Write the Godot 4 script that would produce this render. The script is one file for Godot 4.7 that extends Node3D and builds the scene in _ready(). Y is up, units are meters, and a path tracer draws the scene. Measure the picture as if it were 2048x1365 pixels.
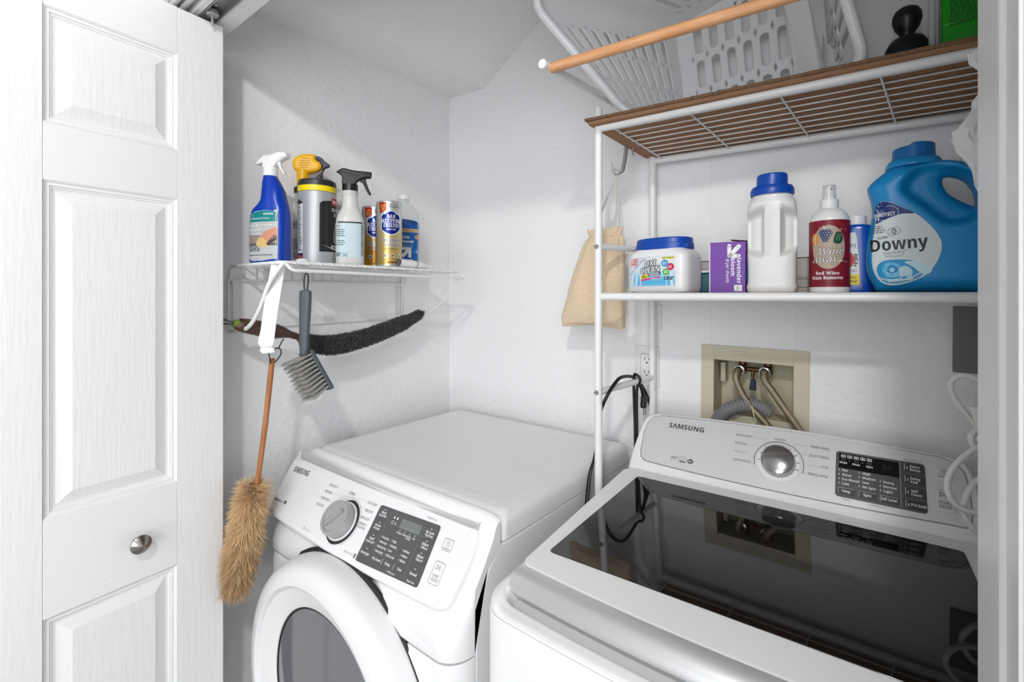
extends Node3D
# A laundry closet: camera and light first, then the room, then the things in it. Metres; y up; x runs along the back wall, -z goes into the closet.

const XL := -1.351   # left wall of the closet
const ZB := -1.31    # back wall of the closet

func _ready() -> void:
	# ---- camera
	var cam := Camera3D.new()
	cam.name = "camera"
	cam.position = Vector3(0, 1.40, 0)
	cam.rotation.y = deg_to_rad(38.4)
	cam.projection = Camera3D.PROJECTION_FRUSTUM
	cam.near = 0.02
	cam.far = 30.0
	cam.size = 0.02 * 1365.0 / 960.0
	cam.frustum_offset = Vector2(0, -0.02 * (682.5 - 590.0) / 960.0)
	add_child(cam)
	# ---- sky and exposure
	var env := Environment.new()
	env.background_mode = Environment.BG_COLOR
	env.background_color = Color(0.75, 0.78, 0.82)
	env.background_energy_multiplier = 1.0
	env.tonemap_mode = Environment.TONE_MAPPER_LINEAR
	env.tonemap_exposure = 1.05
	env.sdfgi_enabled = true
	env.ssao_enabled = true
	env.ssil_enabled = true
	var we := WorldEnvironment.new()
	we.name = "world_environment"
	we.environment = env
	add_child(we)
	# ---- added area light behind the camera, a soft fill for the closet
	area_light("added_fill_light", Vector3(0.80, 1.45, 1.86), Vector3(0, 0, 0), Vector2(2.3, 1.9), 4.4, Color(0.975, 0.985, 1.0))
	build_materials()
	build_room()
	build_door()
	build_dryer()
	build_washer()
	build_rack()
	build_wire_shelf()
	build_left_bottles()
	build_hanging_tools()
	build_middle_shelf_things()
	build_upper_shelf_things()
	build_wall_things()
	build_right_things()

func area_light(called: String, at: Vector3, turn: Vector3, size: Vector2, energy: float, c: Color) -> void:
	var l := AreaLight3D.new()
	l.name = called
	l.position = at
	l.rotation = turn
	l.area_size = size
	l.area_range = 12.0
	l.light_energy = energy
	l.light_color = c
	l.shadow_enabled = true
	add_child(l)

# ------------------------------------------------------------------ mesh tools
class MB:
	var P := PackedVector3Array()
	var C := PackedColorArray()
	var F := PackedInt32Array()
	var col := Color.WHITE

	func v(p: Vector3) -> int:
		P.append(p)
		C.append(col)
		return P.size() - 1

	func tri(a: int, b: int, c: int) -> void:
		F.append(a); F.append(b); F.append(c)

	func quad(a: int, b: int, c: int, d: int) -> void:
		tri(a, b, c); tri(a, c, d)

	# turn the faces from f0 on so that they look outwards
	func outward(f0: int) -> void:
		var vol := 0.0
		for i in range(f0, F.size(), 3):
			vol += P[F[i]].dot(P[F[i + 1]].cross(P[F[i + 2]]))
		if vol < 0.0:
			for i in range(f0, F.size(), 3):
				var t := F[i + 1]
				F[i + 1] = F[i + 2]
				F[i + 2] = t

	func rings(rs: Array, closed := true, cap0 := true, cap1 := true, loop := false) -> void:
		var f0 := F.size()
		var n: int = rs[0].size()
		var base := P.size()
		for r in rs:
			for p in r:
				v(p)
		var m := rs.size()
		for i in (m if loop else m - 1):
			var a := base + i * n
			var b := base + ((i + 1) % m) * n
			for j in (n if closed else n - 1):
				var k := (j + 1) % n
				quad(a + j, a + k, b + k, b + j)
		if not loop and closed:
			if cap0:
				cap(rs[0], true)
			if cap1:
				cap(rs[m - 1], false)
			if cap0 and cap1:
				outward(f0)
		elif loop and closed:
			outward(f0)

	func cap(r, flip: bool) -> void:
		var c := Vector3.ZERO
		for p in r:
			c += p
		c /= r.size()
		var b := P.size()
		for p in r:
			v(p)
		var ci := v(c)
		for j in r.size():
			var k: int = (j + 1) % int(r.size())
			if flip:
				tri(b + k, b + j, ci)
			else:
				tri(b + j, b + k, ci)

	func lathe(prof: Array, seg := 32, at := Vector3.ZERO, bas := Basis.IDENTITY, squash := 1.0) -> void:
		var rs := []
		for q in prof:
			var r := PackedVector3Array()
			for j in seg:
				var t := TAU * j / seg
				r.append(at + bas * Vector3(q.x * cos(t), q.y, -q.x * sin(t) * squash))
			rs.append(r)
		rings(rs)

	# superellipse rings: each section is [y, half width, half depth, power, shift x, shift z]
	func sloft(secs: Array, seg := 48, at := Vector3.ZERO, bas := Basis.IDENTITY, bend = null) -> void:
		var rs := []
		for s in secs:
			var r := PackedVector3Array()
			for j in seg:
				var t := TAU * j / seg
				var e: float = 2.0 / (s[3] if s.size() > 3 else 2.0)
				var x: float = s[1] * signf(cos(t)) * pow(absf(cos(t)), e) + (s[4] if s.size() > 4 else 0.0)
				var z: float = -s[2] * signf(sin(t)) * pow(absf(sin(t)), e) + (s[5] if s.size() > 5 else 0.0)
				var p := Vector3(x, s[0], z)
				if bend != null:
					p = bend.call(p)
				r.append(at + bas * p)
			rs.append(r)
		rings(rs)

	func tube(pts, rad, seg := 10, loop := false) -> void:
		var n: int = pts.size()
		var rs := []
		var t0: Vector3 = (pts[1] - pts[0]).normalized()
		var u := t0.cross(Vector3.UP)
		if u.length() < 0.1:
			u = t0.cross(Vector3.RIGHT)
		u = u.normalized()
		for i in n:
			var t: Vector3
			if loop:
				t = (pts[(i + 1) % n] - pts[(i - 1 + n) % n]).normalized()
			else:
				t = (pts[mini(i + 1, n - 1)] - pts[maxi(i - 1, 0)]).normalized()
			u = (u - t * u.dot(t)).normalized()
			var w := t.cross(u)
			var rr: float = rad if rad is float else rad[i]
			var r := PackedVector3Array()
			for j in seg:
				var a := TAU * j / seg
				r.append(pts[i] + (u * cos(a) + w * sin(a)) * rr)
			rs.append(r)
		rings(rs, true, true, true, loop)

	func rbox(c: Vector3, size: Vector3, r := 0.004, seg := 2, bas := Basis.IDENTITY) -> void:
		var h := size * 0.5 - Vector3(r, r, r)
		var rs := []
		var rows := []
		for i in seg + 1:
			rows.append([-PI / 2 + PI / 2 * i / seg, -1.0])
		for i in seg + 1:
			rows.append([PI / 2 * i / seg, 1.0])
		for row in rows:
			var ring := PackedVector3Array()
			for q in 4:
				for i in seg + 1:
					var a := (q + float(i) / seg) * PI / 2
					var sx := 1.0 if q == 0 or q == 3 else -1.0
					var sz := -1.0 if q < 2 else 1.0
					ring.append(c + bas * Vector3(sx * h.x + r * cos(row[0]) * cos(a), row[1] * h.y + r * sin(row[0]), sz * h.z - r * cos(row[0]) * sin(a)))
			rs.append(ring)
		rings(rs)

	# an outline in xy, from z0 (back) to z1 (front), its front edge rounded by bev
	func prism(poly: PackedVector2Array, z0: float, z1: float, bev := 0.0, xf := Transform3D.IDENTITY, both := false) -> void:
		var pl := poly
		if Geometry2D.is_polygon_clockwise(pl):
			pl = pl.duplicate()
			pl.reverse()
		var steps := []
		if bev > 0.0 and both:
			steps = [[z0, bev], [z0 + bev * 0.3, bev * 0.3], [z0 + bev, 0.0]]
		else:
			steps = [[z0, 0.0]]
		if bev > 0.0:
			steps += [[z1 - bev, 0.0], [z1 - bev * 0.6, bev * 0.08], [z1 - bev * 0.3, bev * 0.29], [z1 - bev * 0.08, bev * 0.6], [z1, bev]]
		else:
			steps += [[z1, 0.0]]
		var f0 := F.size()
		var n := pl.size()
		var base := P.size()
		var last := pl
		var first := pl
		for s in steps:
			var q := inset(pl, s[1])
			if s == steps[0]:
				first = q
			last = q
			for p in q:
				v(xf * Vector3(p.x, p.y, s[0]))
		for i in steps.size() - 1:
			for j in n:
				var k := (j + 1) % n
				quad(base + i * n + j, base + i * n + k, base + (i + 1) * n + k, base + (i + 1) * n + j)
		for side in 2:
			var q := last if side else first
			var ix := Geometry2D.triangulate_polygon(pl)
			var b := P.size()
			for p in q:
				v(xf * Vector3(p.x, p.y, z1 if side else z0))
			for i in range(0, ix.size(), 3):
				var ccw := (pl[ix[i + 1]] - pl[ix[i]]).cross(pl[ix[i + 2]] - pl[ix[i]]) > 0.0
				if ccw == (side == 1):
					tri(b + ix[i], b + ix[i + 1], b + ix[i + 2])
				else:
					tri(b + ix[i], b + ix[i + 2], b + ix[i + 1])
		outward(f0)

	static func inset(q: PackedVector2Array, d: float) -> PackedVector2Array:
		if d == 0.0:
			return q
		var out := PackedVector2Array()
		var n := q.size()
		for i in n:
			var e0 := (q[i] - q[(i - 1 + n) % n]).normalized()
			var e1 := (q[(i + 1) % n] - q[i]).normalized()
			var nn := Vector2(-e0.y, e0.x) + Vector2(-e1.y, e1.x)
			nn = nn.normalized()
			var k := maxf(0.4, nn.dot(Vector2(-e0.y, e0.x)))
			out.append(q[i] + nn * d / k)
		return out

	# a closed profile (z, y) drawn along x, its ends rounded by r
	func xloft(prof: PackedVector2Array, x0: float, x1: float, r: float, xf := Transform3D.IDENTITY, seg := 5) -> void:
		var pl := prof
		if Geometry2D.is_polygon_clockwise(pl):
			pl = pl.duplicate()
			pl.reverse()
		var rs := []
		for side in 2:
			for i in seg + 1:
				var k := i if side == 0 else seg - i
				var a := PI / 2 * k / seg
				var x := x0 + r * (1 - sin(a)) if side == 0 else x1 - r * (1 - sin(a))
				if side == 0:
					x = x0 + r - r * cos(a)
				else:
					x = x1 - r + r * cos(a)
				var q := inset(pl, r * (1 - sin(a)))
				var ring := PackedVector3Array()
				for p in q:
					ring.append(xf * Vector3(x, p.y, p.x))
				rs.append(ring)
		var f0 := F.size()
		rings(rs, true, false, false)
		var q0 := inset(pl, r)
		for side in 2:
			var ix := Geometry2D.triangulate_polygon(pl)
			var b := P.size()
			for p in q0:
				v(xf * Vector3(x1 if side else x0, p.y, p.x))
			for i in range(0, ix.size(), 3):
				var ccw := (pl[ix[i + 1]] - pl[ix[i]]).cross(pl[ix[i + 2]] - pl[ix[i]]) > 0.0
				if ccw == (side == 0):
					tri(b + ix[i], b + ix[i + 1], b + ix[i + 2])
				else:
					tri(b + ix[i], b + ix[i + 2], b + ix[i + 1])
		outward(f0)

	# a profile (z, y) drawn along x; in plan both ends round back to zb over r, the top sinking by dip
	func planloft(prof: PackedVector2Array, x0: float, x1: float, r: float, zb: float, dip: float, xf := Transform3D.IDENTITY) -> void:
		var rs := []
		var xs := []
		for i in 9:
			xs.append([x0 + r * (1 - cos(PI / 2 * i / 8)), sin(PI / 2 * i / 8)])
		for i in 9:
			xs.append([x1 - r * (1 - cos(PI / 2 * (8 - i) / 8)), sin(PI / 2 * (8 - i) / 8)])
		for q in xs:
			var k: float = maxf(q[1], 0.02)
			var ring := PackedVector3Array()
			for p in prof:
				var z := zb + (p.x - zb) * k if p.x > zb else p.x
				ring.append(xf * Vector3(q[0], p.y - dip * (1 - k) * smoothstep(0.85, 0.98, p.y), z))
			rs.append(ring)
		var f0 := F.size()
		rings(rs, true, false, false)
		for side in 2:
			var r2: PackedVector3Array = rs[0] if side == 0 else rs[rs.size() - 1]
			var ix := Geometry2D.triangulate_polygon(prof)
			var b := P.size()
			for p in r2:
				v(p)
			for i in range(0, ix.size(), 3):
				var ccw := (prof[ix[i + 1]] - prof[ix[i]]).cross(prof[ix[i + 2]] - prof[ix[i]]) > 0.0
				if ccw == (side == 0):
					tri(b + ix[i], b + ix[i + 1], b + ix[i + 2])
				else:
					tri(b + ix[i], b + ix[i + 2], b + ix[i + 1])
		outward(f0)

	func mesh(angle := 38.0) -> ArrayMesh:
		var nf := F.size() / 3
		var fn := PackedVector3Array()
		fn.resize(nf)
		var fu := PackedVector3Array()
		fu.resize(nf)
		var cnt := PackedInt32Array()
		cnt.resize(P.size() + 1)
		for f in nf:
			var n := (P[F[f * 3 + 1]] - P[F[f * 3]]).cross(P[F[f * 3 + 2]] - P[F[f * 3]])
			fn[f] = n
			fu[f] = n.normalized()
			for k in 3:
				cnt[F[f * 3 + k] + 1] += 1
		for i in P.size():
			cnt[i + 1] += cnt[i]
		var fill := cnt.duplicate()
		var adj := PackedInt32Array()
		adj.resize(F.size())
		for f in nf:
			for k in 3:
				var q := F[f * 3 + k]
				adj[fill[q]] = f
				fill[q] += 1
		var ca := cos(deg_to_rad(angle))
		var oP := PackedVector3Array()
		var oN := PackedVector3Array()
		var oC := PackedColorArray()
		for f in nf:
			if fn[f].length_squared() < 1e-22:
				continue
			for k in [0, 2, 1]:
				var q := F[f * 3 + k]
				var n := Vector3.ZERO
				for a in range(cnt[q], cnt[q + 1]):
					var g := adj[a]
					if fu[g].dot(fu[f]) > ca:
						n += fn[g]
				oP.append(P[q])
				oN.append(n.normalized() if n.length_squared() > 1e-24 else fu[f])
				oC.append(C[q])
		var arr := []
		arr.resize(Mesh.ARRAY_MAX)
		arr[Mesh.ARRAY_VERTEX] = oP
		arr[Mesh.ARRAY_NORMAL] = oN
		arr[Mesh.ARRAY_COLOR] = oC
		var am := ArrayMesh.new()
		am.add_surface_from_arrays(Mesh.PRIMITIVE_TRIANGLES, arr)
		return am

static func rrect(w: float, h: float, r: float, n := 5, c := Vector2.ZERO) -> PackedVector2Array:
	var out := PackedVector2Array()
	for q in 4:
		var cx := (w / 2 - r) * (1 if q == 0 or q == 3 else -1)
		var cy := (h / 2 - r) * (1 if q < 2 else -1)
		for i in n + 1:
			var a := (q + float(i) / n) * PI / 2
			out.append(c + Vector2(cx + r * cos(a), cy + r * sin(a)))
	return out

static func ellipse(c: Vector2, rx: float, ry: float, n := 32, a0 := 0.0, a1 := TAU) -> PackedVector2Array:
	var out := PackedVector2Array()
	for i in n:
		var a := a0 + (a1 - a0) * i / (n if absf(a1 - a0) > 6.2 else n - 1)
		out.append(c + Vector2(rx * cos(a), ry * sin(a)))
	return out

# a smooth run through points
static func smooth(pts: Array, n := 8, loop := false) -> PackedVector3Array:
	var out := PackedVector3Array()
	var m := pts.size()
	for i in (m if loop else m - 1):
		var p0: Vector3 = pts[(i - 1 + m) % m] if loop or i > 0 else pts[0] * 2 - pts[1]
		var p1: Vector3 = pts[i]
		var p2: Vector3 = pts[(i + 1) % m]
		var p3: Vector3 = pts[(i + 2) % m] if loop or i + 2 < m else pts[m - 1] * 2 - pts[m - 2]
		for k in n:
			var t := float(k) / n
			out.append(0.5 * ((2 * p1) + (p2 - p0) * t + (2 * p0 - 5 * p1 + 4 * p2 - p3) * t * t + (3 * p1 - p0 - 3 * p2 + p3) * t * t * t))
	if not loop:
		out.append(pts[m - 1])
	return out

static func smooth2(pts: Array, n := 6) -> PackedVector2Array:
	var a := []
	for p in pts:
		a.append(Vector3(p.x, p.y, 0))
	var out := PackedVector2Array()
	for p in smooth(a, n, true):
		out.append(Vector2(p.x, p.y))
	return out

# the tube of a bent rod: straight runs with rounded corners
static func bent(pts: Array, r: float, n := 6, loop := false) -> PackedVector3Array:
	var out := PackedVector3Array()
	var m := pts.size()
	for i in m:
		if not loop and (i == 0 or i == m - 1):
			out.append(pts[i])
			continue
		var a: Vector3 = pts[(i - 1 + m) % m] - pts[i]
		var b: Vector3 = pts[(i + 1) % m] - pts[i]
		var d := minf(r, minf(a.length(), b.length()) * 0.48)
		var p0: Vector3 = pts[i] + a.normalized() * d
		var p2: Vector3 = pts[i] + b.normalized() * d
		for k in n + 1:
			var t := float(k) / n
			out.append(p0.lerp(pts[i], t).lerp(Vector3(pts[i]).lerp(p2, t), t))
	return out

# ------------------------------------------------------------------ flat print on a surface
class Ink:
	var T := PackedVector2Array()    # triangles
	var K := PackedColorArray()
	var H := PackedFloat32Array()
	var strip := 0.0                 # widest piece across a curved surface
	var map: Callable                # (x, y, height) -> Vector3
	var host

	func _init(h, m: Callable, s := 0.0) -> void:
		host = h
		map = m
		strip = s

	func put(a: Vector2, b: Vector2, c: Vector2, k: Color, l: float) -> void:
		if (b - a).cross(c - a) < 0.0:
			var t := b
			b = c
			c = t
		for p in [a, b, c]:
			T.append(p)
			K.append(k)
			H.append(l)

	func poly(pts: PackedVector2Array, k: Color, l := 1.0) -> void:
		var list := [pts]
		if strip > 0.0:
			list = []
			var lo := INF
			var hi := -INF
			for p in pts:
				lo = minf(lo, p.x)
				hi = maxf(hi, p.x)
			var n := maxi(1, int(ceil((hi - lo) / strip)))
			if n == 1:
				list = [pts]
			else:
				for i in n:
					var x0 := lo + (hi - lo) * i / n
					var x1 := lo + (hi - lo) * (i + 1) / n
					list += Geometry2D.intersect_polygons(pts, PackedVector2Array([Vector2(x0, -9), Vector2(x1, -9), Vector2(x1, 9), Vector2(x0, 9)]))
		if strip > 0.0:
			var cut := []
			for q in list:
				var y0 := INF
				var y1 := -INF
				for p in q:
					y0 = minf(y0, p.y)
					y1 = maxf(y1, p.y)
				var n := maxi(1, int(ceil((y1 - y0) / (strip * 2.0))))
				if n == 1:
					cut.append(q)
				else:
					for i in n:
						var a := lerpf(y0, y1, float(i) / n)
						var b := lerpf(y0, y1, float(i + 1) / n)
						cut += Geometry2D.intersect_polygons(q, PackedVector2Array([Vector2(-9, a), Vector2(9, a), Vector2(9, b), Vector2(-9, b)]))
			list = cut
		for q in list:
			var ix := Geometry2D.triangulate_polygon(q)
			for i in range(0, ix.size(), 3):
				put(q[ix[i]], q[ix[i + 1]], q[ix[i + 2]], k, l)

	func rect(x0: float, y0: float, x1: float, y1: float, k: Color, l := 1.0) -> void:
		poly(PackedVector2Array([Vector2(x0, y0), Vector2(x1, y0), Vector2(x1, y1), Vector2(x0, y1)]), k, l)

	func rr(x0: float, y0: float, x1: float, y1: float, r: float, k: Color, l := 1.0) -> void:
		poly(host.rrect(x1 - x0, y1 - y0, r, 4, Vector2((x0 + x1) / 2, (y0 + y1) / 2)), k, l)

	func disc(x: float, y: float, rx: float, ry: float, k: Color, l := 1.0) -> void:
		poly(host.ellipse(Vector2(x, y), rx, ry, 28), k, l)

	func line(pts: Array, w: float, k: Color, l := 2.0, closed := false) -> void:
		var n := pts.size()
		for i in (n if closed else n - 1):
			var a: Vector2 = pts[i]
			var b: Vector2 = pts[(i + 1) % n]
			var d := (b - a).normalized()
			var s := Vector2(-d.y, d.x) * w / 2
			var e := d * w * 0.3
			put(a - s - e, b - s + e, b + s + e, k, l)
			put(a - s - e, b + s + e, a + s - e, k, l)

	# cap height h; al 0 left, 1 middle, 2 right; kinds: 0 sans, 1 bold, 2 serif, 3 bold serif; w squeezes to a width
	func text(s: String, x: float, y: float, h: float, k: Color, l := 3.0, o := {}) -> void:
		var g: Array = host.glyphs(s, o.get("f", 0))
		var sc := h / 0.71875
		var wd: float = g[1] * sc
		var sx := 1.0
		if o.has("w"):
			sx = o.w / wd
			wd = o.w
		var x0: float = [0.0, -wd / 2, -wd][o.get("al", 0)]
		var sh: float = o.get("sh", 0.0)
		var rot: float = o.get("rot", 0.0)
		var t: PackedVector2Array = g[0]
		var offs := [[Vector2.ZERO, k, l]]
		if o.has("out"):
			for i in 8:
				offs.append([Vector2.from_angle(TAU * i / 8) * o.out, o.oc, l - 0.8])
		for of in offs:
			for i in range(0, t.size(), 3):
				var q := []
				for j in 3:
					var p := t[i + j] * sc
					p = Vector2(p.x * sx + x0 + p.y * sh, p.y)
					q.append(Vector2(x, y) + (p + of[0]).rotated(rot))
				put(q[0], q[1], q[2], of[1], of[2])

	# rows of short strokes, standing for lines of print too small to read
	func small(x0: float, y: float, x1: float, rows: int, dy: float, h: float, k: Color, sd := 1, l := 3.0) -> void:
		var rng := RandomNumberGenerator.new()
		rng.seed = sd
		for r in rows:
			var x := x0
			var end := x0 + (x1 - x0) * rng.randf_range(0.75, 1.0)
			while x < end:
				var w := h * rng.randf_range(1.0, 3.4)
				rect(x, y - r * dy, minf(x + w, end), y - r * dy + h, k, l)
				x += w + h * 0.7

	func mesh() -> ArrayMesh:
		var oP := PackedVector3Array()
		var oN := PackedVector3Array()
		var oC := PackedColorArray()
		for i in range(0, T.size(), 3):
			for j in [0, 2, 1]:
				var p := T[i + j]
				var h := 0.00025 + 0.00009 * H[i + j]
				var a: Vector3 = map.call(p.x, p.y, h)
				var dx: Vector3 = map.call(p.x + 0.0004, p.y, h) - map.call(p.x - 0.0004, p.y, h)
				var dy: Vector3 = map.call(p.x, p.y + 0.0004, h) - map.call(p.x, p.y - 0.0004, h)
				oP.append(a)
				oN.append(dx.cross(dy).normalized())
				oC.append(K[i + j].srgb_to_linear())
		var arr := []
		arr.resize(Mesh.ARRAY_MAX)
		arr[Mesh.ARRAY_VERTEX] = oP
		arr[Mesh.ARRAY_NORMAL] = oN
		arr[Mesh.ARRAY_COLOR] = oC
		var am := ArrayMesh.new()
		am.add_surface_from_arrays(Mesh.PRIMITIVE_TRIANGLES, arr)
		return am

var fonts := {}
var glyph_cache := {}

func glyphs(s: String, kind: int) -> Array:
	var key := "%d|%s" % [kind, s]
	if glyph_cache.has(key):
		return glyph_cache[key]
	if not fonts.has(kind):
		var f := SystemFont.new()
		f.font_names = PackedStringArray(["Droid Serif" if kind in [2, 3] else "Droid Sans"])
		f.font_weight = 700 if kind in [1, 3] else 400
		fonts[kind] = f
	var t := TextMesh.new()
	t.font = fonts[kind]
	t.font_size = 64
	t.pixel_size = 1.0 / 64.0
	t.depth = 0.0
	t.curve_step = 8.0
	t.horizontal_alignment = HORIZONTAL_ALIGNMENT_LEFT
	t.vertical_alignment = VERTICAL_ALIGNMENT_BOTTOM
	t.text = s
	var a := t.get_mesh_arrays()
	var vs: PackedVector3Array = a[Mesh.ARRAY_VERTEX]
	var out := PackedVector2Array()
	var hi := 0.0
	var lo := INF
	for i in a[Mesh.ARRAY_INDEX]:
		out.append(Vector2(vs[i].x, vs[i].y - 0.25))
		hi = maxf(hi, vs[i].x)
		lo = minf(lo, vs[i].x)
	for i in out.size():
		out[i].x -= lo
	glyph_cache[key] = [out, hi - lo]
	return glyph_cache[key]

# print on a flat face: origin, right, up, out
func flat(o: Vector3, ex: Vector3, ey: Vector3, n: Vector3) -> Callable:
	return func(x: float, y: float, h: float) -> Vector3: return o + ex * x + ey * y + n * h

# print round an upright cylinder; x is the run along the wall from the front (+z), turned by a0
func round_face(r: float, a0 := 0.0, y0 := 0.0) -> Callable:
	return func(x: float, y: float, h: float) -> Vector3:
		var a := a0 + x / r
		return Vector3((r + h) * sin(a), y0 + y, (r + h) * cos(a))

# print on the front of a superellipse bottle
func loft_face(secs: Array) -> Callable:
	return func(x: float, y: float, h: float) -> Vector3:
		var i := 0
		while i < secs.size() - 2 and secs[i + 1][0] < y:
			i += 1
		var s: Array = secs[i]
		var e: Array = secs[i + 1]
		var t := clampf((y - s[0]) / maxf(e[0] - s[0], 1e-6), 0.0, 1.0)
		var a := lerpf(s[1], e[1], t)
		var b := lerpf(s[2], e[2], t)
		var n := lerpf(s[3] if s.size() > 3 else 2.0, e[3] if e.size() > 3 else 2.0, t)
		var cx := lerpf(s[4] if s.size() > 4 else 0.0, e[4] if e.size() > 4 else 0.0, t)
		var cz := lerpf(s[5] if s.size() > 5 else 0.0, e[5] if e.size() > 5 else 0.0, t)
		var q := clampf(absf(x - cx) / a, 0.0, 0.985)
		return Vector3(x, y, cz + b * pow(1.0 - pow(q, n), 1.0 / n) + h)

# ------------------------------------------------------------------ naming
func numbered(parent: Node, called: String) -> String:
	if not parent.has_node(NodePath(called)):
		return called
	var i := 1
	while parent.has_node(NodePath("%s_%03d" % [called, i])):
		i += 1
	return "%s_%03d" % [called, i]

func tag(o: Node, label: String, category: String, group := "") -> void:
	o.set_meta("label", label)
	o.set_meta("category", category)
	if group:
		o.set_meta("group", group)

func thing(called: String, label: String, category: String, at := Vector3.ZERO, yaw := 0.0, group := "") -> Node3D:
	var o := Node3D.new()
	o.name = numbered(self, called)
	add_child(o)
	o.position = at
	o.rotation.y = deg_to_rad(yaw)
	tag(o, label, category, group)
	return o

func part(parent: Node, called: String, m, mat: Material, angle := 38.0, label := "") -> MeshInstance3D:
	var o := MeshInstance3D.new()
	o.name = numbered(parent, called)
	o.mesh = m.mesh(angle) if m is MB else m.mesh() if m is Ink else m
	o.material_override = mat
	parent.add_child(o)
	if label:
		o.set_meta("label", label)
	return o

func structure(called: String, m, mat: Material, angle := 38.0) -> MeshInstance3D:
	var o := part(self, called, m, mat, angle)
	o.set_meta("kind", "structure")
	return o

func box(c: Vector3, s: Vector3, r := 0.003, seg := 2, bas := Basis.IDENTITY) -> MB:
	var m := MB.new()
	m.rbox(c, s, r, seg, bas)
	return m

# ------------------------------------------------------------------ materials
var M := {}

func sm(key: String, c: Color, rough := 0.5, metal := 0.0, o := {}) -> StandardMaterial3D:
	var m := StandardMaterial3D.new()
	m.resource_name = key
	m.albedo_color = c
	m.roughness = rough
	m.metallic = metal
	for k in o:
		m.set(k, o[k])
	M[key] = m
	return m

func noise_tex(size: int, freq: float, oct: int, sd: int, type := FastNoiseLite.TYPE_SIMPLEX_SMOOTH) -> NoiseTexture2D:
	var n := FastNoiseLite.new()
	n.noise_type = type
	n.frequency = freq
	n.fractal_octaves = oct
	n.seed = sd
	var t := NoiseTexture2D.new()
	t.noise = n
	t.width = size
	t.height = size
	t.seamless = true
	return t

func relief(m: StandardMaterial3D, tex: Texture2D, scale: float, cm: float, world := true) -> void:
	m.heightmap_enabled = true
	m.heightmap_texture = tex
	m.heightmap_scale = cm
	m.uv1_triplanar = true
	m.uv1_world_triplanar = world
	m.uv1_scale = Vector3.ONE * scale

func ramp(t: NoiseTexture2D, cols: Array) -> NoiseTexture2D:
	var g := Gradient.new()
	var off := PackedFloat32Array()
	var cc := PackedColorArray()
	for i in cols.size():
		off.append(float(i) / (cols.size() - 1))
		cc.append(cols[i])
	g.offsets = off
	g.colors = cc
	t.color_ramp = g
	return t

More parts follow.
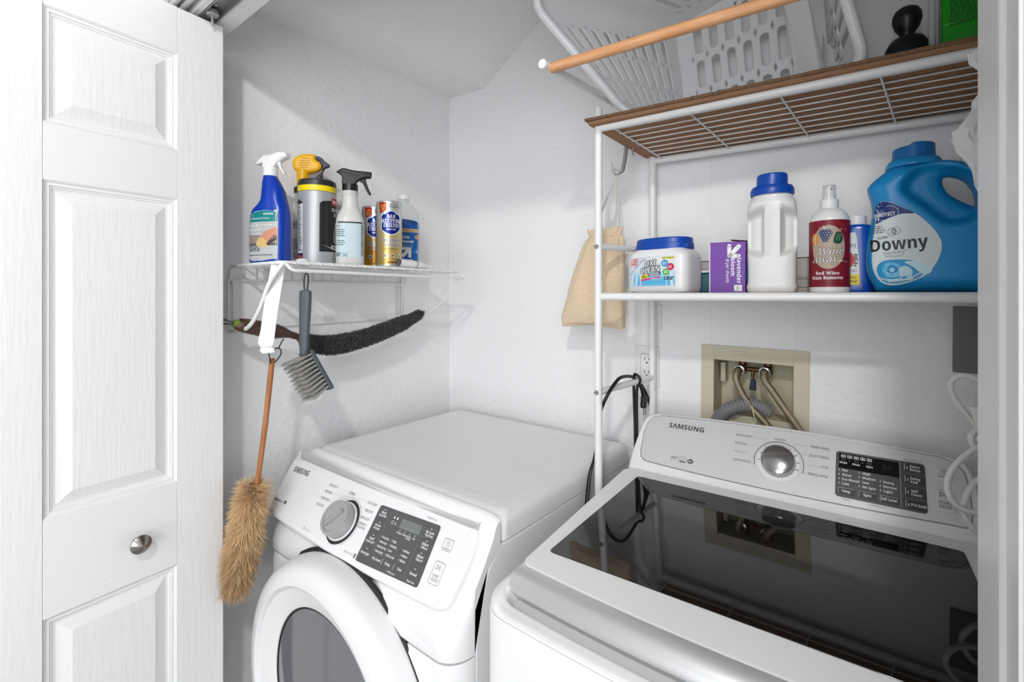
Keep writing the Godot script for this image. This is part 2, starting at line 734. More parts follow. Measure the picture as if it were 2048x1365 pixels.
func build_materials() -> void:
	var peel := noise_tex(512, 0.022, 3, 4)
	var wall := sm("wall_paint", Color(0.95, 0.95, 0.95), 0.6)
	relief(wall, peel, 3.4, 0.16)
	sm("hall_paint", Color(0.82, 0.82, 0.82), 0.8)
	sm("floor_wood", Color(0.66, 0.645, 0.63), 0.5)
	var dn := noise_tex(512, 0.02, 4, 11)
	var door := sm("door_paint", Color(0.925, 0.925, 0.92), 0.38)
	relief(door, dn, 3.0, 0.035, false)
	door.uv1_scale = Vector3(9.0, 0.9, 9.0)
	var rail := sm("door_rail_paint", Color(0.925, 0.925, 0.92), 0.38)
	relief(rail, dn, 3.0, 0.035, false)
	rail.uv1_scale = Vector3(1.6, 14.0, 1.6)
	sm("trim_paint", Color(0.92, 0.92, 0.915), 0.35)
	sm("enamel", Color(0.92, 0.92, 0.92), 0.22, 0.0, {"clearcoat_enabled": true, "clearcoat": 0.3, "clearcoat_roughness": 0.1})
	sm("white_plastic", Color(0.92, 0.92, 0.92), 0.3)
	sm("white_coat", Color(0.92, 0.92, 0.915), 0.32)
	sm("wire_coat", Color(0.88, 0.88, 0.875), 0.35)
	sm("grey_metal", Color(0.62, 0.62, 0.62), 0.4, 0.7)
	sm("silver_panel", Color(0.87, 0.87, 0.87), 0.36, 0.3)
	sm("silver_bar", Color(0.82, 0.82, 0.82), 0.34, 0.6)
	sm("chrome", Color(0.78, 0.78, 0.78), 0.14, 1.0)
	sm("knob_metal", Color(0.66, 0.66, 0.66), 0.2, 0.85)
	sm("nickel", Color(0.58, 0.57, 0.55), 0.22, 1.0)
	sm("dial_grey", Color(0.66, 0.66, 0.66), 0.25, 0.3, {"clearcoat_enabled": true, "clearcoat": 0.6})
	sm("dark_panel", Color(0.33, 0.33, 0.335), 0.35)
	sm("dark_panel_deep", Color(0.25, 0.25, 0.255), 0.35)
	sm("lcd", Color(0.45, 0.46, 0.46), 0.12)
	sm("black_screen", Color(0.05, 0.05, 0.055), 0.12)
	sm("smoked_glass", Color(0.045, 0.045, 0.05), 0.03, 0.0, {"metallic_specular": 0.62})
	sm("door_glass", Color(0.42, 0.42, 0.43), 0.06, 0.0, {"metallic_specular": 0.6})
	sm("black_rubber", Color(0.06, 0.06, 0.062), 0.35)
	sm("black_plastic", Color(0.07, 0.07, 0.075), 0.32)
	sm("dark_gap", Color(0.12, 0.12, 0.12), 0.6)
	sm("ink", Color.WHITE, 0.45, 0.0, {"vertex_color_use_as_albedo": true})
	sm("ink_gloss", Color.WHITE, 0.25, 0.0, {"vertex_color_use_as_albedo": true})
	sm("ink_foil", Color.WHITE, 0.3, 0.45, {"vertex_color_use_as_albedo": true})
	sm("foil", Color(0.8, 0.8, 0.79), 0.3, 0.6)
	sm("blue_bottle", Color(0.0, 0.22, 0.66), 0.25)
	sm("blue_cap", Color(0.0, 0.27, 0.66), 0.35)
	sm("stain_blue", Color(0.0, 0.30, 0.68), 0.2)
	sm("downy_blue", Color(0.06, 0.55, 0.80), 0.32)
	sm("downy_cap", Color(0.0, 0.40, 0.68), 0.35)
	sm("yellow", Color(0.98, 0.74, 0.03), 0.35)
	sm("clear_plastic", Color(0.93, 0.94, 0.94, 0.35), 0.12, 0.0, {"transparency": BaseMaterial3D.TRANSPARENCY_ALPHA})
	sm("frosted_plastic", Color(0.90, 0.90, 0.88, 0.72), 0.3, 0.0, {"transparency": BaseMaterial3D.TRANSPARENCY_ALPHA})
	sm("navy_ring", Color(0.10, 0.13, 0.20), 0.45)
	sm("teal", Color(0.0, 0.33, 0.36), 0.35)
	sm("beige_plastic", Color(0.80, 0.77, 0.68), 0.5)
	sm("beige_inner", Color(0.74, 0.71, 0.61), 0.55)
	sm("brass_dark", Color(0.42, 0.30, 0.20), 0.4, 0.8)
	sm("hose_grey", Color(0.52, 0.52, 0.53), 0.5)
	sm("handle_blue", Color(0.04, 0.07, 0.20), 0.4)
	sm("brush_grey", Color(0.30, 0.32, 0.335), 0.45)
	sm("strand", Color.WHITE, 0.7, 0.0, {"vertex_color_use_as_albedo": true, "rim_enabled": true, "rim": 0.4})
	sm("cord_black", Color(0.045, 0.045, 0.05), 0.4)
	sm("cord_white", Color(0.88, 0.88, 0.86), 0.4)
	sm("cord_grey", Color(0.28, 0.28, 0.28), 0.6)
	sm("green_band", Color(0.42, 0.48, 0.16), 0.6)
	sm("strap_grey", Color(0.55, 0.55, 0.55), 0.5)
	sm("panel_grey", Color(0.47, 0.465, 0.455), 0.6)
	sm("bag_film", Color(0.93, 0.93, 0.93), 0.3, 0.0, {"backlight_enabled": true, "backlight": Color(0.3, 0.3, 0.3)})
	sm("basket_white", Color(0.86, 0.86, 0.86), 0.35)
	sm("green_pack", Color(0.02, 0.60, 0.06), 0.25)
	sm("flange", Color(0.80, 0.77, 0.70), 0.35)
	var braid := sm("braided_steel", Color(0.62, 0.57, 0.49), 0.35, 0.8)
	relief(braid, noise_tex(128, 0.12, 1, 3), 60.0, 0.05, false)
	var wn := ramp(noise_tex(512, 0.012, 4, 21), [Color(0.76, 0.53, 0.35), Color(0.83, 0.61, 0.43), Color(0.88, 0.70, 0.53)])
	var pine := sm("pine_dowel", Color.WHITE, 0.5)
	pine.albedo_texture = wn
	pine.uv1_triplanar = true
	pine.uv1_scale = Vector3(1.2, 22.0, 22.0)
	var wn2 := ramp(noise_tex(512, 0.012, 4, 23), [Color(0.55, 0.33, 0.19), Color(0.66, 0.42, 0.26), Color(0.72, 0.49, 0.32)])
	var stick := sm("stick_wood", Color.WHITE, 0.5)
	stick.albedo_texture = wn2
	stick.uv1_triplanar = true
	stick.uv1_scale = Vector3(20.0, 1.2, 20.0)
	var wn3 := ramp(noise_tex(256, 0.02, 3, 25), [Color(0.25, 0.17, 0.14), Color(0.36, 0.26, 0.21)])
	var brown := sm("brown_handle", Color.WHITE, 0.4)
	brown.albedo_texture = wn3
	brown.uv1_triplanar = true
	brown.uv1_scale = Vector3(8, 8, 8)
	var cn := ramp(noise_tex(512, 0.02, 4, 31), [Color(0.52, 0.38, 0.27), Color(0.60, 0.45, 0.33), Color(0.64, 0.49, 0.36)])
	var card := sm("cardboard", Color.WHITE, 0.8)
	card.albedo_texture = cn
	card.uv1_triplanar = true
	card.uv1_scale = Vector3(2, 40, 8)
	var card2 := sm("cardboard_torn", Color.WHITE, 0.9)
	card2.albedo_texture = ramp(noise_tex(512, 0.03, 4, 33), [Color(0.30, 0.22, 0.16), Color(0.50, 0.38, 0.28), Color(0.62, 0.48, 0.36)])
	card2.uv1_triplanar = true
	card2.uv1_scale = Vector3(10, 60, 30)
	var cloth := sm("cotton", Color.WHITE, 0.85, 0.0, {"rim_enabled": true, "rim": 0.3})
	cloth.albedo_texture = ramp(noise_tex(256, 0.06, 3, 41), [Color(0.82, 0.72, 0.60), Color(0.88, 0.79, 0.67), Color(0.90, 0.82, 0.71)])
	cloth.uv1_triplanar = true
	cloth.uv1_scale = Vector3(9, 9, 9)
	cloth.heightmap_enabled = true
	cloth.heightmap_texture = noise_tex(256, 0.15, 1, 42)
	cloth.heightmap_scale = 0.04

# ------------------------------------------------------------------ the room
func slab(m: MB, a: Vector3, b: Vector3) -> void:
	m.rbox((a + b) * 0.5, (b - a).abs(), 0.0008, 1)

func build_room() -> void:
	var m := MB.new()
	slab(m, Vector3(XL - 0.1, -0.05, ZB - 0.15), Vector3(XL, 3.4, -0.37))
	structure("wall_left", m, M.wall_paint)
	m = MB.new()
	slab(m, Vector3(XL, -0.05, ZB - 0.15), Vector3(-0.372, 3.4, ZB))
	slab(m, Vector3(-0.177, -0.05, ZB - 0.15), Vector3(0.42, 3.4, ZB))
	slab(m, Vector3(-0.372, -0.05, ZB - 0.15), Vector3(-0.177, 1.088, ZB))
	slab(m, Vector3(-0.372, 1.238, ZB - 0.15), Vector3(-0.177, 3.4, ZB))
	structure("wall_back", m, M.wall_paint)
	m = MB.new()
	slab(m, Vector3(0.32, -0.05, ZB), Vector3(0.42, 3.4, -0.37))
	structure("wall_right", m, M.wall_paint)
	m = MB.new()
	slab(m, Vector3(-2.3, -0.05, -0.49), Vector3(XL - 0.1, 3.4, -0.37))
	slab(m, Vector3(0.066, -0.05, -0.50), Vector3(2.1, 3.4, -0.35))
	slab(m, Vector3(XL, 2.066, -0.49), Vector3(0.066, 3.4, -0.37))
	structure("wall_front", m, M.wall_paint)
	m = MB.new()
	m.prism(PackedVector2Array([Vector2(XL - 0.05, 2.165), Vector2(-1.172, 2.154), Vector2(0.45, 3.15), Vector2(0.45, 3.3), Vector2(-1.2, 2.3), Vector2(XL - 0.05, 2.3)]), ZB - 0.05, -0.45)
	structure("ceiling", m, M.wall_paint, 20.0)
	m = MB.new()
	slab(m, Vector3(-2.3, -0.06, ZB - 0.15), Vector3(2.1, 0.0, 2.0))
	structure("floor", m, M.floor_wood)
	# the unseen hall round the camera, its grey set for the light it bounces
	m = MB.new()
	slab(m, Vector3(-2.3, 2.44, -0.37), Vector3(2.1, 2.54, 2.0))
	structure("ceiling", m, M.hall_paint)
	m = MB.new()
	slab(m, Vector3(-2.3, 0, -0.37), Vector3(-2.2, 2.44, 2.0))
	structure("wall_west", m, M.hall_paint)
	m = MB.new()
	slab(m, Vector3(2.0, 0, -0.35), Vector3(2.1, 2.44, 2.0))
	structure("wall_east", m, M.hall_paint)
	m = MB.new()
	slab(m, Vector3(-2.3, 0, 1.9), Vector3(2.1, 0.5, 2.0))
	slab(m, Vector3(-2.3, 2.4, 1.9), Vector3(2.1, 2.44, 2.0))
	slab(m, Vector3(-2.3, 0.5, 1.9), Vector3(-0.35, 2.4, 2.0))
	slab(m, Vector3(1.95, 0.5, 1.9), Vector3(2.1, 2.4, 2.0))
	structure("wall_rear", m, M.hall_paint)
	var pane := sm("added_window_pane", Color(0.9, 0.92, 0.95), 0.3, 0.0, {"emission_enabled": true, "emission": Color(0.95, 0.97, 1.0), "emission_energy_multiplier": 0.9})  # glowing pane of a window added behind the camera for fill light
	m = MB.new()
	slab(m, Vector3(-0.35, 0.5, 1.94), Vector3(1.95, 2.4, 1.96))
	var w := structure("added_window_1", m, pane)
	m = MB.new()
	for x in [-0.32, 0.8, 1.92]:
		slab(m, Vector3(x - 0.03, 0.5, 1.9), Vector3(x + 0.03, 2.4, 1.938))
	for y in [0.53, 1.45, 2.37]:
		slab(m, Vector3(-0.35, y - 0.03, 1.902), Vector3(1.95, y + 0.03, 1.936))
	part(w, "added_window_frame", m, M.trim_paint)
	# the hall ceiling lamp, out of view, placed to light the left wall
	var at := Vector3(0.12, 2.40, 0.56)
	var lamp := thing("unseen_ceiling_lamp", "unseen round ceiling lamp in the hall, out of view, lighting the closet", "lamp", at + Vector3(0, 0.04, 0))
	m = MB.new()
	m.lathe([Vector2(0, -0.012), Vector2(0.11, -0.012), Vector2(0.115, 0.0), Vector2(0, 0.0)], 32)
	part(lamp, "base", m, M.nickel)
	m = MB.new()
	m.lathe([Vector2(0, -0.034), Vector2(0.05, -0.033), Vector2(0.09, -0.026), Vector2(0.105, -0.012), Vector2(0, -0.012)], 32)
	part(lamp, "diffuser_light", m, sm("opal_light", Color(0.95, 0.95, 0.93), 0.4, 0.0, {"emission_enabled": true, "emission": Color(1.0, 0.98, 0.95), "emission_energy_multiplier": 3.0}))
	var l := SpotLight3D.new()
	l.name = "unseen_ceiling_lamp_light"
	l.position = at + Vector3(0, -0.02, 0)
	l.rotation.x = -PI / 2
	l.spot_angle = 88.0
	l.spot_angle_attenuation = 0.1
	l.spot_range = 12.0
	l.spot_attenuation = 2.0
	l.light_size = 0.05
	l.light_energy = 1.25
	l.light_color = Color(1.0, 0.995, 0.985)
	l.shadow_enabled = true
	add_child(l)
	# the door track, the head lining and the right jamb
	m = MB.new()
	for z in [-0.4155, -0.4485]:
		slab(m, Vector3(-1.345, 2.034, z - 0.0012), Vector3(0.05, 2.052, z + 0.0012))
	slab(m, Vector3(-1.345, 2.049, -0.45), Vector3(0.05, 2.052, -0.414))
	structure("trim_1", m, M.grey_metal)
	for i in 6:
		m = MB.new()
		m.lathe([Vector2(0, -0.0015), Vector2(0.003, -0.001), Vector2(0.004, 0.0), Vector2(0, 0.0)], 12, Vector3(-1.19 + i * 0.22, 2.049, -0.432))
		part(get_node("trim_1"), "screw", m, M.chrome)
	m = MB.new()
	slab(m, Vector3(-1.349, 2.052, -0.50), Vector3(0.07, 2.066, -0.36))
	slab(m, Vector3(-1.349, 2.036, -0.488), Vector3(0.05, 2.052, -0.4505))
	slab(m, Vector3(-1.349, 2.036, -0.4135), Vector3(0.05, 2.052, -0.40))
	m.tube(PackedVector3Array([Vector3(-1.349, 2.046, -0.385), Vector3(0.05, 2.046, -0.385)]), 0.006, 10)
	m.tube(PackedVector3Array([Vector3(-1.349, 2.046, -0.368), Vector3(0.05, 2.046, -0.368)]), 0.006, 10)
	structure("trim_2", m, M.trim_paint)
	m = MB.new()
	slab(m, Vector3(0.0502, 0.0, -0.50), Vector3(0.066, 2.052, -0.35))
	m.prism(rrect(0.026, 0.044, 0.008, 5), 0.0, 2.05, 0.0, Transform3D(Basis(Vector3(1, 0, 0), Vector3(0, 0, -1), Vector3(0, 1, 0)), Vector3(0.0605, 0, -0.404)))
	m.prism(rrect(0.09, 0.02, 0.006, 4), 0.0, 2.10, 0.0, Transform3D(Basis(Vector3(1, 0, 0), Vector3(0, 0, -1), Vector3(0, 1, 0)), Vector3(0.0975, 0, -0.342)))
	structure("trim_3", m, M.trim_paint)

func build_door() -> void:
	var d := thing("door_1", "", "", Vector3(-1.223, 0, -0.4596), 95.7)
	d.remove_meta("label")
	d.remove_meta("category")
	d.set_meta("kind", "structure")
	var W := 0.364
	var T := 0.034
	var xs := [-W, -0.309, -0.0955, 0.0]
	for i in [0, 2]:
		part(d, "stile", box(Vector3((xs[i] + xs[i + 1]) / 2, 1.018, -T / 2), Vector3(xs[i + 1] - xs[i], 2.012, T), 0.0022, 2), M.door_paint)
	var ys := [0.012, 0.23, 0.816, 0.995, 1.608, 1.712, 1.923, 2.024]
	for i in [0, 2, 4, 6]:
		part(d, "rail", box(Vector3(-0.20225, (ys[i] + ys[i + 1]) / 2, -T / 2), Vector3(0.2135, ys[i + 1] - ys[i], T), 0.0004, 1), M.door_rail_paint)
	for i in [1, 3, 5]:
		var m := MB.new()
		var rs := []
		for q in [[0.0, 0.0], [0.002, -0.0012], [0.004, -0.0040], [0.0065, -0.0046], [0.009, -0.0044], [0.0095, -0.0066], [0.013, -0.0072], [0.0145, -0.0090], [0.018, -0.0096], [0.019, -0.0096], [0.0375, -0.0030], [0.0405, -0.0012], [0.0425, -0.0012]]:
			var x0 := -0.309 + float(q[0])
			var x1 := -0.0955 - float(q[0])
			var y0: float = ys[i] + q[0]
			var y1: float = ys[i + 1] - q[0]
			rs.append(PackedVector3Array([Vector3(x0, y0, q[1]), Vector3(x1, y0, q[1]), Vector3(x1, y1, q[1]), Vector3(x0, y1, q[1])]))
		m.rings(rs, true, false, true)
		part(d, "panel", m, M.door_paint, 18.0)
		part(d, "panel_backing", box(Vector3(-0.20225, (ys[i] + ys[i + 1]) / 2, -T + 0.008), Vector3(0.215, ys[i + 1] - ys[i] + 0.002, 0.016), 0.0004, 1), M.trim_paint)
	# the second leaf, folded behind, from the hinge back to the pivot
	var lf := part(d, "folded_leaf", box(Vector3(W / 2, 1.018, 0), Vector3(W, 2.012, T), 0.002, 2), M.door_paint)
	lf.position = Vector3(-W, 0, -T - 0.018)
	lf.rotation.y = deg_to_rad(11.0)
	for y in [0.3, 1.0, 1.75]:
		var h := MB.new()
		h.lathe([Vector2(0, -0.035), Vector2(0.005, -0.034), Vector2(0.005, 0.034), Vector2(0, 0.035)], 12, Vector3(-W - 0.002, y, -T - 0.004))
		part(d, "hinge", h, M.nickel)
	var k := MB.new()
	k.lathe([Vector2(0, 0.0), Vector2(0.0085, 0.0), Vector2(0.0072, 0.004), Vector2(0.0062, 0.009), Vector2(0.0085, 0.013), Vector2(0.0150, 0.0165), Vector2(0.0185, 0.0205), Vector2(0.0182, 0.0225), Vector2(0.0120, 0.0275), Vector2(0.0045, 0.0318), Vector2(0.0, 0.0328)], 40, Vector3(-0.169, 0.897, 0), Basis(Vector3.RIGHT, PI / 2))
	part(d, "knob", k, M.nickel, 30.0, "satin nickel cone shaped door knob")
	var r := MB.new()
	r.lathe([Vector2(0, -0.008), Vector2(0.011, -0.008), Vector2(0.0135, -0.005), Vector2(0.0135, 0.003), Vector2(0.011, 0.006), Vector2(0, 0.006)], 24, Vector3(-0.030, 2.040, 0.012))
	r.lathe([Vector2(0, -0.03), Vector2(0.003, -0.03), Vector2(0.003, 0.0), Vector2(0, 0.0)], 10, Vector3(-0.030, 2.040, 0.012))
	part(d, "guide_roller", r, M.dial_grey)

# ------------------------------------------------------------------ dryer
func frame_basis(yaw: float, tilt: float) -> Basis:
	var y := deg_to_rad(yaw)
	var t := deg_to_rad(tilt)
	var ex := Vector3(cos(y), 0, -sin(y))
	var bk := Vector3(-sin(y), 0, -cos(y))
	var et := Vector3(0, cos(t), 0) + bk * sin(t)
	return Basis(ex, et, ex.cross(et))

func power_icon(k: Ink, x: float, y: float, r: float, w: float, c: Color) -> void:
	var p := []
	for i in 15:
		p.append(Vector2(x, y) + Vector2.from_angle(deg_to_rad(125 + i * 290.0 / 14)) * r)
	k.line(p, w, c)
	k.line([Vector2(x, y + r * 0.2), Vector2(x, y + r * 1.25)], w, c)

func start_icon(k: Ink, x: float, y: float, r: float, w: float, c: Color) -> void:
	k.line([Vector2(x - r, y - r), Vector2(x - r, y + r), Vector2(x + r * 0.3, y)], w, c, 2.0, true)
	k.line([Vector2(x + r * 0.55, y - r), Vector2(x + r * 0.55, y + r)], w, c)
	k.line([Vector2(x + r * 1.1, y - r), Vector2(x + r * 1.1, y + r)], w, c)

func build_dryer() -> void:
	var B := Vector3(-0.923, 0, -0.95)
	var d := thing("dryer", "white front-loading clothes dryer with round door, standing in the left corner", "dryer", B)
	var sh := Transform3D(Basis.IDENTITY, -B)
	var L := -1.262
	var R := -0.585
	var m := MB.new()
	m.xloft(PackedVector2Array([Vector2(-1.272, 0.02), Vector2(-0.632, 0.02), Vector2(-0.632, 0.832), Vector2(-0.667, 0.893), Vector2(-0.7045, 0.9235), Vector2(-1.272, 0.9235)]), L, R, 0.006, sh)
	part(d, "cabinet", m, M.enamel)
	# lower front panel with its round door opening, then the fascia above the seam
	m = MB.new()
	m.planloft(PackedVector2Array([Vector2(-0.6305, 0.03), Vector2(-0.592, 0.03), Vector2(-0.582, 0.05), Vector2(-0.576, 0.4), Vector2(-0.574, 0.740), Vector2(-0.578, 0.7525), Vector2(-0.6305, 0.7525)]), L, R, 0.045, -0.632, 0.0, sh)
	part(d, "front_panel", m, M.enamel)
	m = MB.new()
	m.planloft(PackedVector2Array([Vector2(-0.6305, 0.756), Vector2(-0.578, 0.756), Vector2(-0.5735, 0.762), Vector2(-0.5720, 0.785), Vector2(-0.580, 0.808), Vector2(-0.605, 0.836), Vector2(-0.632, 0.870), Vector2(-0.660, 0.912), Vector2(-0.682, 0.950), Vector2(-0.688, 0.966), Vector2(-0.694, 0.9755), Vector2(-0.7025, 0.9785), Vector2(-0.7030, 0.925), Vector2(-0.6655, 0.895), Vector2(-0.6305, 0.834)]), L, R, 0.045, -0.632, 0.010, sh)
	part(d, "fascia", m, M.enamel, 42.0)
	# top panel: a pressed lid with a slightly raised border
	m = MB.new()
	var rs := []
	for q in [[0.0, 0.926, 0.02], [0.0, 0.955, 0.02], [0.0015, 0.964, 0.02], [0.006, 0.972, 0.022], [0.013, 0.9775, 0.024], [0.022, 0.9795, 0.02], [0.048, 0.980, 0.02], [0.0505, 0.9788, 0.02], [0.053, 0.9785, 0.02], [0.09, 0.9785, 0.02]]:
		var ring := PackedVector3Array()
		for p in rrect(R - L - 2 * q[0], 0.5725 - 2 * q[0], q[2], 6):
			ring.append(Vector3(p.x, q[1], -p.y + (-0.7045 - 1.277) / 2 + 0.95))
		rs.append(ring)
	m.rings(rs)
	part(d, "top_panel", m, M.enamel, 42.0)
	# door: outer ring, inner bowl, glass
	var dc := Vector3(-0.925, 0.535, -0.585) - B
	var face := Basis(Vector3.RIGHT, PI / 2)
	m = MB.new()
	var prof := [Vector2(0.2005, 0.004), Vector2(0.2005, 0.046), Vector2(0.2020, 0.0495), Vector2(0.2080, 0.0530), Vector2(0.2250, 0.0590), Vector2(0.2400, 0.0635), Vector2(0.2465, 0.0650), Vector2(0.2490, 0.0665), Vector2(0.2525, 0.0730), Vector2(0.2560, 0.0752), Vector2(0.2640, 0.0752), Vector2(0.2780, 0.0730), Vector2(0.2900, 0.0665), Vector2(0.2980, 0.0560), Vector2(0.3020, 0.0420), Vector2(0.3030, 0.0200), Vector2(0.3000, 0.0040)]
	var rr := []
	for q in prof:
		var ring := PackedVector3Array()
		for j in 96:
			var t := TAU * j / 96
			ring.append(dc + Vector3(q.x * cos(t), q.x * sin(t), q.y))
		rr.append(ring)
	rr.append(rr[0])
	m.rings(rr, true, false, false)
	m.outward(0)
	var door := part(d, "door", m, M.white_plastic, 30.0)
	m = MB.new()
	m.lathe([Vector2(0, 0.0), Vector2(0.1995, 0.0), Vector2(0.1995, 0.0425), Vector2(0.196, 0.0465), Vector2(0.185, 0.0470), Vector2(0.12, 0.0510), Vector2(0.0, 0.053)], 64, dc, face)
	part(door, "glass", m, M.door_glass, 38.0, "grey tinted round door glass")
	m = MB.new()
	var gk := PackedVector3Array()
	for j in 96:
		var t := TAU * j / 96
		gk.append(dc + Vector3(cos(t) * 0.1990, sin(t) * 0.1990, 0.0465))
	m.tube(gk, 0.0022, 6, true)
	part(door, "gasket", m, M.dark_gap)
	m = MB.new()
	var rg := PackedVector3Array()
	for j in 96:
		var t := TAU * j / 96
		rg.append(dc + Vector3(cos(t) * 0.303, sin(t) * 0.303, 0.006))
	m.tube(rg, 0.0065, 6, true)
	part(d, "door_seal", m, M.dark_gap)
	# the sloping control console
	var bas := frame_basis(3.5, 39.0)
	var O := Vector3(-0.92, 0.895, -0.613) - B
	var xf := Transform3D(bas, O)
	m = MB.new()
	var out := smooth2([Vector2(0.312, 0.045), Vector2(0.305, 0.073), Vector2(0.285, 0.083), Vector2(0.0, 0.089), Vector2(-0.305, 0.099), Vector2(-0.330, 0.094), Vector2(-0.338, 0.075), Vector2(-0.329, 0.0), Vector2(-0.322, -0.035), Vector2(-0.300, -0.052), Vector2(-0.15, -0.064), Vector2(0.05, -0.073), Vector2(0.24, -0.074), Vector2(0.285, -0.070), Vector2(0.302, -0.052), Vector2(0.309, 0.0)], 5)
	m.prism(out, -0.050, 0.0, 0.011, xf)
	var con := part(d, "control_console", m, M.white_plastic, 30.0)
	var oin := O
	# dark display panel
	m = MB.new()
	var pn := PackedVector2Array([Vector2(0.044, -0.0595), Vector2(0.2235, -0.0555), Vector2(0.219, 0.0565), Vector2(0.0405, 0.0545)])
	var pr := PackedVector2Array()
	for i in 4:
		var a := pn[(i + 3) % 4] - pn[i]
		var b := pn[(i + 1) % 4] - pn[i]
		for k in 4:
			var t := k / 3.0
			var p0 := pn[i] + a.normalized() * 0.006
			var p2 := pn[i] + b.normalized() * 0.006
			pr.append(p0.lerp(pn[i], t).lerp(pn[i].lerp(p2, t), t))
	m.prism(pr, -0.002, 0.0012, 0.0004, xf)
	part(con, "display_panel", m, M.dark_panel)
	var up := func(z: float) -> Transform3D: return Transform3D(bas, O + bas.z * z)
	m = MB.new()
	m.prism(rrect(0.058, 0.0185, 0.001, 2, Vector2(0.1465, 0.0352)), 0.0, 0.0016, 0.0, xf)
	part(con, "display_screen", m, M.lcd)
	# touch keys left, right and below the readout
	var keys := [[0.0605, 0.0405, 0.028, 0.0235], [0.0610, 0.0140, 0.028, 0.0235], [0.0615, -0.0125, 0.028, 0.0235], [0.0620, -0.0390, 0.028, 0.0235], [0.2005, 0.0360, 0.030, 0.0205], [0.2010, 0.0135, 0.030, 0.0205], [0.2015, -0.0090, 0.030, 0.0205], [0.2025, -0.0370, 0.030, 0.0240], [0.0990, -0.0420, 0.031, 0.012], [0.1325, -0.0415, 0.031, 0.012], [0.1660, -0.0410, 0.031, 0.012]]
	for k in keys:
		m = MB.new()
		m.prism(rrect(k[2], k[3], 0.0015, 2, Vector2(k[0], k[1])), 0.0, 0.0017, 0.0003, xf)
		part(con, "touch_key", m, M.dark_panel)
	for q in [[0.2525, 0.0293, 0.023, 0.0215], [0.2535, -0.0205, 0.0255, 0.0385]]:
		m = MB.new()
		m.prism(rrect(q[2], q[3], 0.0035, 4, Vector2(q[0], q[1])), -0.001, 0.0013, 0.0006, xf)
		part(con, "power_button" if q[1] > 0 else "start_button", m, M.white_plastic)
	# the programme dial
	m = MB.new()
	var kb := bas * Basis(Vector3.RIGHT, PI / 2)
	var kc := O + bas.x * -0.0475 + bas.y * -0.0045
	m.lathe([Vector2(0, 0), Vector2(0.0415, 0), Vector2(0.0415, 0.003), Vector2(0, 0.003)], 48, kc, kb)
	var ring2 := part(con, "dial_ring", m, M.white_plastic)
	m = MB.new()
	m.lathe([Vector2(0, 0.003), Vector2(0.0385, 0.003), Vector2(0.0380, 0.016), Vector2(0.0365, 0.024), Vector2(0.0370, 0.0268), Vector2(0.0362, 0.0285), Vector2(0.0320, 0.0292), Vector2(0.0298, 0.0285), Vector2(0.0285, 0.0262), Vector2(0.0, 0.0262)], 56, kc, kb)
	m.rbox(kc + bas.z * 0.0285 + bas * Vector3(0, 0, 0), Vector3(0.0085, 0.050, 0.008), 0.0025, 2, bas * Basis(Vector3.BACK, deg_to_rad(-38)))
	part(con, "dial", m, M.dial_grey)
	# print
	var k := Ink.new(self, flat(O, bas.x, bas.y, bas.z))
	var dk := Color(0.20, 0.20, 0.20)
	var gr := Color(0.42, 0.42, 0.42)
	var fade := Color(0.66, 0.66, 0.66)
	k.text("SΛMSUNG", -0.3085, 0.0555, 0.0135, Color(0.22, 0.22, 0.22), 3.0, {"f": 1, "w": 0.066})
	k.text("HEAVY DUTY", -0.150, 0.0535, 0.0055, gr, 3.0, {"w": 0.032})
	k.text("BEDDING", -0.152, 0.0375, 0.0055, gr, 3.0, {"w": 0.026})
	k.text("PERM PRESS", -0.154, 0.0215, 0.0055, gr, 3.0, {"w": 0.032})
	k.text("DELICATE", -0.157, 0.0055, 0.0055, gr, 3.0, {"w": 0.028})
	k.text("NORMAL", -0.072, 0.0525, 0.0055, gr, 3.0, {"w": 0.022})
	k.text("QUICK DRY", -0.002, 0.0475, 0.0055, gr, 3.0, {"w": 0.032})
	k.text("TIME DRY", 0.0, 0.0310, 0.0055, gr, 3.0, {"w": 0.028})
	k.text("AIR FLUFF", 0.0, 0.0155, 0.0055, gr, 3.0, {"w": 0.029})
	k.text("WRINKLE", 0.002, 0.0040, 0.0050, gr, 3.0, {"w": 0.026})
	k.text("RELEASE", 0.002, -0.0035, 0.0050, gr, 3.0, {"w": 0.026})
	for q in [[[-0.117, 0.056], [-0.084, 0.056], [-0.080, 0.051]], [[-0.124, 0.040], [-0.098, 0.040]], [[-0.120, 0.0245], [-0.101, 0.0245]], [[-0.004, 0.0505], [-0.034, 0.0505]], [[-0.002, 0.034], [-0.010, 0.034], [-0.018, 0.038]], [[-0.002, 0.018], [-0.008, 0.018]], [[0.0, 0.003], [-0.006, 0.003]]]:
		var pts := []
		for p in q:
			pts.append(Vector2(p[0], p[1]))
		k.line(pts, 0.0004, fade)
	var cc := Vector2(-0.0475, -0.0045)
	for i in 26:
		var a0 := deg_to_rad(112.0 - i * 9.0)
		var a1 := deg_to_rad(112.0 - (i + 1) * 9.0)
		var w := 0.0036 * clampf(minf(i, 25 - i) / 4.0 + 0.3, 0.3, 1.0)
		k.poly(PackedVector2Array([cc + Vector2.from_angle(a0) * (0.0445 + w), cc + Vector2.from_angle(a0) * (0.0445 - w), cc + Vector2.from_angle(a1) * (0.0445 - w), cc + Vector2.from_angle(a1) * (0.0445 + w)]), Color(0.16, 0.16, 0.16))
	var arc := []
	for i in 20:
		arc.append(cc + Vector2.from_angle(deg_to_rad(96.0 - i * 8.0)) * 0.0515)
	k.line(arc, 0.0006, gr)
	k.text("Moisture", -0.3135, -0.020, 0.0052, dk, 3.0, {"f": 1, "w": 0.021})
	k.text("Sensor", -0.2915, -0.020, 0.0052, gr, 3.0, {"w": 0.018})
	k.disc(-0.267, -0.0165, 0.0048, 0.0042, dk)
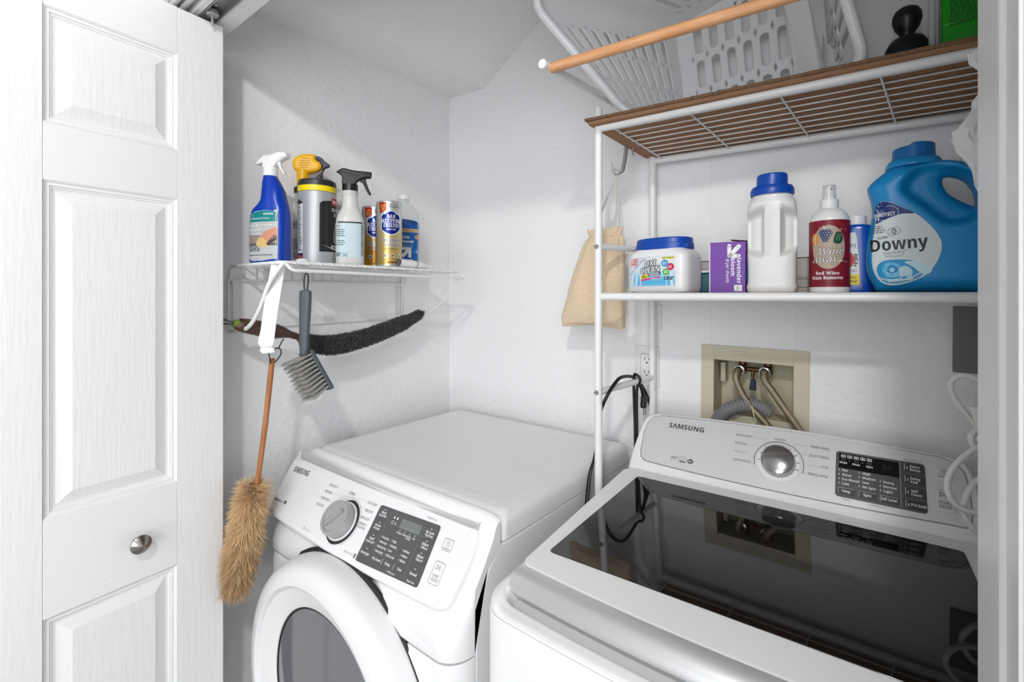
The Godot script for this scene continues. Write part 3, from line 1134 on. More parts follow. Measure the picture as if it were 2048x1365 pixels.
	k.line([Vector2(-0.2695, -0.018), Vector2(-0.2645, -0.0155)], 0.0012, Color(0.9, 0.9, 0.9), 4.0)
	k.text("Sensor Dry", 0.002, -0.055, 0.0048, fade, 3.0, {"w": 0.030})
	k.rect(0.0345, -0.0575, 0.0395, -0.0485, gr)
	k.rect(-0.155, -0.050, -0.1525, -0.044, fade)
	k.text("Drum Light", -0.150, -0.050, 0.004, Color(0.78, 0.78, 0.78), 3.0, {"w": 0.02})
	k.text("*(Hold 3 sec)", 0.176, 0.0615, 0.0036, gr, 3.0, {"w": 0.027})
	part(con, "lettering", k, M.ink)
	var wh := Color(0.93, 0.93, 0.93)
	k = Ink.new(self, flat(O + bas.z * 0.0016, bas.x, bas.y, bas.z))
	var tx := func(s: String, x: float, y: float, h: float, w: float) -> void:
		k.text(s, x, y, h, wh, 3.0, {"al": 1, "f": 1, "w": w})
	for q in [["Mixed", 0.0605, 0.0395, 0.014], ["Load Bell", 0.0605, 0.0335, 0.022], ["Wrinkle", 0.061, 0.0130, 0.018], ["Prevent", 0.061, 0.0070, 0.018], ["Small", 0.0615, -0.0135, 0.014], ["Load Care*", 0.0615, -0.0200, 0.025], ["Drum Light", 0.062, -0.0425, 0.025], ["My Cycle", 0.2005, 0.0360, 0.022], ["*Cycle Save", 0.2005, 0.0300, 0.022], ["Adjust", 0.201, 0.0140, 0.017], ["Time", 0.199, 0.0075, 0.012], ["Adjust", 0.2015, -0.0085, 0.017], ["Time", 0.1995, -0.0150, 0.012], ["Sound", 0.2025, -0.0400, 0.018], ["Dry Level", 0.099, -0.0440, 0.024], ["Temp.", 0.1325, -0.0435, 0.016], ["Time", 0.166, -0.0430, 0.012]]:
		tx.call(q[0], q[1], q[2], 0.0046, q[3])
	k.poly(PackedVector2Array([Vector2(0.2065, 0.0075), Vector2(0.2105, 0.0075), Vector2(0.2085, 0.0115)]), wh, 3.0)
	k.poly(PackedVector2Array([Vector2(0.2070, -0.0110), Vector2(0.2110, -0.0110), Vector2(0.2090, -0.0150)]), wh, 3.0)
	for q in [[0.061, 0.0475], [0.0615, 0.0210], [0.062, -0.0055], [0.0625, -0.0320], [0.2005, 0.0445], [0.201, 0.0215], [0.2015, -0.0010], [0.2025, -0.0295]]:
		k.rect(q[0] - 0.002, q[1], q[0] + 0.002, q[1] + 0.0012, wh, 3.0)
	for i in 4:
		tx.call(["Very Dry", "More Dry", "Normal Dry", "Damp Dry"][i], [0.098, 0.098, 0.0995, 0.098][i], -0.0030 - i * 0.0090, 0.0042, [0.019, 0.019, 0.025, 0.021][i])
		tx.call(["High", "Medium", "Low", "Extra Low"][i], [0.1245, 0.128, 0.124, 0.131][i], -0.0025 - i * 0.0090, 0.0042, [0.010, 0.017, 0.009, 0.022][i])
		k.poly(ellipse(Vector2(0.0855, -0.0010 - i * 0.009), 0.0007, 0.0018, 8), wh, 3.0)
		k.poly(ellipse(Vector2(0.1165, -0.0005 - i * 0.009), 0.0007, 0.0018, 8), wh, 3.0)
	for i in 3:
		tx.call(["60min", "40min", "20min"][i], 0.165, -0.0105 - i * 0.0088, 0.0042, 0.0145)
		k.poly(ellipse(Vector2(0.1545, -0.0085 - i * 0.0088), 0.0007, 0.0018, 8), wh, 3.0)
	for i in 4:
		tx.call(["Drying", "Cooling", "Wrinkle", "End"][i], 0.1245 + i * 0.0145, 0.0155, 0.0034, [0.012, 0.012, 0.0125, 0.006][i])
		k.line([Vector2(0.1235 + i * 0.0145, 0.0235), Vector2(0.1255 + i * 0.0145, 0.022), Vector2(0.1235 + i * 0.0145, 0.0205)], 0.0008, wh)
	tx.call("Prevent", 0.1535, 0.0115, 0.0034, 0.0125)
	k.rect(0.0935, 0.0385, 0.0975, 0.0425, wh, 3.0)
	k.disc(0.1045, 0.0405, 0.0022, 0.0028, wh)
	k.line([Vector2(0.0930, 0.0280), Vector2(0.0930, 0.0335), Vector2(0.0980, 0.0335), Vector2(0.0980, 0.0280)], 0.0008, wh, 2.0, true)
	k.line([Vector2(0.1025, 0.0290), Vector2(0.1045, 0.0330), Vector2(0.1065, 0.0290)], 0.0008, wh, 2.0, true)
	for x in [0.1155, 0.1490]:
		k.rect(x, -0.0465, x + 0.0008, -0.0360, wh, 3.0)
	for x in [0.0790, 0.1825]:
		k.rect(x, -0.0500, x + 0.0004, 0.0470, Color(0.62, 0.62, 0.62), 2.0)
	tx.call("—*Child Lock—", 0.149, -0.0535, 0.0032, 0.027)
	tx.call("*Smart Care", 0.2035, -0.0525, 0.0034, 0.021)
	k.rect(0.121, 0.0290, 0.172, 0.0291, wh, 1.0)
	part(con, "lettering", k, M.ink)
	k = Ink.new(self, flat(O + bas.z * 0.0012, bas.x, bas.y, bas.z))
	for q in [[0.2525, 0.0293, 0.023, 0.0215], [0.2535, -0.0205, 0.0255, 0.0385]]:
		var a := []
		for p in rrect(q[2] - 0.0008, q[3] - 0.0008, 0.0035, 4, Vector2(q[0], q[1])):
			a.append(p)
		k.line(a, 0.0006, Color(0.35, 0.35, 0.35), 2.0, true)
	power_icon(k, 0.2525, 0.0315, 0.0040, 0.0008, gr)
	k.text("POWER", 0.2525, 0.0205, 0.0036, gr, 3.0, {"al": 1, "w": 0.016})
	part(con, "lettering", k, M.ink)
	k = Ink.new(self, flat(O + bas.z * 0.0012, bas.x, bas.y, bas.z))
	start_icon(k, 0.2520, -0.0105, 0.0045, 0.0007, gr)
	k.text("START", 0.2535, -0.0270, 0.0042, gr, 3.0, {"al": 1, "w": 0.016})
	k.text("PAUSE", 0.2540, -0.0345, 0.0042, gr, 3.0, {"al": 1, "w": 0.016})
	k.rect(0.2455, -0.0290, 0.2620, -0.0286, gr)
	part(con, "lettering", k, M.ink)

# ------------------------------------------------------------------ washer
func build_washer() -> void:
	var w := thing("washer", "white top-loading washing machine with smoked glass lid, below the white rack", "washing machine", Vector3(-0.18, 0, -0.885), 2.3)
	var m := MB.new()
	var flatten := Basis(Vector3(1, 0, 0), Vector3(0, 0, -1), Vector3(0, 1, 0))
	m.prism(bowed(0.343, 0.314, 0.365, 0.045, 0.010), 0.02, 0.9055, 0.003, Transform3D(flatten, Vector3.ZERO))
	part(w, "cabinet", m, M.enamel)
	# the crowned top frame round the lid: rises to the back, dips in front of the pull
	m = MB.new()
	var rs := []
	for i in 44:
		var dd := 0.0
		if i > 1:
			dd = 0.15 * pow((i - 1) / 42.0, 1.4)
		var ring := PackedVector3Array()
		var q := resample(bowed(0.343 - dd, 0.314 - dd, 0.365 - dd, maxf(0.050 - dd * 0.3, 0.012), 0.010), 240)
		for p in q:
			var z := -p.y
			var bow := 0.018 * (1.0 - pow(p.x / 0.318, 2.0))
			var e := 1.0 - minf(dd / 0.052, 1.0)
			var top := 0.9635 - 0.0699 * z
			var h := 0.9150 + (top - 0.9150) * sqrt(maxf(0.0, 1.0 - e * e))
			var zz := z - bow
			var side := 1.0 - smoothstep(0.300, 0.325, absf(p.x))
			var drop := smoothstep(0.222, 0.250, zz) * side
			var trough := smoothstep(0.235, 0.250, zz) * (1.0 - smoothstep(0.268, 0.290, zz)) * side
			var front := smoothstep(0.12, 0.33, z)
			h = lerpf(h, 0.9150 + (h - 0.9150) * 0.70, front * (1.0 - drop))
			h = lerpf(h, 0.9110 + 0.0045 * sqrt(maxf(0.0, 1.0 - pow(1.0 - minf(dd / 0.012, 1.0), 2.0))) + 0.004 * smoothstep(0.30, 0.27, zz), drop)
			h -= 0.016 * trough
			if i == 0:
				h = 0.9080
			elif i == 1:
				h = 0.9125
			ring.append(Vector3(p.x, h, z))
		rs.append(ring)
	m.rings(rs)
	part(w, "top_frame", m, M.enamel, 50.0)
	# lid: white frame, smoked glass, silver pull; it slopes up to the back
	var tl := Basis(Vector3.RIGHT, deg_to_rad(4.0))
	var lx := Transform3D(tl, Vector3(0, 0.968, 0))
	m = MB.new()
	m.prism(bowed(0.319, 0.236, 0.214, 0.022, 0.017), -0.016, 0.0, 0.004, lx * Transform3D(flatten, Vector3.ZERO))
	var lid := part(w, "lid", m, M.enamel)
	m = MB.new()
	m.prism(PackedVector2Array(round_poly([Vector2(-0.294, -0.183), Vector2(0.294, -0.183), Vector2(0.279, 0.176), Vector2(-0.274, 0.176)], 0.009)), -0.002, 0.0010, 0.0005, lx * Transform3D(flatten, Vector3.ZERO))
	part(lid, "glass", m, M.smoked_glass, 38.0, "smoked dark lid glass")
	m = MB.new()
	var rr := []
	for i in 33:
		var x := lerpf(-0.3165, 0.3165, i / 32.0)
		var bow := 0.018 * (1.0 - pow(x / 0.318, 2.0))
		var sh := 0.0
		if i == 0 or i == 32:
			sh = 0.35
		var ring := PackedVector3Array()
		for p in [Vector2(0.2365, 0.9515), Vector2(0.2440, 0.9520), Vector2(0.2520, 0.9495), Vector2(0.2600, 0.9445), Vector2(0.2665, 0.9375), Vector2(0.2705, 0.9290), Vector2(0.2700, 0.9235), Vector2(0.2650, 0.9220), Vector2(0.2560, 0.9260), Vector2(0.2365, 0.9320)]:
			var c := Vector2(0.252, 0.938)
			var w2: Vector2 = p.lerp(c, sh * 0.3)
			ring.append(Vector3(x, w2.y, w2.x + bow))
		rr.append(ring)
	m.rings(rr)
	part(lid, "pull_bar", m, M.silver_bar, 50.0, "brushed silver pull along the front of the lid")
	# console: a white arched housing with a silver face sloping back
	var bas := frame_basis(0.0, 38.0)
	var O := Vector3(0, 1.0, -0.233)
	var xf := Transform3D(bas, O)
	m = MB.new()
	var ol := PackedVector2Array()
	for x in range(-9, 10):
		ol.append(Vector2(-0.275 * x / 9.0, 0.1365 - 0.010 * pow(absf(x) / 9.0, 2.0)))
	var oo := PackedVector2Array()
	oo.append_array(PackedVector2Array([Vector2(0.316, -0.045), Vector2(0.3155, 0.02), Vector2(0.310, 0.075), Vector2(0.304, 0.106), Vector2(0.296, 0.119)]))
	oo.append_array(ol)
	oo.append_array(PackedVector2Array([Vector2(-0.296, 0.119), Vector2(-0.304, 0.106), Vector2(-0.310, 0.075), Vector2(-0.3155, 0.02), Vector2(-0.316, -0.045)]))
	m.prism(oo, -0.075, 0.0, 0.006, xf)
	var con := part(w, "console", m, M.enamel, 35.0)
	m = MB.new()
	m.rbox(Vector3(0, 1.0, -0.318), Vector3(0.60, 0.10, 0.07), 0.02, 3)
	part(con, "console_back", m, M.enamel)
	# silver face, slightly sunk behind a grey bead
	var fo := PackedVector2Array()
	fo.append_array(PackedVector2Array([Vector2(0.289, -0.001), Vector2(0.296, 0.006), Vector2(0.2985, 0.022), Vector2(0.2985, 0.070), Vector2(0.294, 0.098), Vector2(0.284, 0.113)]))
	for x in range(-9, 10):
		fo.append(Vector2(-0.262 * x / 9.0, 0.1285 - 0.0075 * pow(absf(x) / 9.0, 2.0)))
	fo.append_array(PackedVector2Array([Vector2(-0.284, 0.113), Vector2(-0.293, 0.098), Vector2(-0.297, 0.070), Vector2(-0.294, 0.022), Vector2(-0.290, 0.008), Vector2(-0.282, 0.001)]))
	for x in range(-8, 9):
		fo.append(Vector2(0.270 * x / 8.0, -0.0075 + 0.0065 * pow(absf(x) / 8.0, 2.0)))
	m = MB.new()
	m.prism(fo, -0.004, 0.0008, 0.0006, xf)
	part(con, "silver_face", m, M.silver_panel)
	m = MB.new()
	var bd := PackedVector3Array()
	for p in fo:
		bd.append(xf * Vector3(p.x, p.y, 0.0006))
	m.tube(bd, 0.0011, 6, true)
	part(con, "face_bead", m, M.grey_metal)
	# dark control panel and its keys
	m = MB.new()
	m.prism(rrect(0.138, 0.0925, 0.006, 4, Vector2(0.1705, 0.0550)), -0.001, 0.0022, 0.0006, xf)
	part(con, "control_panel", m, M.dark_panel)
	m = MB.new()
	m.prism(rrect(0.0945, 0.0300, 0.001, 2, Vector2(0.1540, 0.0815)), 0.0, 0.0028, 0.0, xf)
	part(con, "display_screen", m, M.black_screen)
	for q in [[0.1195, 0.0205, 0.0265, 0.0125], [0.1523, 0.0205, 0.0270, 0.0125], [0.1850, 0.0205, 0.0270, 0.0125]]:
		m = MB.new()
		m.prism(rrect(q[2], q[3], 0.0012, 2, Vector2(q[0], q[1])), 0.0, 0.0034, 0.0006, xf)
		part(con, "key", m, M.dark_panel_deep)
	for i in 4:
		m = MB.new()
		m.prism(rrect(0.0305, 0.0165, 0.0015, 2, Vector2(0.2230, 0.0893 - i * 0.0233)), 0.0, 0.0034, 0.0006, xf)
		part(con, "key", m, M.dark_panel_deep)
	m = MB.new()
	m.prism(rrect(0.0012, 0.088, 0.0004, 1, Vector2(0.2025, 0.0550)), 0.0, 0.0034, 0.0, xf)
	part(con, "divider", m, M.grey_metal)
	for q in [[0.2660, 0.0885, 0.0245, 0.0215], [0.2640, 0.0390, 0.0250, 0.0385]]:
		m = MB.new()
		m.prism(rrect(q[2], q[3], 0.003, 3, Vector2(q[0], q[1])), 0.0, 0.004, 0.0016, xf)
		part(con, "power_button" if q[1] > 0.06 else "start_button", m, M.silver_panel)
	# programme dial: domed chrome
	var kb := bas * Basis(Vector3.RIGHT, PI / 2)
	var kc := xf * Vector3(0.0008, 0.0540, 0.0008)
	m = MB.new()
	m.lathe([Vector2(0, 0), Vector2(0.0410, 0), Vector2(0.0405, 0.0012), Vector2(0, 0.0016)], 56, kc, kb)
	part(con, "dial_plate", m, M.white_plastic)
	m = MB.new()
	m.lathe([Vector2(0, 0.001), Vector2(0.0325, 0.001), Vector2(0.0318, 0.010), Vector2(0.0305, 0.018), Vector2(0.0, 0.018)], 56, kc, kb)
	part(con, "dial_skirt", m, M.dial_grey)
	m = MB.new()
	m.lathe([Vector2(0, 0.017), Vector2(0.0310, 0.0178), Vector2(0.0312, 0.0195), Vector2(0.0300, 0.0206), Vector2(0.0270, 0.0220), Vector2(0.0200, 0.0242), Vector2(0.0100, 0.0257), Vector2(0.0, 0.0262)], 56, kc, kb)
	part(con, "dial", m, M.knob_metal)
	# print
	var k := Ink.new(self, flat(O + bas.z * 0.0010, bas.x, bas.y, bas.z))
	var dk := Color(0.22, 0.22, 0.22)
	var gr := Color(0.45, 0.45, 0.45)
	k.text("SΛMSUNG", -0.239, 0.0935, 0.0118, Color(0.25, 0.25, 0.25), 3.0, {"f": 1, "w": 0.0815})
	k.text("HEAVY DUTY", -0.0877, 0.0993, 0.0052, dk, 3.0, {"w": 0.0345})
	k.text("BEDDING", -0.0873, 0.0805, 0.0052, gr, 3.0, {"w": 0.0240})
	k.text("DELICATE", -0.0876, 0.0612, 0.0050, Color(0.62, 0.62, 0.62), 3.0, {"w": 0.0265})
	k.text("WATERPROOF", -0.0870, 0.0415, 0.0052, gr, 3.0, {"w": 0.0355})
	k.text("NORMAL", -0.0102, 0.1035, 0.0050, gr, 3.0, {"w": 0.0230})
	k.text("PERM PRESS", 0.0900, 0.0988, 0.0052, dk, 3.0, {"al": 2, "w": 0.0330})
	k.text("QUICK WASH", 0.0895, 0.0796, 0.0052, dk, 3.0, {"al": 2, "w": 0.0345})
	k.text("SPIN", 0.0890, 0.0590, 0.0050, gr, 3.0, {"al": 2, "w": 0.0125})
	k.text("RINSE+SPIN", 0.0888, 0.0400, 0.0052, dk, 3.0, {"al": 2, "w": 0.0330})
	for q in [[[-0.050, 0.1015], [-0.022, 0.1015], [-0.018, 0.0975]], [[-0.060, 0.083], [-0.040, 0.083], [-0.036, 0.080]], [[0.053, 0.101], [0.028, 0.101], [0.024, 0.098]], [[0.052, 0.082], [0.042, 0.081]], [[0.074, 0.0615], [0.052, 0.0605]], [[0.053, 0.0430], [0.046, 0.040]]]:
		var pts := []
		for p in q:
			pts.append(Vector2(p[0], p[1]))
		k.line(pts, 0.0004, Color(0.6, 0.6, 0.6))
	var arc := []
	for i in 33:
		arc.append(Vector2(0.0008, 0.0540) + Vector2.from_angle(deg_to_rad(197.0 - i * 214.0 / 32)) * 0.0462)
	k.line(arc, 0.0011, dk)
	k.text("VRT", -0.2200, 0.0165, 0.0072, dk, 3.0, {"w": 0.0145})
	k.disc(-0.2040, 0.0230, 0.0007, 0.0007, dk)
	k.line([Vector2(-0.200, 0.013), Vector2(-0.186, 0.013), Vector2(-0.186, 0.0262), Vector2(-0.200, 0.0262)], 0.0005, gr, 2.0, true)
	k.rect(-0.199, 0.0135, -0.187, 0.0165, gr)
	k.line([Vector2(-0.198, 0.018), Vector2(-0.194, 0.0195), Vector2(-0.191, 0.019), Vector2(-0.1885, 0.0215), Vector2(-0.191, 0.023)], 0.0007, gr)
	k.disc(-0.1755, 0.0190, 0.0068, 0.0052, dk)
	k.text("he", -0.1755, 0.0165, 0.0052, Color(0.9, 0.9, 0.9), 5.0, {"al": 1, "f": 1})
	k.text("*Sound", 0.112, 0.0035, 0.0034, gr, 3.0, {"w": 0.014})
	k.text("—*Child Lock—", 0.152, 0.0035, 0.0032, gr, 3.0, {"w": 0.032})
	k.text("*(Hold 3 sec)", 0.209, 0.1035, 0.0034, gr, 3.0, {"w": 0.027})
	part(con, "lettering", k, M.ink)
	k = Ink.new(self, flat(O + bas.z * 0.0026, bas.x, bas.y, bas.z))
	for i in 9:
		var a := deg_to_rad(181.0 - i * 24.5)
		k.line([Vector2(0.0008, 0.0540) + Vector2.from_angle(a) * 0.0335, Vector2(0.0008, 0.0540) + Vector2.from_angle(a) * 0.0392], 0.0011, dk)
	part(con, "dial_marks", k, M.ink)
	k = Ink.new(self, flat(O + bas.z * 0.0034, bas.x, bas.y, bas.z))
	var wh := Color(0.93, 0.93, 0.93)
	for i in 4:
		k.text(["Hot", "Warm", "Eco Warm", "Cold"][i], 0.1125, 0.0595 - i * 0.0089, 0.0046, wh, 3.0, {"f": 1, "w": [0.0090, 0.0145, 0.0260, 0.0110][i]})
		k.rect(0.1070, 0.0600 - i * 0.0089, 0.1082, 0.0635 - i * 0.0089, wh, 3.0)
		k.text(["High", "Medium", "Low", "No Spin"][i], 0.1450, 0.0600 - i * 0.0089, 0.0046, wh, 3.0, {"f": 1, "w": [0.0125, 0.0205, 0.0105, 0.0205][i]})
		k.rect(0.1395, 0.0605 - i * 0.0089, 0.1407, 0.0640 - i * 0.0089, wh, 3.0)
	for i in 3:
		k.text(["Heavy", "Normal", "Light"][i], 0.1770, 0.0505 - i * 0.0087, 0.0046, wh, 3.0, {"f": 1, "w": [0.0165, 0.0195, 0.0140][i]})
		k.rect(0.1718, 0.0510 - i * 0.0087, 0.1730, 0.0545 - i * 0.0087, wh, 3.0)
		k.text(["Temp.", "Spin", "Soil Level"][i], [0.1195, 0.1523, 0.1850][i], 0.0180, 0.0052, wh, 3.0, {"al": 1, "f": 1, "w": [0.0145, 0.0120, 0.0235][i]})
		k.line([Vector2([0.1070, 0.1395, 0.1722][i], 0.0150), Vector2([0.1070, 0.1395, 0.1722][i], 0.0262), Vector2([0.1320, 0.1650, 0.1978][i], 0.0262)], 0.0006, Color(0.8, 0.8, 0.8))
	for i in 3:
		k.text([["Extra", "Rinse"], ["Delay", "End"], ["Self", "Clean"]][i][0], 0.2175, 0.0900 - i * 0.0233, 0.0046, wh, 3.0, {"f": 1, "w": [0.0135, 0.0145, 0.0100][i]})
		k.text([["Extra", "Rinse"], ["Delay", "End"], ["Self", "Clean"]][i][1], 0.2175, 0.0835 - i * 0.0233, 0.0046, wh, 3.0, {"f": 1, "w": [0.0145, 0.0100, 0.0150][i]})
	k.text("Pre Soak", 0.2168, 0.0175, 0.0050, wh, 3.0, {"f": 1, "w": 0.0215})
	for i in 4:
		k.rect(0.2090, 0.0835 - i * 0.0233, 0.2100, 0.0965 - i * 0.0233, Color(0.8, 0.8, 0.8), 3.0)
		k.rect(0.2125, 0.0865 - i * 0.0233, 0.2138, 0.0910 - i * 0.0233, wh, 3.0)
	for i in 5:
		var x := 0.1140 + i * 0.0105
		k.line([Vector2(x - 0.0036, 0.0885), Vector2(x + 0.0036, 0.0885), Vector2(x + 0.0036, 0.0935), Vector2(x - 0.0036, 0.0935)], 0.0009, wh, 2.0, true)
		k.rect(x - 0.0018, 0.0900, x + 0.0018, 0.0920, wh, 3.0)
		var g := Color(0.45, 0.45, 0.45)
		if i % 2 == 0:
			k.line([Vector2(x - 0.003, 0.0850), Vector2(x - 0.002, 0.0815), Vector2(x + 0.002, 0.0815), Vector2(x + 0.003, 0.0850)], 0.0007, g, 2.0, true)
		else:
			k.poly(PackedVector2Array([Vector2(x - 0.001, 0.0815), Vector2(x + 0.0015, 0.0832), Vector2(x - 0.001, 0.0850)]), g)
	for i in 3:
		k.text(["Wash", "Rinse", "Spin"][i], 0.1140 + i * 0.0210, 0.0755, 0.0040, wh, 3.0, {"al": 1, "f": 1, "w": [0.0125, 0.0120, 0.0105][i]})
	k.text("88", 0.1830, 0.0755, 0.0110, Color(0.11, 0.11, 0.115), 2.0, {"al": 1})
	part(con, "lettering", k, M.ink)
	k = Ink.new(self, flat(O + bas.z * 0.0042, bas.x, bas.y, bas.z))
	power_icon(k, 0.2660, 0.0920, 0.0036, 0.0008, dk)
	k.text("POWER", 0.2660, 0.0800, 0.0040, dk, 3.0, {"al": 1, "w": 0.0175})
	part(con, "lettering", k, M.ink)
	k = Ink.new(self, flat(O + bas.z * 0.0042, bas.x, bas.y, bas.z))
	start_icon(k, 0.2625, 0.0490, 0.0045, 0.0008, dk)
	k.text("START", 0.2640, 0.0325, 0.0046, dk, 3.0, {"al": 1, "w": 0.0170})
	k.text("PAUSE", 0.2640, 0.0245, 0.0046, dk, 3.0, {"al": 1, "w": 0.0170})
	k.rect(0.2555, 0.0306, 0.2725, 0.0310, dk)
	part(con, "lettering", k, M.ink)

# an outline in (x, -z): half width, front and back reach, corner radius, bow of the front
static func bowed(hx: float, zf: float, zb: float, r: float, bow: float) -> PackedVector2Array:
	var out := PackedVector2Array()
	for q in [[hx - r, zb - r, 0], [-hx + r, zb - r, 1]]:
		for i in 9:
			var a: float = PI / 2 * (q[2] + i / 8.0)
			out.append(Vector2(q[0] + r * cos(a), q[1] + r * sin(a)))
	for i in 9:
		var a := PI / 2 * (2 + i / 8.0)
		out.append(Vector2(-hx + r + r * cos(a), -zf + r + r * sin(a)))
	for i in range(1, 16):
		var x := lerpf(-hx + r, hx - r, i / 16.0)
		out.append(Vector2(x, -zf - bow * (1.0 - pow(x / (hx - r), 2.0))))
	for i in 9:
		var a := PI / 2 * (3 + i / 8.0)
		out.append(Vector2(hx - r + r * cos(a), -zf + r + r * sin(a)))
	return out

static func round_poly(pn: Array, r: float, n := 4) -> Array:
	var out := []
	var m := pn.size()
	for i in m:
		var a: Vector2 = pn[(i + m - 1) % m] - pn[i]
		var b: Vector2 = pn[(i + 1) % m] - pn[i]
		var p0: Vector2 = pn[i] + a.normalized() * r
		var p2: Vector2 = pn[i] + b.normalized() * r
		for k in n + 1:
			var t := float(k) / n
			out.append(p0.lerp(pn[i], t).lerp(Vector2(pn[i]).lerp(p2, t), t))
	return out

static func resample(q: PackedVector2Array, n: int) -> PackedVector2Array:
	var tot := 0.0
	for i in q.size():
		tot += q[i].distance_to(q[(i + 1) % q.size()])
	var out := PackedVector2Array()
	var i := 0
	var acc := 0.0
	for k in n:
		var want := tot * k / n
		while i < q.size() - 1 and acc + q[i].distance_to(q[(i + 1) % q.size()]) < want:
			acc += q[i].distance_to(q[(i + 1) % q.size()])
			i += 1
		var e := q[i].distance_to(q[(i + 1) % q.size()])
		out.append(q[i].lerp(q[(i + 1) % q.size()], clampf((want - acc) / maxf(e, 1e-9), 0.0, 1.0)))
	return out

# ------------------------------------------------------------------ rack over the washer
const FL := Vector3(-0.552, 0, -1.030)
const RL := Vector3(-0.515, 0, -1.270)
const FR := Vector3(0.128, 0, -1.088)
const RR := Vector3(0.150, 0, -1.287)

func rod(a: Vector3, b: Vector3, r: float, seg := 12) -> MB:
	var m := MB.new()
	m.tube(PackedVector3Array([a, b]), r, seg)
	return m

func build_rack() -> void:
	var B := (FL + RR) * 0.5
	var t := thing("storage_rack", "white tubular steel rack standing over the washer, with two wire shelves", "rack", B)
	var up := Vector3.UP
	var post_r := 0.0092
	for q in [[FL, 1.850], [RL, 1.905], [FR, 1.850], [RR, 1.895]]:
		var m := MB.new()
		m.tube(PackedVector3Array([q[0] - B, q[0] - B + up * 1.139]), post_r, 16)
		m.tube(PackedVector3Array([q[0] - B + up * 1.1405, q[0] - B + up * (q[1] - 0.002), q[0] - B + up * q[1]]), [post_r, post_r, post_r * 0.8], 16)
		m.tube(PackedVector3Array([q[0] - B + up * 1.13, q[0] - B + up * 1.15]), post_r * 0.93, 12)
		part(t, "post", m, M.white_coat)
	# shelves: end to end rails, then the wires
	for lev in [[1.7985, 1.7670, 1.797, 1.7490], [1.3955, 1.3955, 1.3955, 1.3955]]:
		var a0: Vector3 = FL - B + up * lev[0]
		var a1: Vector3 = FR - B + up * lev[2]
		var b0: Vector3 = RL - B + up * lev[1]
		var b1: Vector3 = RR - B + up * lev[3]
		part(t, "shelf_rail", rod(a0 + (a1 - a0).normalized() * 0.007, a1, 0.0092, 16), M.white_coat)
		part(t, "shelf_rail", rod(b0 + (b1 - b0).normalized() * 0.007, b1, 0.0092, 16), M.white_coat)
		var mid: bool = lev[0] < 1.5
		for i in 8:
			var f := 0.105 + i * 0.109
			var p: Vector3 = a0.lerp(b0, f)
			var q: Vector3 = a1.lerp(b1, f)
			part(t, "shelf_wire", rod(p + (q - p).normalized() * (0.022 if f < 0.9 else 0.03) + up * 0.0025, q - (q - p).normalized() * 0.012 + up * 0.0025, 0.0016, 8), M.wire_coat)
		for f in [0.047, 0.302, 0.553, 0.785, 0.985]:
			part(t, "cross_wire", rod(a0.lerp(a1, f) - up * 0.001, b0.lerp(b1, f) - up * 0.001, 0.0019, 8), M.wire_coat)
		if mid:
			continue
	# side bars
	for q in [[FL, RL], [FR, RR]]:
		for y in [0.30, 1.1665, 1.515]:
			part(t, "side_bar", rod(q[0] - B + up * y, q[1] - B + up * (y + 0.008), 0.0080, 14), M.white_coat)
			var m := MB.new()
			m.lathe([Vector2(0, 0), Vector2(0.0062, 0), Vector2(0.0058, 0.0016), Vector2(0.003, 0.0022), Vector2(0.0022, 0.0010), Vector2(0, 0.0010)], 16, q[0] - B + up * y + Vector3(-0.001, 0, post_r - 0.0006), Basis(Vector3.RIGHT, PI / 2))
			part(t, "bolt", m, M.chrome)
	# the hanging arms, reaching out to the front, and the wooden dowel between them
	for q in [[Vector3(-0.555, 1.8675, -0.800), Vector3(-0.545, 1.890, -1.262)], [Vector3(0.10, 1.8675, -0.852), Vector3(0.152, 1.890, -1.280)]]:
		var m := MB.new()
		var d: Vector3 = (q[1] - q[0]).normalized()
		m.tube(PackedVector3Array([q[0] - B, q[0] - B + d * 0.0015, q[1] - B]), [0.0078, 0.0092, 0.0092], 16)
		part(t, "hanging_arm", m, M.white_coat)
		m = MB.new()
		m.tube(PackedVector3Array([q[0] - B - d * 0.003, q[0] - B - d * 0.001, q[0] - B + d * 0.002]), [0.0088, 0.0102, 0.0102], 20)
		part(t, "end_cap", m, M.white_plastic)
	part(t, "dowel", rod(Vector3(-0.549, 1.8655, -0.822) - B, Vector3(0.097, 1.8655, -0.872) - B, 0.0105, 18), M.pine_dowel, 38.0, "round unpainted wooden dowel")
	# the sheet of cardboard on the upper shelf: a folded sheet with a torn front edge
	var cb := thing("cardboard_sheet", "brown corrugated cardboard sheet with torn edge lying on the upper rack shelf", "cardboard", Vector3(-0.2, 1.806, -1.15))
	var m2 := MB.new()
	var a := Vector3(-0.566, 1.8035, -1.006) - cb.position
	var b := Vector3(0.135, 1.8045, -1.078) - cb.position
	var c := Vector3(0.150, 1.7600, -1.285) - cb.position
	var dd := Vector3(-0.533, 1.7760, -1.268) - cb.position
	var rows := []
	for i in 41:
		var f := i / 40.0
		var p := a.lerp(b, f)
		var q := dd.lerp(c, f)
		var wv := 0.0006 * sin(i * 1.9) + 0.0004 * sin(i * 0.7)
		rows.append(PackedVector3Array([p + Vector3(0, -0.0005, wv), p + Vector3(0, 0.0075, wv), q + Vector3(0, 0.0075, 0), q]))
	m2.rings(rows)
	part(cb, "lower_sheet", m2, M.cardboard)
	m2 = MB.new()
	rows = []
	var rng := RandomNumberGenerator.new()
	rng.seed = 5
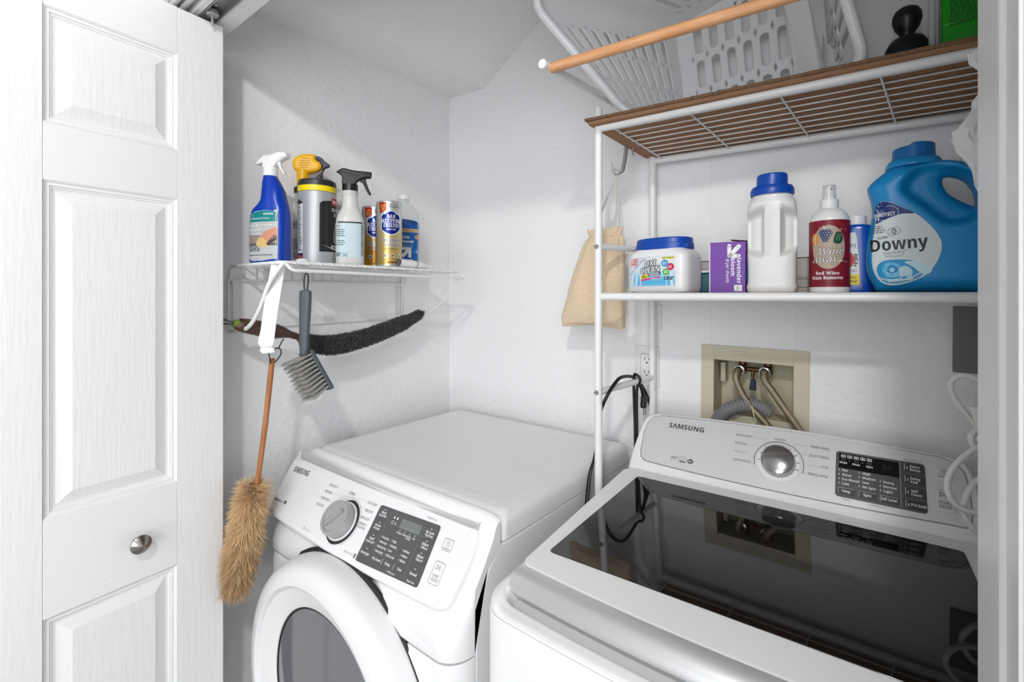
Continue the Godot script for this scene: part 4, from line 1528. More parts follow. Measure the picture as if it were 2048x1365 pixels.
	for i in 121:
		var f := i / 120.0
		var p := a.lerp(b, f) + Vector3(-0.006, 0.0078, 0.004)
		var q := dd.lerp(c, f) + Vector3(0, 0.0078, 0)
		var wv := rng.randf_range(-0.0012, 0.0012) + 0.003 * exp(-f * 6.0)
		rows.append(PackedVector3Array([p + Vector3(0, 0, wv), p + Vector3(0, 0.003 + rng.randf_range(-0.0006, 0.0006), wv + rng.randf_range(0.0, 0.002)), p + Vector3(0, 0.0062, wv), q + Vector3(0, 0.006, 0), q]))
	m2.rings(rows)
	part(cb, "upper_sheet", m2, M.cardboard_torn)
	# unseen board on the middle shelf, placed to reflect dark in the lid glass
	var lin := thing("unseen_shelf_liner", "thin brown board out of view on the middle rack shelf, darkening the lid glass reflection", "board", Vector3(-0.2, 1.402, -1.15))
	m2 = MB.new()
	m2.rings([PackedVector3Array([FL + Vector3(0.03, 0, -0.012) - Vector3(-0.2, 0.0010, -1.15), FR + Vector3(-0.02, 0, -0.012) - Vector3(-0.2, 0.0010, -1.15), RR + Vector3(-0.02, 0, 0.012) - Vector3(-0.2, 0.0010, -1.15), RL + Vector3(0.02, 0, 0.012) - Vector3(-0.2, 0.0010, -1.15)]), PackedVector3Array([FL + Vector3(0.03, 0.0018, -0.012) - Vector3(-0.2, 0.0010, -1.15), FR + Vector3(-0.02, 0.0018, -0.012) - Vector3(-0.2, 0.0010, -1.15), RR + Vector3(-0.02, 0.0018, 0.012) - Vector3(-0.2, 0.0010, -1.15), RL + Vector3(0.02, 0.0018, 0.012) - Vector3(-0.2, 0.0010, -1.15)])])
	part(lin, "board", m2, M.cardboard)

# ------------------------------------------------------------------ wire shelf on the left wall
func build_wire_shelf() -> void:
	var B := Vector3(XL + 0.12, 1.474, -0.81)
	var t := thing("wire_shelf", "white coated wire shelf on the left wall, crowded with cleaning bottles", "shelf", B)
	var o := -B
	var xf := -1.085           # front edge
	var xb := XL + 0.006       # at the wall
	var z0 := -0.526
	var z1 := -1.100
	var y := 1.474
	# outer rod: along the front, round the corners, back to the wall and up
	var m := MB.new()
	m.tube(bent([Vector3(xb, y - 0.035, z0 + 0.003) + o, Vector3(xb, y, z0 + 0.003) + o, Vector3(xf, y, z0) + o, Vector3(xf, y, z1) + o, Vector3(xb, y, z1 + 0.02) + o, Vector3(xb, y - 0.035, z1 + 0.02) + o], 0.014, 6), 0.0042, 12)
	part(t, "frame_rod", m, M.white_coat)
	# front lip: a second rod that drops below the edge
	m = MB.new()
	m.tube(bent([Vector3(xf - 0.002, y + 0.001, z0 - 0.010) + o, Vector3(xf + 0.006, y - 0.018, z0 - 0.024) + o, Vector3(xf + 0.006, y - 0.021, z1 - 0.014) + o, Vector3(xf - 0.002, y + 0.001, z1) + o], 0.010, 5), 0.0042, 12)
	part(t, "front_lip", m, M.white_coat)
	# wires from the wall to the front, hooked over the front rod and the lip
	for i in 18:
		var z := z0 - 0.030 - i * 0.0315
		m = MB.new()
		m.tube(bent([Vector3(xb, y - 0.036, z + 0.002) + o, Vector3(xb, y + 0.0025, z + 0.002) + o, Vector3(xf + 0.002, y + 0.0035, z) + o, Vector3(xf + 0.0065, y - 0.004, z - 0.002) + o], 0.006, 4), 0.0018, 8)
		part(t, "shelf_wire", m, M.wire_coat)
	for x in [-1.155, -1.22, -1.285]:
		part(t, "cross_wire", rod(Vector3(x, y - 0.003, z0) + o, Vector3(x, y - 0.003, z1 + 0.01) + o, 0.0026, 8), M.white_coat)
	part(t, "wall_rod", rod(Vector3(xb + 0.002, y - 0.036, z0 + 0.008) + o, Vector3(xb + 0.002, y - 0.036, z1 + 0.008) + o, 0.0026, 8), M.white_coat)
	# brackets: an upright rod pair down the wall and a bow from the front edge to its foot
	for z in [z0 + 0.003, z1 + 0.030]:
		m = MB.new()
		for dz in [-0.006, 0.006]:
			m.tube(PackedVector3Array([Vector3(xb, y - 0.03, z + dz) + o, Vector3(xb, y - 0.165, z + dz) + o]), 0.0030, 8)
		part(t, "bracket_upright", m, M.white_coat)
		m = MB.new()
		m.rbox(Vector3(xb + 0.001, y - 0.040, z) + o, Vector3(0.005, 0.012, 0.018), 0.001)
		part(t, "bracket_clip", m, M.white_coat)
		m = MB.new()
		m.lathe([Vector2(0, 0), Vector2(0.0046, 0), Vector2(0.0036, 0.0024), Vector2(0, 0.0028)], 14, Vector3(xb + 0.0035, y - 0.042, z) + o, Basis(Vector3.BACK, -PI / 2))
		part(t, "screw", m, M.chrome)
	# the near bow is thick, the far one a pair of thin rods
	m = MB.new()
	m.tube(smooth([Vector3(xf - 0.001, y + 0.001, z0 - 0.010) + o, Vector3(xf - 0.007, y - 0.012, z0 - 0.001) + o, Vector3(-1.110, 1.425, -0.512) + o, Vector3(-1.150, 1.365, -0.508) + o, Vector3(-1.205, 1.325, -0.509) + o, Vector3(-1.275, 1.309, -0.514) + o, Vector3(XL + 0.004, 1.305, -0.520) + o], 8), 0.0048, 12)
	part(t, "bracket_bow", m, M.white_coat)
	m = MB.new()
	for dz in [0.0, 0.010]:
		m.tube(smooth([Vector3(xf + 0.004, y - 0.003, z1 - 0.004 + dz) + o, Vector3(-1.105, 1.420, -1.094 + dz) + o, Vector3(-1.150, 1.370, -1.085 + dz) + o, Vector3(-1.215, 1.330, -1.078 + dz * 0.7) + o, Vector3(-1.290, 1.310, -1.074 + dz * 0.4) + o, Vector3(XL + 0.004, 1.306, -1.072) + o], 8), 0.0017, 8)
	part(t, "bracket_bow", m, M.white_coat)
	part(t, "foot_rod", rod(Vector3(XL + 0.006, 1.310, -0.53) + o, Vector3(XL + 0.006, 1.318, -1.07) + o, 0.0019, 8), M.wire_coat)

# a trigger head: side outline in xy (nozzle to +x), thickness w
func trigger(parent: Node3D, called: String, pts: Array, w: float, mat: Material, bev := 0.004) -> MeshInstance3D:
	var m := MB.new()
	m.prism(smooth2(pts, 5), -w / 2, w / 2, bev, Transform3D.IDENTITY, true)
	return part(parent, called, m, mat, 45.0)

func group_turn(parent: Node3D, called: String, at: Vector3, yaw: float) -> Node3D:
	var n := Node3D.new()
	n.name = numbered(parent, called)
	n.position = at
	n.rotation.y = deg_to_rad(yaw)
	parent.add_child(n)
	return n

func v2(a: Array, s := 1.0) -> Array:
	var o := []
	for i in range(0, a.size(), 2):
		o.append(Vector2(a[i], a[i + 1]) * s)
	return o

func build_left_bottles() -> void:
	var Y := 1.4795
	var m: MB
	var k: Ink
	var wh := Color(0.95, 0.95, 0.95)
	# --- blue trigger bottle with a stone cleaner label
	var t := thing("spray_bottle", "blue trigger spray bottle with white head and a picture label, leftmost on the wire shelf", "spray bottle", Vector3(-1.212, Y, -0.562), 22.0)
	var secs := [[0.0, 0.049, 0.026, 3.2], [0.003, 0.051, 0.028, 3.2], [0.08, 0.0515, 0.0285, 3.2], [0.118, 0.0505, 0.028, 3.0, 0.0], [0.132, 0.046, 0.0275, 2.8, 0.003], [0.144, 0.036, 0.027, 2.6, 0.009], [0.153, 0.0315, 0.0265, 2.4, 0.011], [0.163, 0.0300, 0.0255, 2.3, 0.011], [0.176, 0.0285, 0.024, 2.2, 0.010], [0.184, 0.0265, 0.0225, 2.1, 0.008], [0.198, 0.0235, 0.019, 2.0, 0.004], [0.212, 0.0170, 0.0160, 2.0, 0.001], [0.216, 0.0155, 0.0150, 2.0, 0.0]]
	m = MB.new()
	m.sloft(secs, 56)
	part(t, "body", m, M.blue_bottle, 50.0)
	k = Ink.new(self, loft_face(secs), 0.006)
	k.poly(PackedVector2Array(smooth2(v2([-0.044, 0.010, 0.036, 0.008, 0.042, 0.012, 0.042, 0.118, 0.030, 0.124, 0.0, 0.126, -0.030, 0.121, -0.044, 0.104]), 5)), Color(0.72, 0.73, 0.73), 1.0)
	k.poly(PackedVector2Array(v2([-0.042, 0.098, 0.0418, 0.098, 0.0418, 0.118, 0.030, 0.124, 0.0, 0.1255, -0.030, 0.121, -0.0405, 0.108])), Color(0.0, 0.50, 0.50), 2.0)
	k.text("miracle", 0.006, 0.1150, 0.0045, wh, 4.0, {"f": 1, "w": 0.026})
	k.text("Professional's Choice", -0.034, 0.1045, 0.0042, wh, 4.0, {"w": 0.056})
	k.rect(-0.0425, 0.046, 0.0418, 0.066, Color(0.55, 0.52, 0.49), 2.0)
	k.rect(-0.0425, 0.040, 0.0418, 0.046, Color(0.36, 0.33, 0.31), 2.1)
	k.poly(PackedVector2Array(smooth2(v2([-0.016, 0.042, 0.006, 0.036, 0.020, 0.042, 0.014, 0.056, -0.006, 0.060]), 5)), Color(0.82, 0.70, 0.45), 3.0)
	k.poly(PackedVector2Array(smooth2(v2([-0.004, 0.062, 0.006, 0.057, 0.018, 0.052, 0.0405, 0.062, 0.0405, 0.084, 0.026, 0.080, 0.008, 0.074]), 5)), Color(0.78, 0.55, 0.45), 3.4)
	k.poly(PackedVector2Array(v2([0.014, 0.044, 0.036, 0.066, 0.0405, 0.064, 0.0405, 0.054, 0.020, 0.040])), Color(0.30, 0.20, 0.16), 3.6)
	k.text("Tile & Stone", -0.040, 0.0865, 0.0072, wh, 5.0, {"f": 1, "w": 0.070, "out": 0.0007, "oc": Color(0.45, 0.45, 0.45)})
	k.text("Cleaner", -0.040, 0.0755, 0.0072, wh, 5.0, {"f": 1, "w": 0.044, "out": 0.0007, "oc": Color(0.45, 0.45, 0.45)})
	k.text("Limpiador", -0.040, 0.0665, 0.0055, wh, 5.0, {"f": 1, "w": 0.040, "out": 0.0006, "oc": Color(0.45, 0.45, 0.45)})
	k.small(-0.041, 0.0360, -0.004, 3, 0.0045, 0.0026, Color(0.15, 0.15, 0.15), 3)
	k.small(-0.041, 0.0160, 0.034, 1, 0.004, 0.0022, Color(0.25, 0.25, 0.25), 4)
	part(t, "label", k, M.ink)
	m = MB.new()
	m.lathe([Vector2(0, 0.2145), Vector2(0.0165, 0.2145), Vector2(0.0172, 0.217), Vector2(0.0170, 0.234), Vector2(0.0150, 0.238), Vector2(0, 0.238)], 40)
	part(t, "collar", m, M.white_plastic)
	trigger(t, "spray_head", v2([-0.016, 0.236, 0.014, 0.236, 0.024, 0.245, 0.050, 0.256, 0.053, 0.259, 0.052, 0.268, 0.030, 0.2715, 0.006, 0.2670, -0.014, 0.2665, -0.031, 0.256, -0.038, 0.246, -0.030, 0.2455, -0.018, 0.247]), 0.020, M.white_plastic)
	trigger(t, "trigger", v2([0.022, 0.250, 0.031, 0.254, 0.033, 0.243, 0.038, 0.231, 0.046, 0.218, 0.042, 0.217, 0.034, 0.227, 0.026, 0.240]), 0.011, M.white_plastic, 0.003)
	# --- tall clear bottle with yellow head
	t = thing("spray_bottle", "tall clear spray bottle with yellow head and black lever, behind the blue one", "spray bottle", Vector3(-1.302, Y, -0.694), 48.0)
	m = MB.new()
	m.sloft([[0.0, 0.032, 0.032], [0.003, 0.0335, 0.0335], [0.130, 0.0335, 0.0335], [0.165, 0.0300, 0.0300], [0.195, 0.0215, 0.0215], [0.206, 0.0200, 0.0200]], 40)
	part(t, "body", m, M.frosted_plastic, 50.0)
	k = Ink.new(self, round_face(0.0336, 0.2), 0.005)
	k.small(-0.026, 0.118, 0.030, 4, 0.005, 0.0028, Color(0.25, 0.28, 0.50), 8)
	k.small(-0.026, 0.072, 0.030, 7, 0.0046, 0.0024, Color(0.30, 0.33, 0.50), 9)
	k.small(-0.026, 0.034, 0.030, 4, 0.0046, 0.0026, Color(0.20, 0.22, 0.45), 10)
	part(t, "label", k, M.ink)
	m = MB.new()
	var rs := []
	for i in 7:
		var ring := PackedVector3Array()
		for j in 60:
			var a := TAU * j / 60
			var r := 0.0225 + (0.0009 if j % 2 == 0 else 0.0)
			if i == 0 or i == 6:
				r = 0.0195
			ring.append(Vector3(r * cos(a), 0.204 + i * 0.0032, -r * sin(a)))
		rs.append(ring)
	m.rings(rs)
	part(t, "ribbed_ring", m, M.navy_ring)
	m = MB.new()
	m.lathe([Vector2(0, 0.222), Vector2(0.0175, 0.222), Vector2(0.0165, 0.232), Vector2(0.0165, 0.268), Vector2(0.014, 0.276), Vector2(0, 0.276)], 32)
	part(t, "neck", m, M.yellow)
	trigger(t, "spray_head", v2([-0.017, 0.268, 0.012, 0.262, 0.034, 0.266, 0.046, 0.272, 0.052, 0.282, 0.046, 0.294, 0.036, 0.302, 0.034, 0.314, 0.012, 0.316, -0.010, 0.310, -0.024, 0.296, -0.024, 0.280]), 0.032, M.yellow, 0.009)
	for i in 5:
		m = MB.new()
		m.rbox(Vector3(0.006 + 0.001 * i, 0.276 + i * 0.0065, 0.0158), Vector3(0.030 - absf(i - 2) * 0.004, 0.0018, 0.0020), 0.0008)
		part(t, "groove", m, sm("yellow_dark", Color(0.78, 0.55, 0.02), 0.4))
	trigger(t, "lever", v2([0.034, 0.312, 0.050, 0.308, 0.060, 0.298, 0.071, 0.290, 0.072, 0.284, 0.066, 0.281, 0.058, 0.276, 0.052, 0.262, 0.050, 0.246, 0.058, 0.226, 0.066, 0.208, 0.058, 0.206, 0.046, 0.228, 0.036, 0.246, 0.038, 0.254, 0.050, 0.268, 0.052, 0.284, 0.044, 0.298, 0.034, 0.302]), 0.014, M.navy_ring, 0.003)
	# --- wipes canister
	t = thing("wipes_canister", "silver and black wipes canister with dark lid and yellow band", "canister", Vector3(-1.200, Y, -0.6795), 60.0)
	m = MB.new()
	m.lathe([Vector2(0, 0.0), Vector2(0.046, 0.0), Vector2(0.0478, 0.003), Vector2(0.0478, 0.188), Vector2(0.045, 0.191), Vector2(0, 0.191)], 64)
	part(t, "body", m, sm("canister_silver", Color(0.68, 0.69, 0.70), 0.35, 0.25))
	m = MB.new()
	m.lathe([Vector2(0, 0.190), Vector2(0.0482, 0.190), Vector2(0.0486, 0.192), Vector2(0.0486, 0.204), Vector2(0, 0.204)], 64)
	part(t, "band", m, sm("band_yellow", Color(0.97, 0.85, 0.05), 0.4))
	m = MB.new()
	m.lathe([Vector2(0, 0.2035), Vector2(0.0478, 0.2035), Vector2(0.0480, 0.214), Vector2(0.0465, 0.2195), Vector2(0.0425, 0.2220), Vector2(0, 0.2220)], 64)
	part(t, "lid", m, sm("lid_dark", Color(0.17, 0.16, 0.155), 0.4))
	var q2 := deg_to_rad(0.0)
	k = Ink.new(self, round_face(0.0478, q2), 0.004)
	k.poly(PackedVector2Array([Vector2(0.005, 0.032), Vector2(0.078, 0.034), Vector2(0.078, 0.168), Vector2(0.030, 0.166), Vector2(0.014, 0.163), Vector2(0.006, 0.157)]), Color(0.09, 0.095, 0.10), 1.0)
	k.poly(PackedVector2Array([Vector2(0.018, 0.034), Vector2(0.026, 0.034), Vector2(0.026, 0.164), Vector2(0.018, 0.162)]), Color(0.16, 0.17, 0.185), 1.5)
	k.poly(PackedVector2Array(smooth2(v2([0.046, 0.060, 0.060, 0.058, 0.066, 0.090, 0.056, 0.112, 0.048, 0.090]), 5)), Color(0.50, 0.50, 0.51), 2.0)
	k.poly(PackedVector2Array(v2([0.010, 0.050, 0.046, 0.041, 0.078, 0.040, 0.078, 0.038, 0.046, 0.039])), Color(0.85, 0.85, 0.86), 2.2)
	k.rr(0.037, 0.0400, 0.068, 0.0500, 0.002, Color(0.80, 0.80, 0.80), 2.6)
	k.small(0.040, 0.0430, 0.062, 1, 0.004, 0.0032, Color(0.2, 0.2, 0.2), 6)
	k.poly(PackedVector2Array([Vector2(0.038, 0.158), Vector2(0.047, 0.155), Vector2(0.078, 0.153), Vector2(0.078, 0.176), Vector2(0.040, 0.174)]), Color(0.72, 0.05, 0.12), 3.0)
	k.text("WEIMAN", 0.043, 0.1600, 0.0095, wh, 5.0, {"f": 1, "w": 0.046})
	k.text("STAINLESS", 0.040, 0.1395, 0.0085, wh, 4.0, {"f": 1, "w": 0.050})
	k.text("STEEL", 0.048, 0.1260, 0.0085, wh, 4.0, {"f": 1, "w": 0.030})
	k.poly(PackedVector2Array(ellipse(Vector2(0.050, 0.016), 0.008, 0.0075, 24)), Color(0.45, 0.45, 0.45), 1.0)
	k.poly(PackedVector2Array(ellipse(Vector2(0.050, 0.016), 0.0072, 0.0067, 24)), Color(0.70, 0.71, 0.72), 1.4)
	k.small(0.0445, 0.0145, 0.055, 1, 0.004, 0.003, Color(0.3, 0.3, 0.3), 12)
	part(t, "label", k, M.ink)
	k = Ink.new(self, round_face(0.0478, q2), 0.004)
	k.rect(-0.078, 0.028, -0.0385, 0.157, Color(0.90, 0.90, 0.90), 1.0)
	k.poly(PackedVector2Array(smooth2(v2([-0.078, 0.156, -0.040, 0.156, -0.044, 0.162, -0.056, 0.168, -0.078, 0.168]), 4)), Color(0.15, 0.15, 0.16), 1.2)
	k.rect(-0.078, 0.008, -0.0385, 0.028, Color(0.12, 0.13, 0.20), 1.2)
	k.rect(-0.066, 0.015, -0.0405, 0.022, Color(0.75, 0.30, 0.28), 1.6)
	k.small(-0.072, 0.150, -0.041, 24, 0.0050, 0.0026, Color(0.3, 0.3, 0.3), 13)
	part(t, "side_label", k, M.ink)
	# --- clear bottle standing behind the canister and the trigger bottle
	t = thing("plastic_bottle", "plain clear plastic bottle mostly hidden behind the canister", "bottle", Vector3(-1.288, Y, -0.800), 60.0)
	m = MB.new()
	m.sloft([[0.0, 0.036, 0.028, 3], [0.004, 0.038, 0.03, 3], [0.115, 0.038, 0.03, 3], [0.140, 0.030, 0.025, 2.5], [0.154, 0.016, 0.016, 2], [0.180, 0.0155, 0.0155, 2]], 40)
	part(t, "body", m, M.clear_plastic, 50.0)
	m = MB.new()
	m.lathe([Vector2(0, 0.176), Vector2(0.0168, 0.176), Vector2(0.0168, 0.194), Vector2(0.015, 0.196), Vector2(0, 0.196)], 28)
	part(t, "cap", m, M.frosted_plastic)
	# --- translucent bottle with black trigger
	t = thing("spray_bottle", "translucent spray bottle with black trigger head and pale blue label", "spray bottle", Vector3(-1.135, Y, -0.736), 57.0)
	secs = [[0.0, 0.0335, 0.0270, 3.0], [0.004, 0.0365, 0.0295, 3.0], [0.104, 0.0370, 0.0300, 3.0], [0.120, 0.0352, 0.0288, 2.8], [0.136, 0.0300, 0.0250, 2.4], [0.150, 0.0225, 0.0210, 2.1], [0.166, 0.0195, 0.0195, 2.0], [0.183, 0.0190, 0.0190, 2.0], [0.184, 0.0205, 0.0205, 2.0], [0.196, 0.0205, 0.0205, 2.0], [0.198, 0.0165, 0.0165, 2.0]]
	m = MB.new()
	m.sloft(secs, 48)
	part(t, "body", m, M.frosted_plastic, 50.0)
	k = Ink.new(self, loft_face(secs), 0.005)
	k.rect(-0.0345, 0.016, 0.0345, 0.112, Color(0.75, 0.82, 0.84), 1.0)
	k.rect(-0.0345, 0.1080, 0.0345, 0.1120, Color(0.12, 0.24, 0.26), 2.0)
	k.text("RS", -0.033, 0.0960, 0.0065, Color(0.18, 0.25, 0.28), 3.0, {"w": 0.009})
	k.small(-0.035, 0.0890, -0.010, 4, 0.0052, 0.0024, Color(0.25, 0.3, 0.33), 15)
	k.small(-0.035, 0.0600, -0.010, 3, 0.0052, 0.0024, Color(0.25, 0.3, 0.33), 16)
	k.small(0.0275, 0.1030, 0.0345, 21, 0.0040, 0.0024, Color(0.2, 0.25, 0.28), 17)
	k.line([Vector2(-0.018, 0.020), Vector2(-0.008, 0.020), Vector2(-0.008, 0.030), Vector2(-0.018, 0.030)], 0.001, Color(0.2, 0.25, 0.28), 3.0, true)
	k.line([Vector2(-0.0155, 0.0225), Vector2(-0.0105, 0.0225), Vector2(-0.013, 0.0275)], 0.001, Color(0.2, 0.25, 0.28), 3.0, true)
	k.small(-0.034, 0.028, -0.022, 3, 0.0035, 0.0026, Color(0.25, 0.3, 0.33), 18)
	part(t, "label", k, M.ink)
	m = MB.new()
	rs = []
	for i in 4:
		var ring := PackedVector3Array()
		for j in 72:
			var a := TAU * j / 72
			var r := 0.0195 + (0.0005 if j % 2 == 0 else 0.0)
			ring.append(Vector3(r * cos(a), [0.192, 0.193, 0.212, 0.214][i], -r * sin(a)))
		rs.append(ring)
	m.rings(rs)
	part(t, "collar", m, M.black_plastic)
	trigger(t, "spray_head", v2([-0.018, 0.213, 0.014, 0.213, 0.018, 0.222, 0.034, 0.232, 0.052, 0.235, 0.055, 0.240, 0.055, 0.249, 0.050, 0.251, 0.010, 0.252, -0.016, 0.256, -0.026, 0.252, -0.034, 0.246, -0.026, 0.242, -0.020, 0.232]), 0.020, M.black_plastic)
	trigger(t, "trigger", v2([0.024, 0.228, 0.038, 0.234, 0.042, 0.222, 0.048, 0.205, 0.054, 0.192, 0.049, 0.190, 0.040, 0.204, 0.034, 0.218]), 0.011, M.black_plastic, 0.003)
	# --- two cleanser cans
	for i in 2:
		t = thing("cleanser_can", ["gold and silver cleanser can half hidden behind its fellow, beside the translucent spray bottle", "gold and silver cleanser can in front, beside the blue-labelled glass cleaner"][i], "can", [Vector3(-1.207, Y, -0.865), Vector3(-1.130, Y, -0.859)][i], [60.0, 58.0][i], "cleanser cans on the wire shelf")
		var h: float = [0.180, 0.185][i]
		var r: float = [0.0362, 0.0357][i]
		m = MB.new()
		m.lathe([Vector2(0, 0.0), Vector2(r - 0.001, 0.0), Vector2(r + 0.0006, 0.0015), Vector2(r, 0.004), Vector2(r, h - 0.004), Vector2(r + 0.0006, h - 0.002), Vector2(r - 0.001, h), Vector2(r - 0.003, h - 0.003), Vector2(0, h - 0.003)], 56)
		part(t, "body", m, M.foil)
		k = Ink.new(self, round_face(r, deg_to_rad(4.0)), 0.004)
		var w := PI * r * 0.98
		var gold: Color = [Color(0.74, 0.52, 0.16), Color(0.76, 0.64, 0.36)][i]
		var bands := 12
		for b in bands:
			var y0 := 0.006 + (h * 0.62) * b / bands
			var y1 := 0.006 + (h * 0.62) * (b + 1) / bands
			k.rect(-w, y0, w, y1, Color(gold).lerp(Color(0.78, 0.76, 0.72), pow(float(b) / bands, 2.0)), 0.5)
		k.poly(PackedVector2Array([Vector2(-0.036, h - 0.006), Vector2(-0.014, h - 0.006), Vector2(-0.014, h - 0.028), Vector2(-0.033, h - 0.036)]), Color(0.75, 0.10, 0.06), 1.2)
		k.small(-0.030, h - 0.014, -0.016, 4, 0.0048, 0.0026, Color(0.95, 0.75, 0.4), 20 + i)
		k.small(-0.006, h - 0.014, 0.030, 2, 0.006, 0.0026, Color(0.5, 0.5, 0.5), 30 + i)
		var badge := v2([-0.029, 0.020, -0.024, 0.026, -0.014, 0.028, -0.010, 0.033, 0.0, 0.036, 0.010, 0.033, 0.014, 0.028, 0.024, 0.026, 0.029, 0.020, 0.0275, 0.0, 0.029, -0.018, 0.022, -0.024, 0.014, -0.030, 0.0, -0.034, -0.014, -0.030, -0.022, -0.024, -0.029, -0.018, -0.0275, 0.0])
		var cy := h * 0.655
		for s in [[1.0, wh, 2.0], [0.93, Color(0.03, 0.14, 0.52), 2.6]]:
			var pts := PackedVector2Array()
			for p in badge:
				pts.append(Vector2(p.x, p.y) * s[0] + Vector2(0, cy))
			k.poly(pts, s[1], s[2])
		var sh := Color(0.02, 0.06, 0.30)
		k.text("BAR", 0, cy + 0.0140, 0.0100, wh, 5.0, {"al": 1, "f": 3, "w": 0.024})
		k.text("KEEPERS", 0, cy + 0.0015, 0.0100, wh, 5.0, {"al": 1, "f": 3, "w": 0.051})
		k.text("FRIEND", 0, cy - 0.0115, 0.0105, wh, 5.0, {"al": 1, "f": 3, "w": 0.043})
		k.text("SINCE 1882", 0, cy - 0.0195, 0.0040, wh, 5.0, {"al": 1, "f": 1, "w": 0.026})
		k.text("CLEANSER", 0.001, cy - 0.0540, 0.0100, Color(0.04, 0.08, 0.32), 5.0, {"al": 1, "f": 3, "w": 0.053, "out": 0.0007, "oc": wh})
		k.text("& POLISH", 0.003, cy - 0.0660, 0.0080, Color(0.04, 0.08, 0.32), 5.0, {"al": 1, "f": 3, "w": 0.040, "out": 0.0006, "oc": wh})
		k.small(-0.018, cy - 0.0735, 0.024, 1, 0.004, 0.0020, Color(0.5, 0.4, 0.2), 40 + i)
		for x in [-0.018, 0.004, 0.026]:
			k.disc(x, 0.030, 0.0068, 0.0068, Color(0.85, 0.82, 0.74), 2.0)
			k.small(x - 0.004, 0.030, x + 0.005, 2, 0.004, 0.0028, Color(0.25, 0.25, 0.3), 50 + i + int(x * 1000))
		k.small(-0.010, 0.010, 0.016, 1, 0.004, 0.0028, Color(0.2, 0.15, 0.1), 60 + i)
		k.rect(-w, 0.006, -0.048, h - 0.006, Color(0.66, 0.66, 0.66), 2.2)
		k.small(-0.064, h - 0.014, -0.050, 26, 0.0058, 0.0026, Color(0.25, 0.25, 0.3), 70 + i)
		part(t, "label", k, M.ink_foil)
	# --- glass cleaner
	t = thing("plastic_bottle", "clear bottle of blue-labelled glass cleaner with white cap, rightmost on the wire shelf", "bottle", Vector3(-1.228, Y, -0.990), 58.0)
	secs = [[0.0, 0.043, 0.026, 3.4], [0.004, 0.0465, 0.0285, 3.4], [0.140, 0.0480, 0.0295, 3.4], [0.172, 0.0465, 0.0290, 3.0], [0.190, 0.0405, 0.0265, 2.6], [0.206, 0.0290, 0.0220, 2.2], [0.214, 0.0185, 0.0180, 2.0], [0.216, 0.0195, 0.0195, 2.0], [0.219, 0.0195, 0.0195, 2.0], [0.220, 0.0165, 0.0165, 2.0], [0.226, 0.0165, 0.0165, 2.0]]
	m = MB.new()
	m.sloft(secs, 48)
	part(t, "body", m, M.clear_plastic, 50.0)
	m = MB.new()
	m.lathe([Vector2(0, 0.2245), Vector2(0.0188, 0.2245), Vector2(0.0190, 0.226), Vector2(0.0186, 0.2375), Vector2(0.0165, 0.2390), Vector2(0, 0.2390)], 36)
	part(t, "cap", m, M.white_plastic)
	k = Ink.new(self, loft_face(secs), 0.006)
	var lb := Color(0.0, 0.36, 0.66)
	k.poly(PackedVector2Array([Vector2(-0.0465, 0.010), Vector2(0.0455, 0.010), Vector2(0.0465, 0.150), Vector2(0.030, 0.156), Vector2(-0.010, 0.160), Vector2(-0.0465, 0.160)]), lb, 1.0)
	k.poly(PackedVector2Array([Vector2(-0.0465, 0.150), Vector2(0.0465, 0.142), Vector2(0.0465, 0.150), Vector2(0.030, 0.156), Vector2(-0.0465, 0.160)]), Color(0.0, 0.28, 0.56), 1.5)
	k.rect(-0.020, 0.1180, 0.0458, 0.1290, Color(0.86, 0.74, 0.52), 2.0)
	k.text("streak free shine", -0.016, 0.1210, 0.0048, Color(0.2, 0.16, 0.1), 3.0, {"f": 1, "w": 0.046})
	k.text("glass", -0.013, 0.0985, 0.0095, wh, 3.0, {"f": 1, "w": 0.028})
	k.text("cleaner", -0.013, 0.0845, 0.0095, wh, 3.0, {"f": 1, "w": 0.042})
	k.small(-0.013, 0.0770, 0.028, 4, 0.0042, 0.0012, Color(0.6, 0.75, 0.9), 80)
	k.disc(0.038, 0.1040, 0.0058, 0.0075, Color(0.88, 0.72, 0.42), 2.4)
	k.disc(0.038, 0.1040, 0.0045, 0.0060, Color(0.80, 0.60, 0.30), 2.8)
	arrow_mark(k, Vector2(0.004, 0.054), 0.0165, wh)
	k.rect(-0.004, 0.0180, 0.026, 0.0320, wh, 3.0)
	var rng := RandomNumberGenerator.new()
	rng.seed = 90
	var bx := -0.001
	while bx < 0.022:
		var bw := rng.randf_range(0.0006, 0.0020)
		k.rect(bx, 0.0205, bx + bw, 0.0300, Color(0.1, 0.15, 0.25), 4.0)
		bx += bw + rng.randf_range(0.0006, 0.0014)
	k.small(0.028, 0.026, 0.044, 3, 0.0042, 0.0012, Color(0.6, 0.75, 0.9), 81)
	for a in 8:
		var dr := Vector2.from_angle(TAU * a / 8 + 0.2)
		var ln := 0.018 if a % 2 == 0 else 0.009
		k.poly(PackedVector2Array([Vector2(0.039, 0.058) + dr * ln, Vector2(0.039, 0.058) + dr.orthogonal() * 0.0007, Vector2(0.039, 0.058) - dr.orthogonal() * 0.0007]), Color(0.75, 0.88, 0.95), 2.0)
	part(t, "label", k, M.ink)
	# --- the white pen lying at the front and the flat white cap
	t = thing("marker_pen", "white pen with grey end lying on the wire shelf in front of the cans", "pen", Vector3(-1.080, 1.4900, -0.905))
	var ax := (Vector3(-1.082, 1.4835, -0.985) - Vector3(-1.082, 1.4905, -0.855)).normalized()
	var pb := Basis(ax.cross(Vector3.UP).cross(ax).normalized().cross(ax), ax, -ax.cross(Vector3.UP).cross(ax).normalized().cross(ax).cross(ax)).orthonormalized()
	pb = Basis(Quaternion(Vector3.UP, ax))
	var st := Vector3(-1.081, 1.4915, -0.853) - t.position
	m = MB.new()
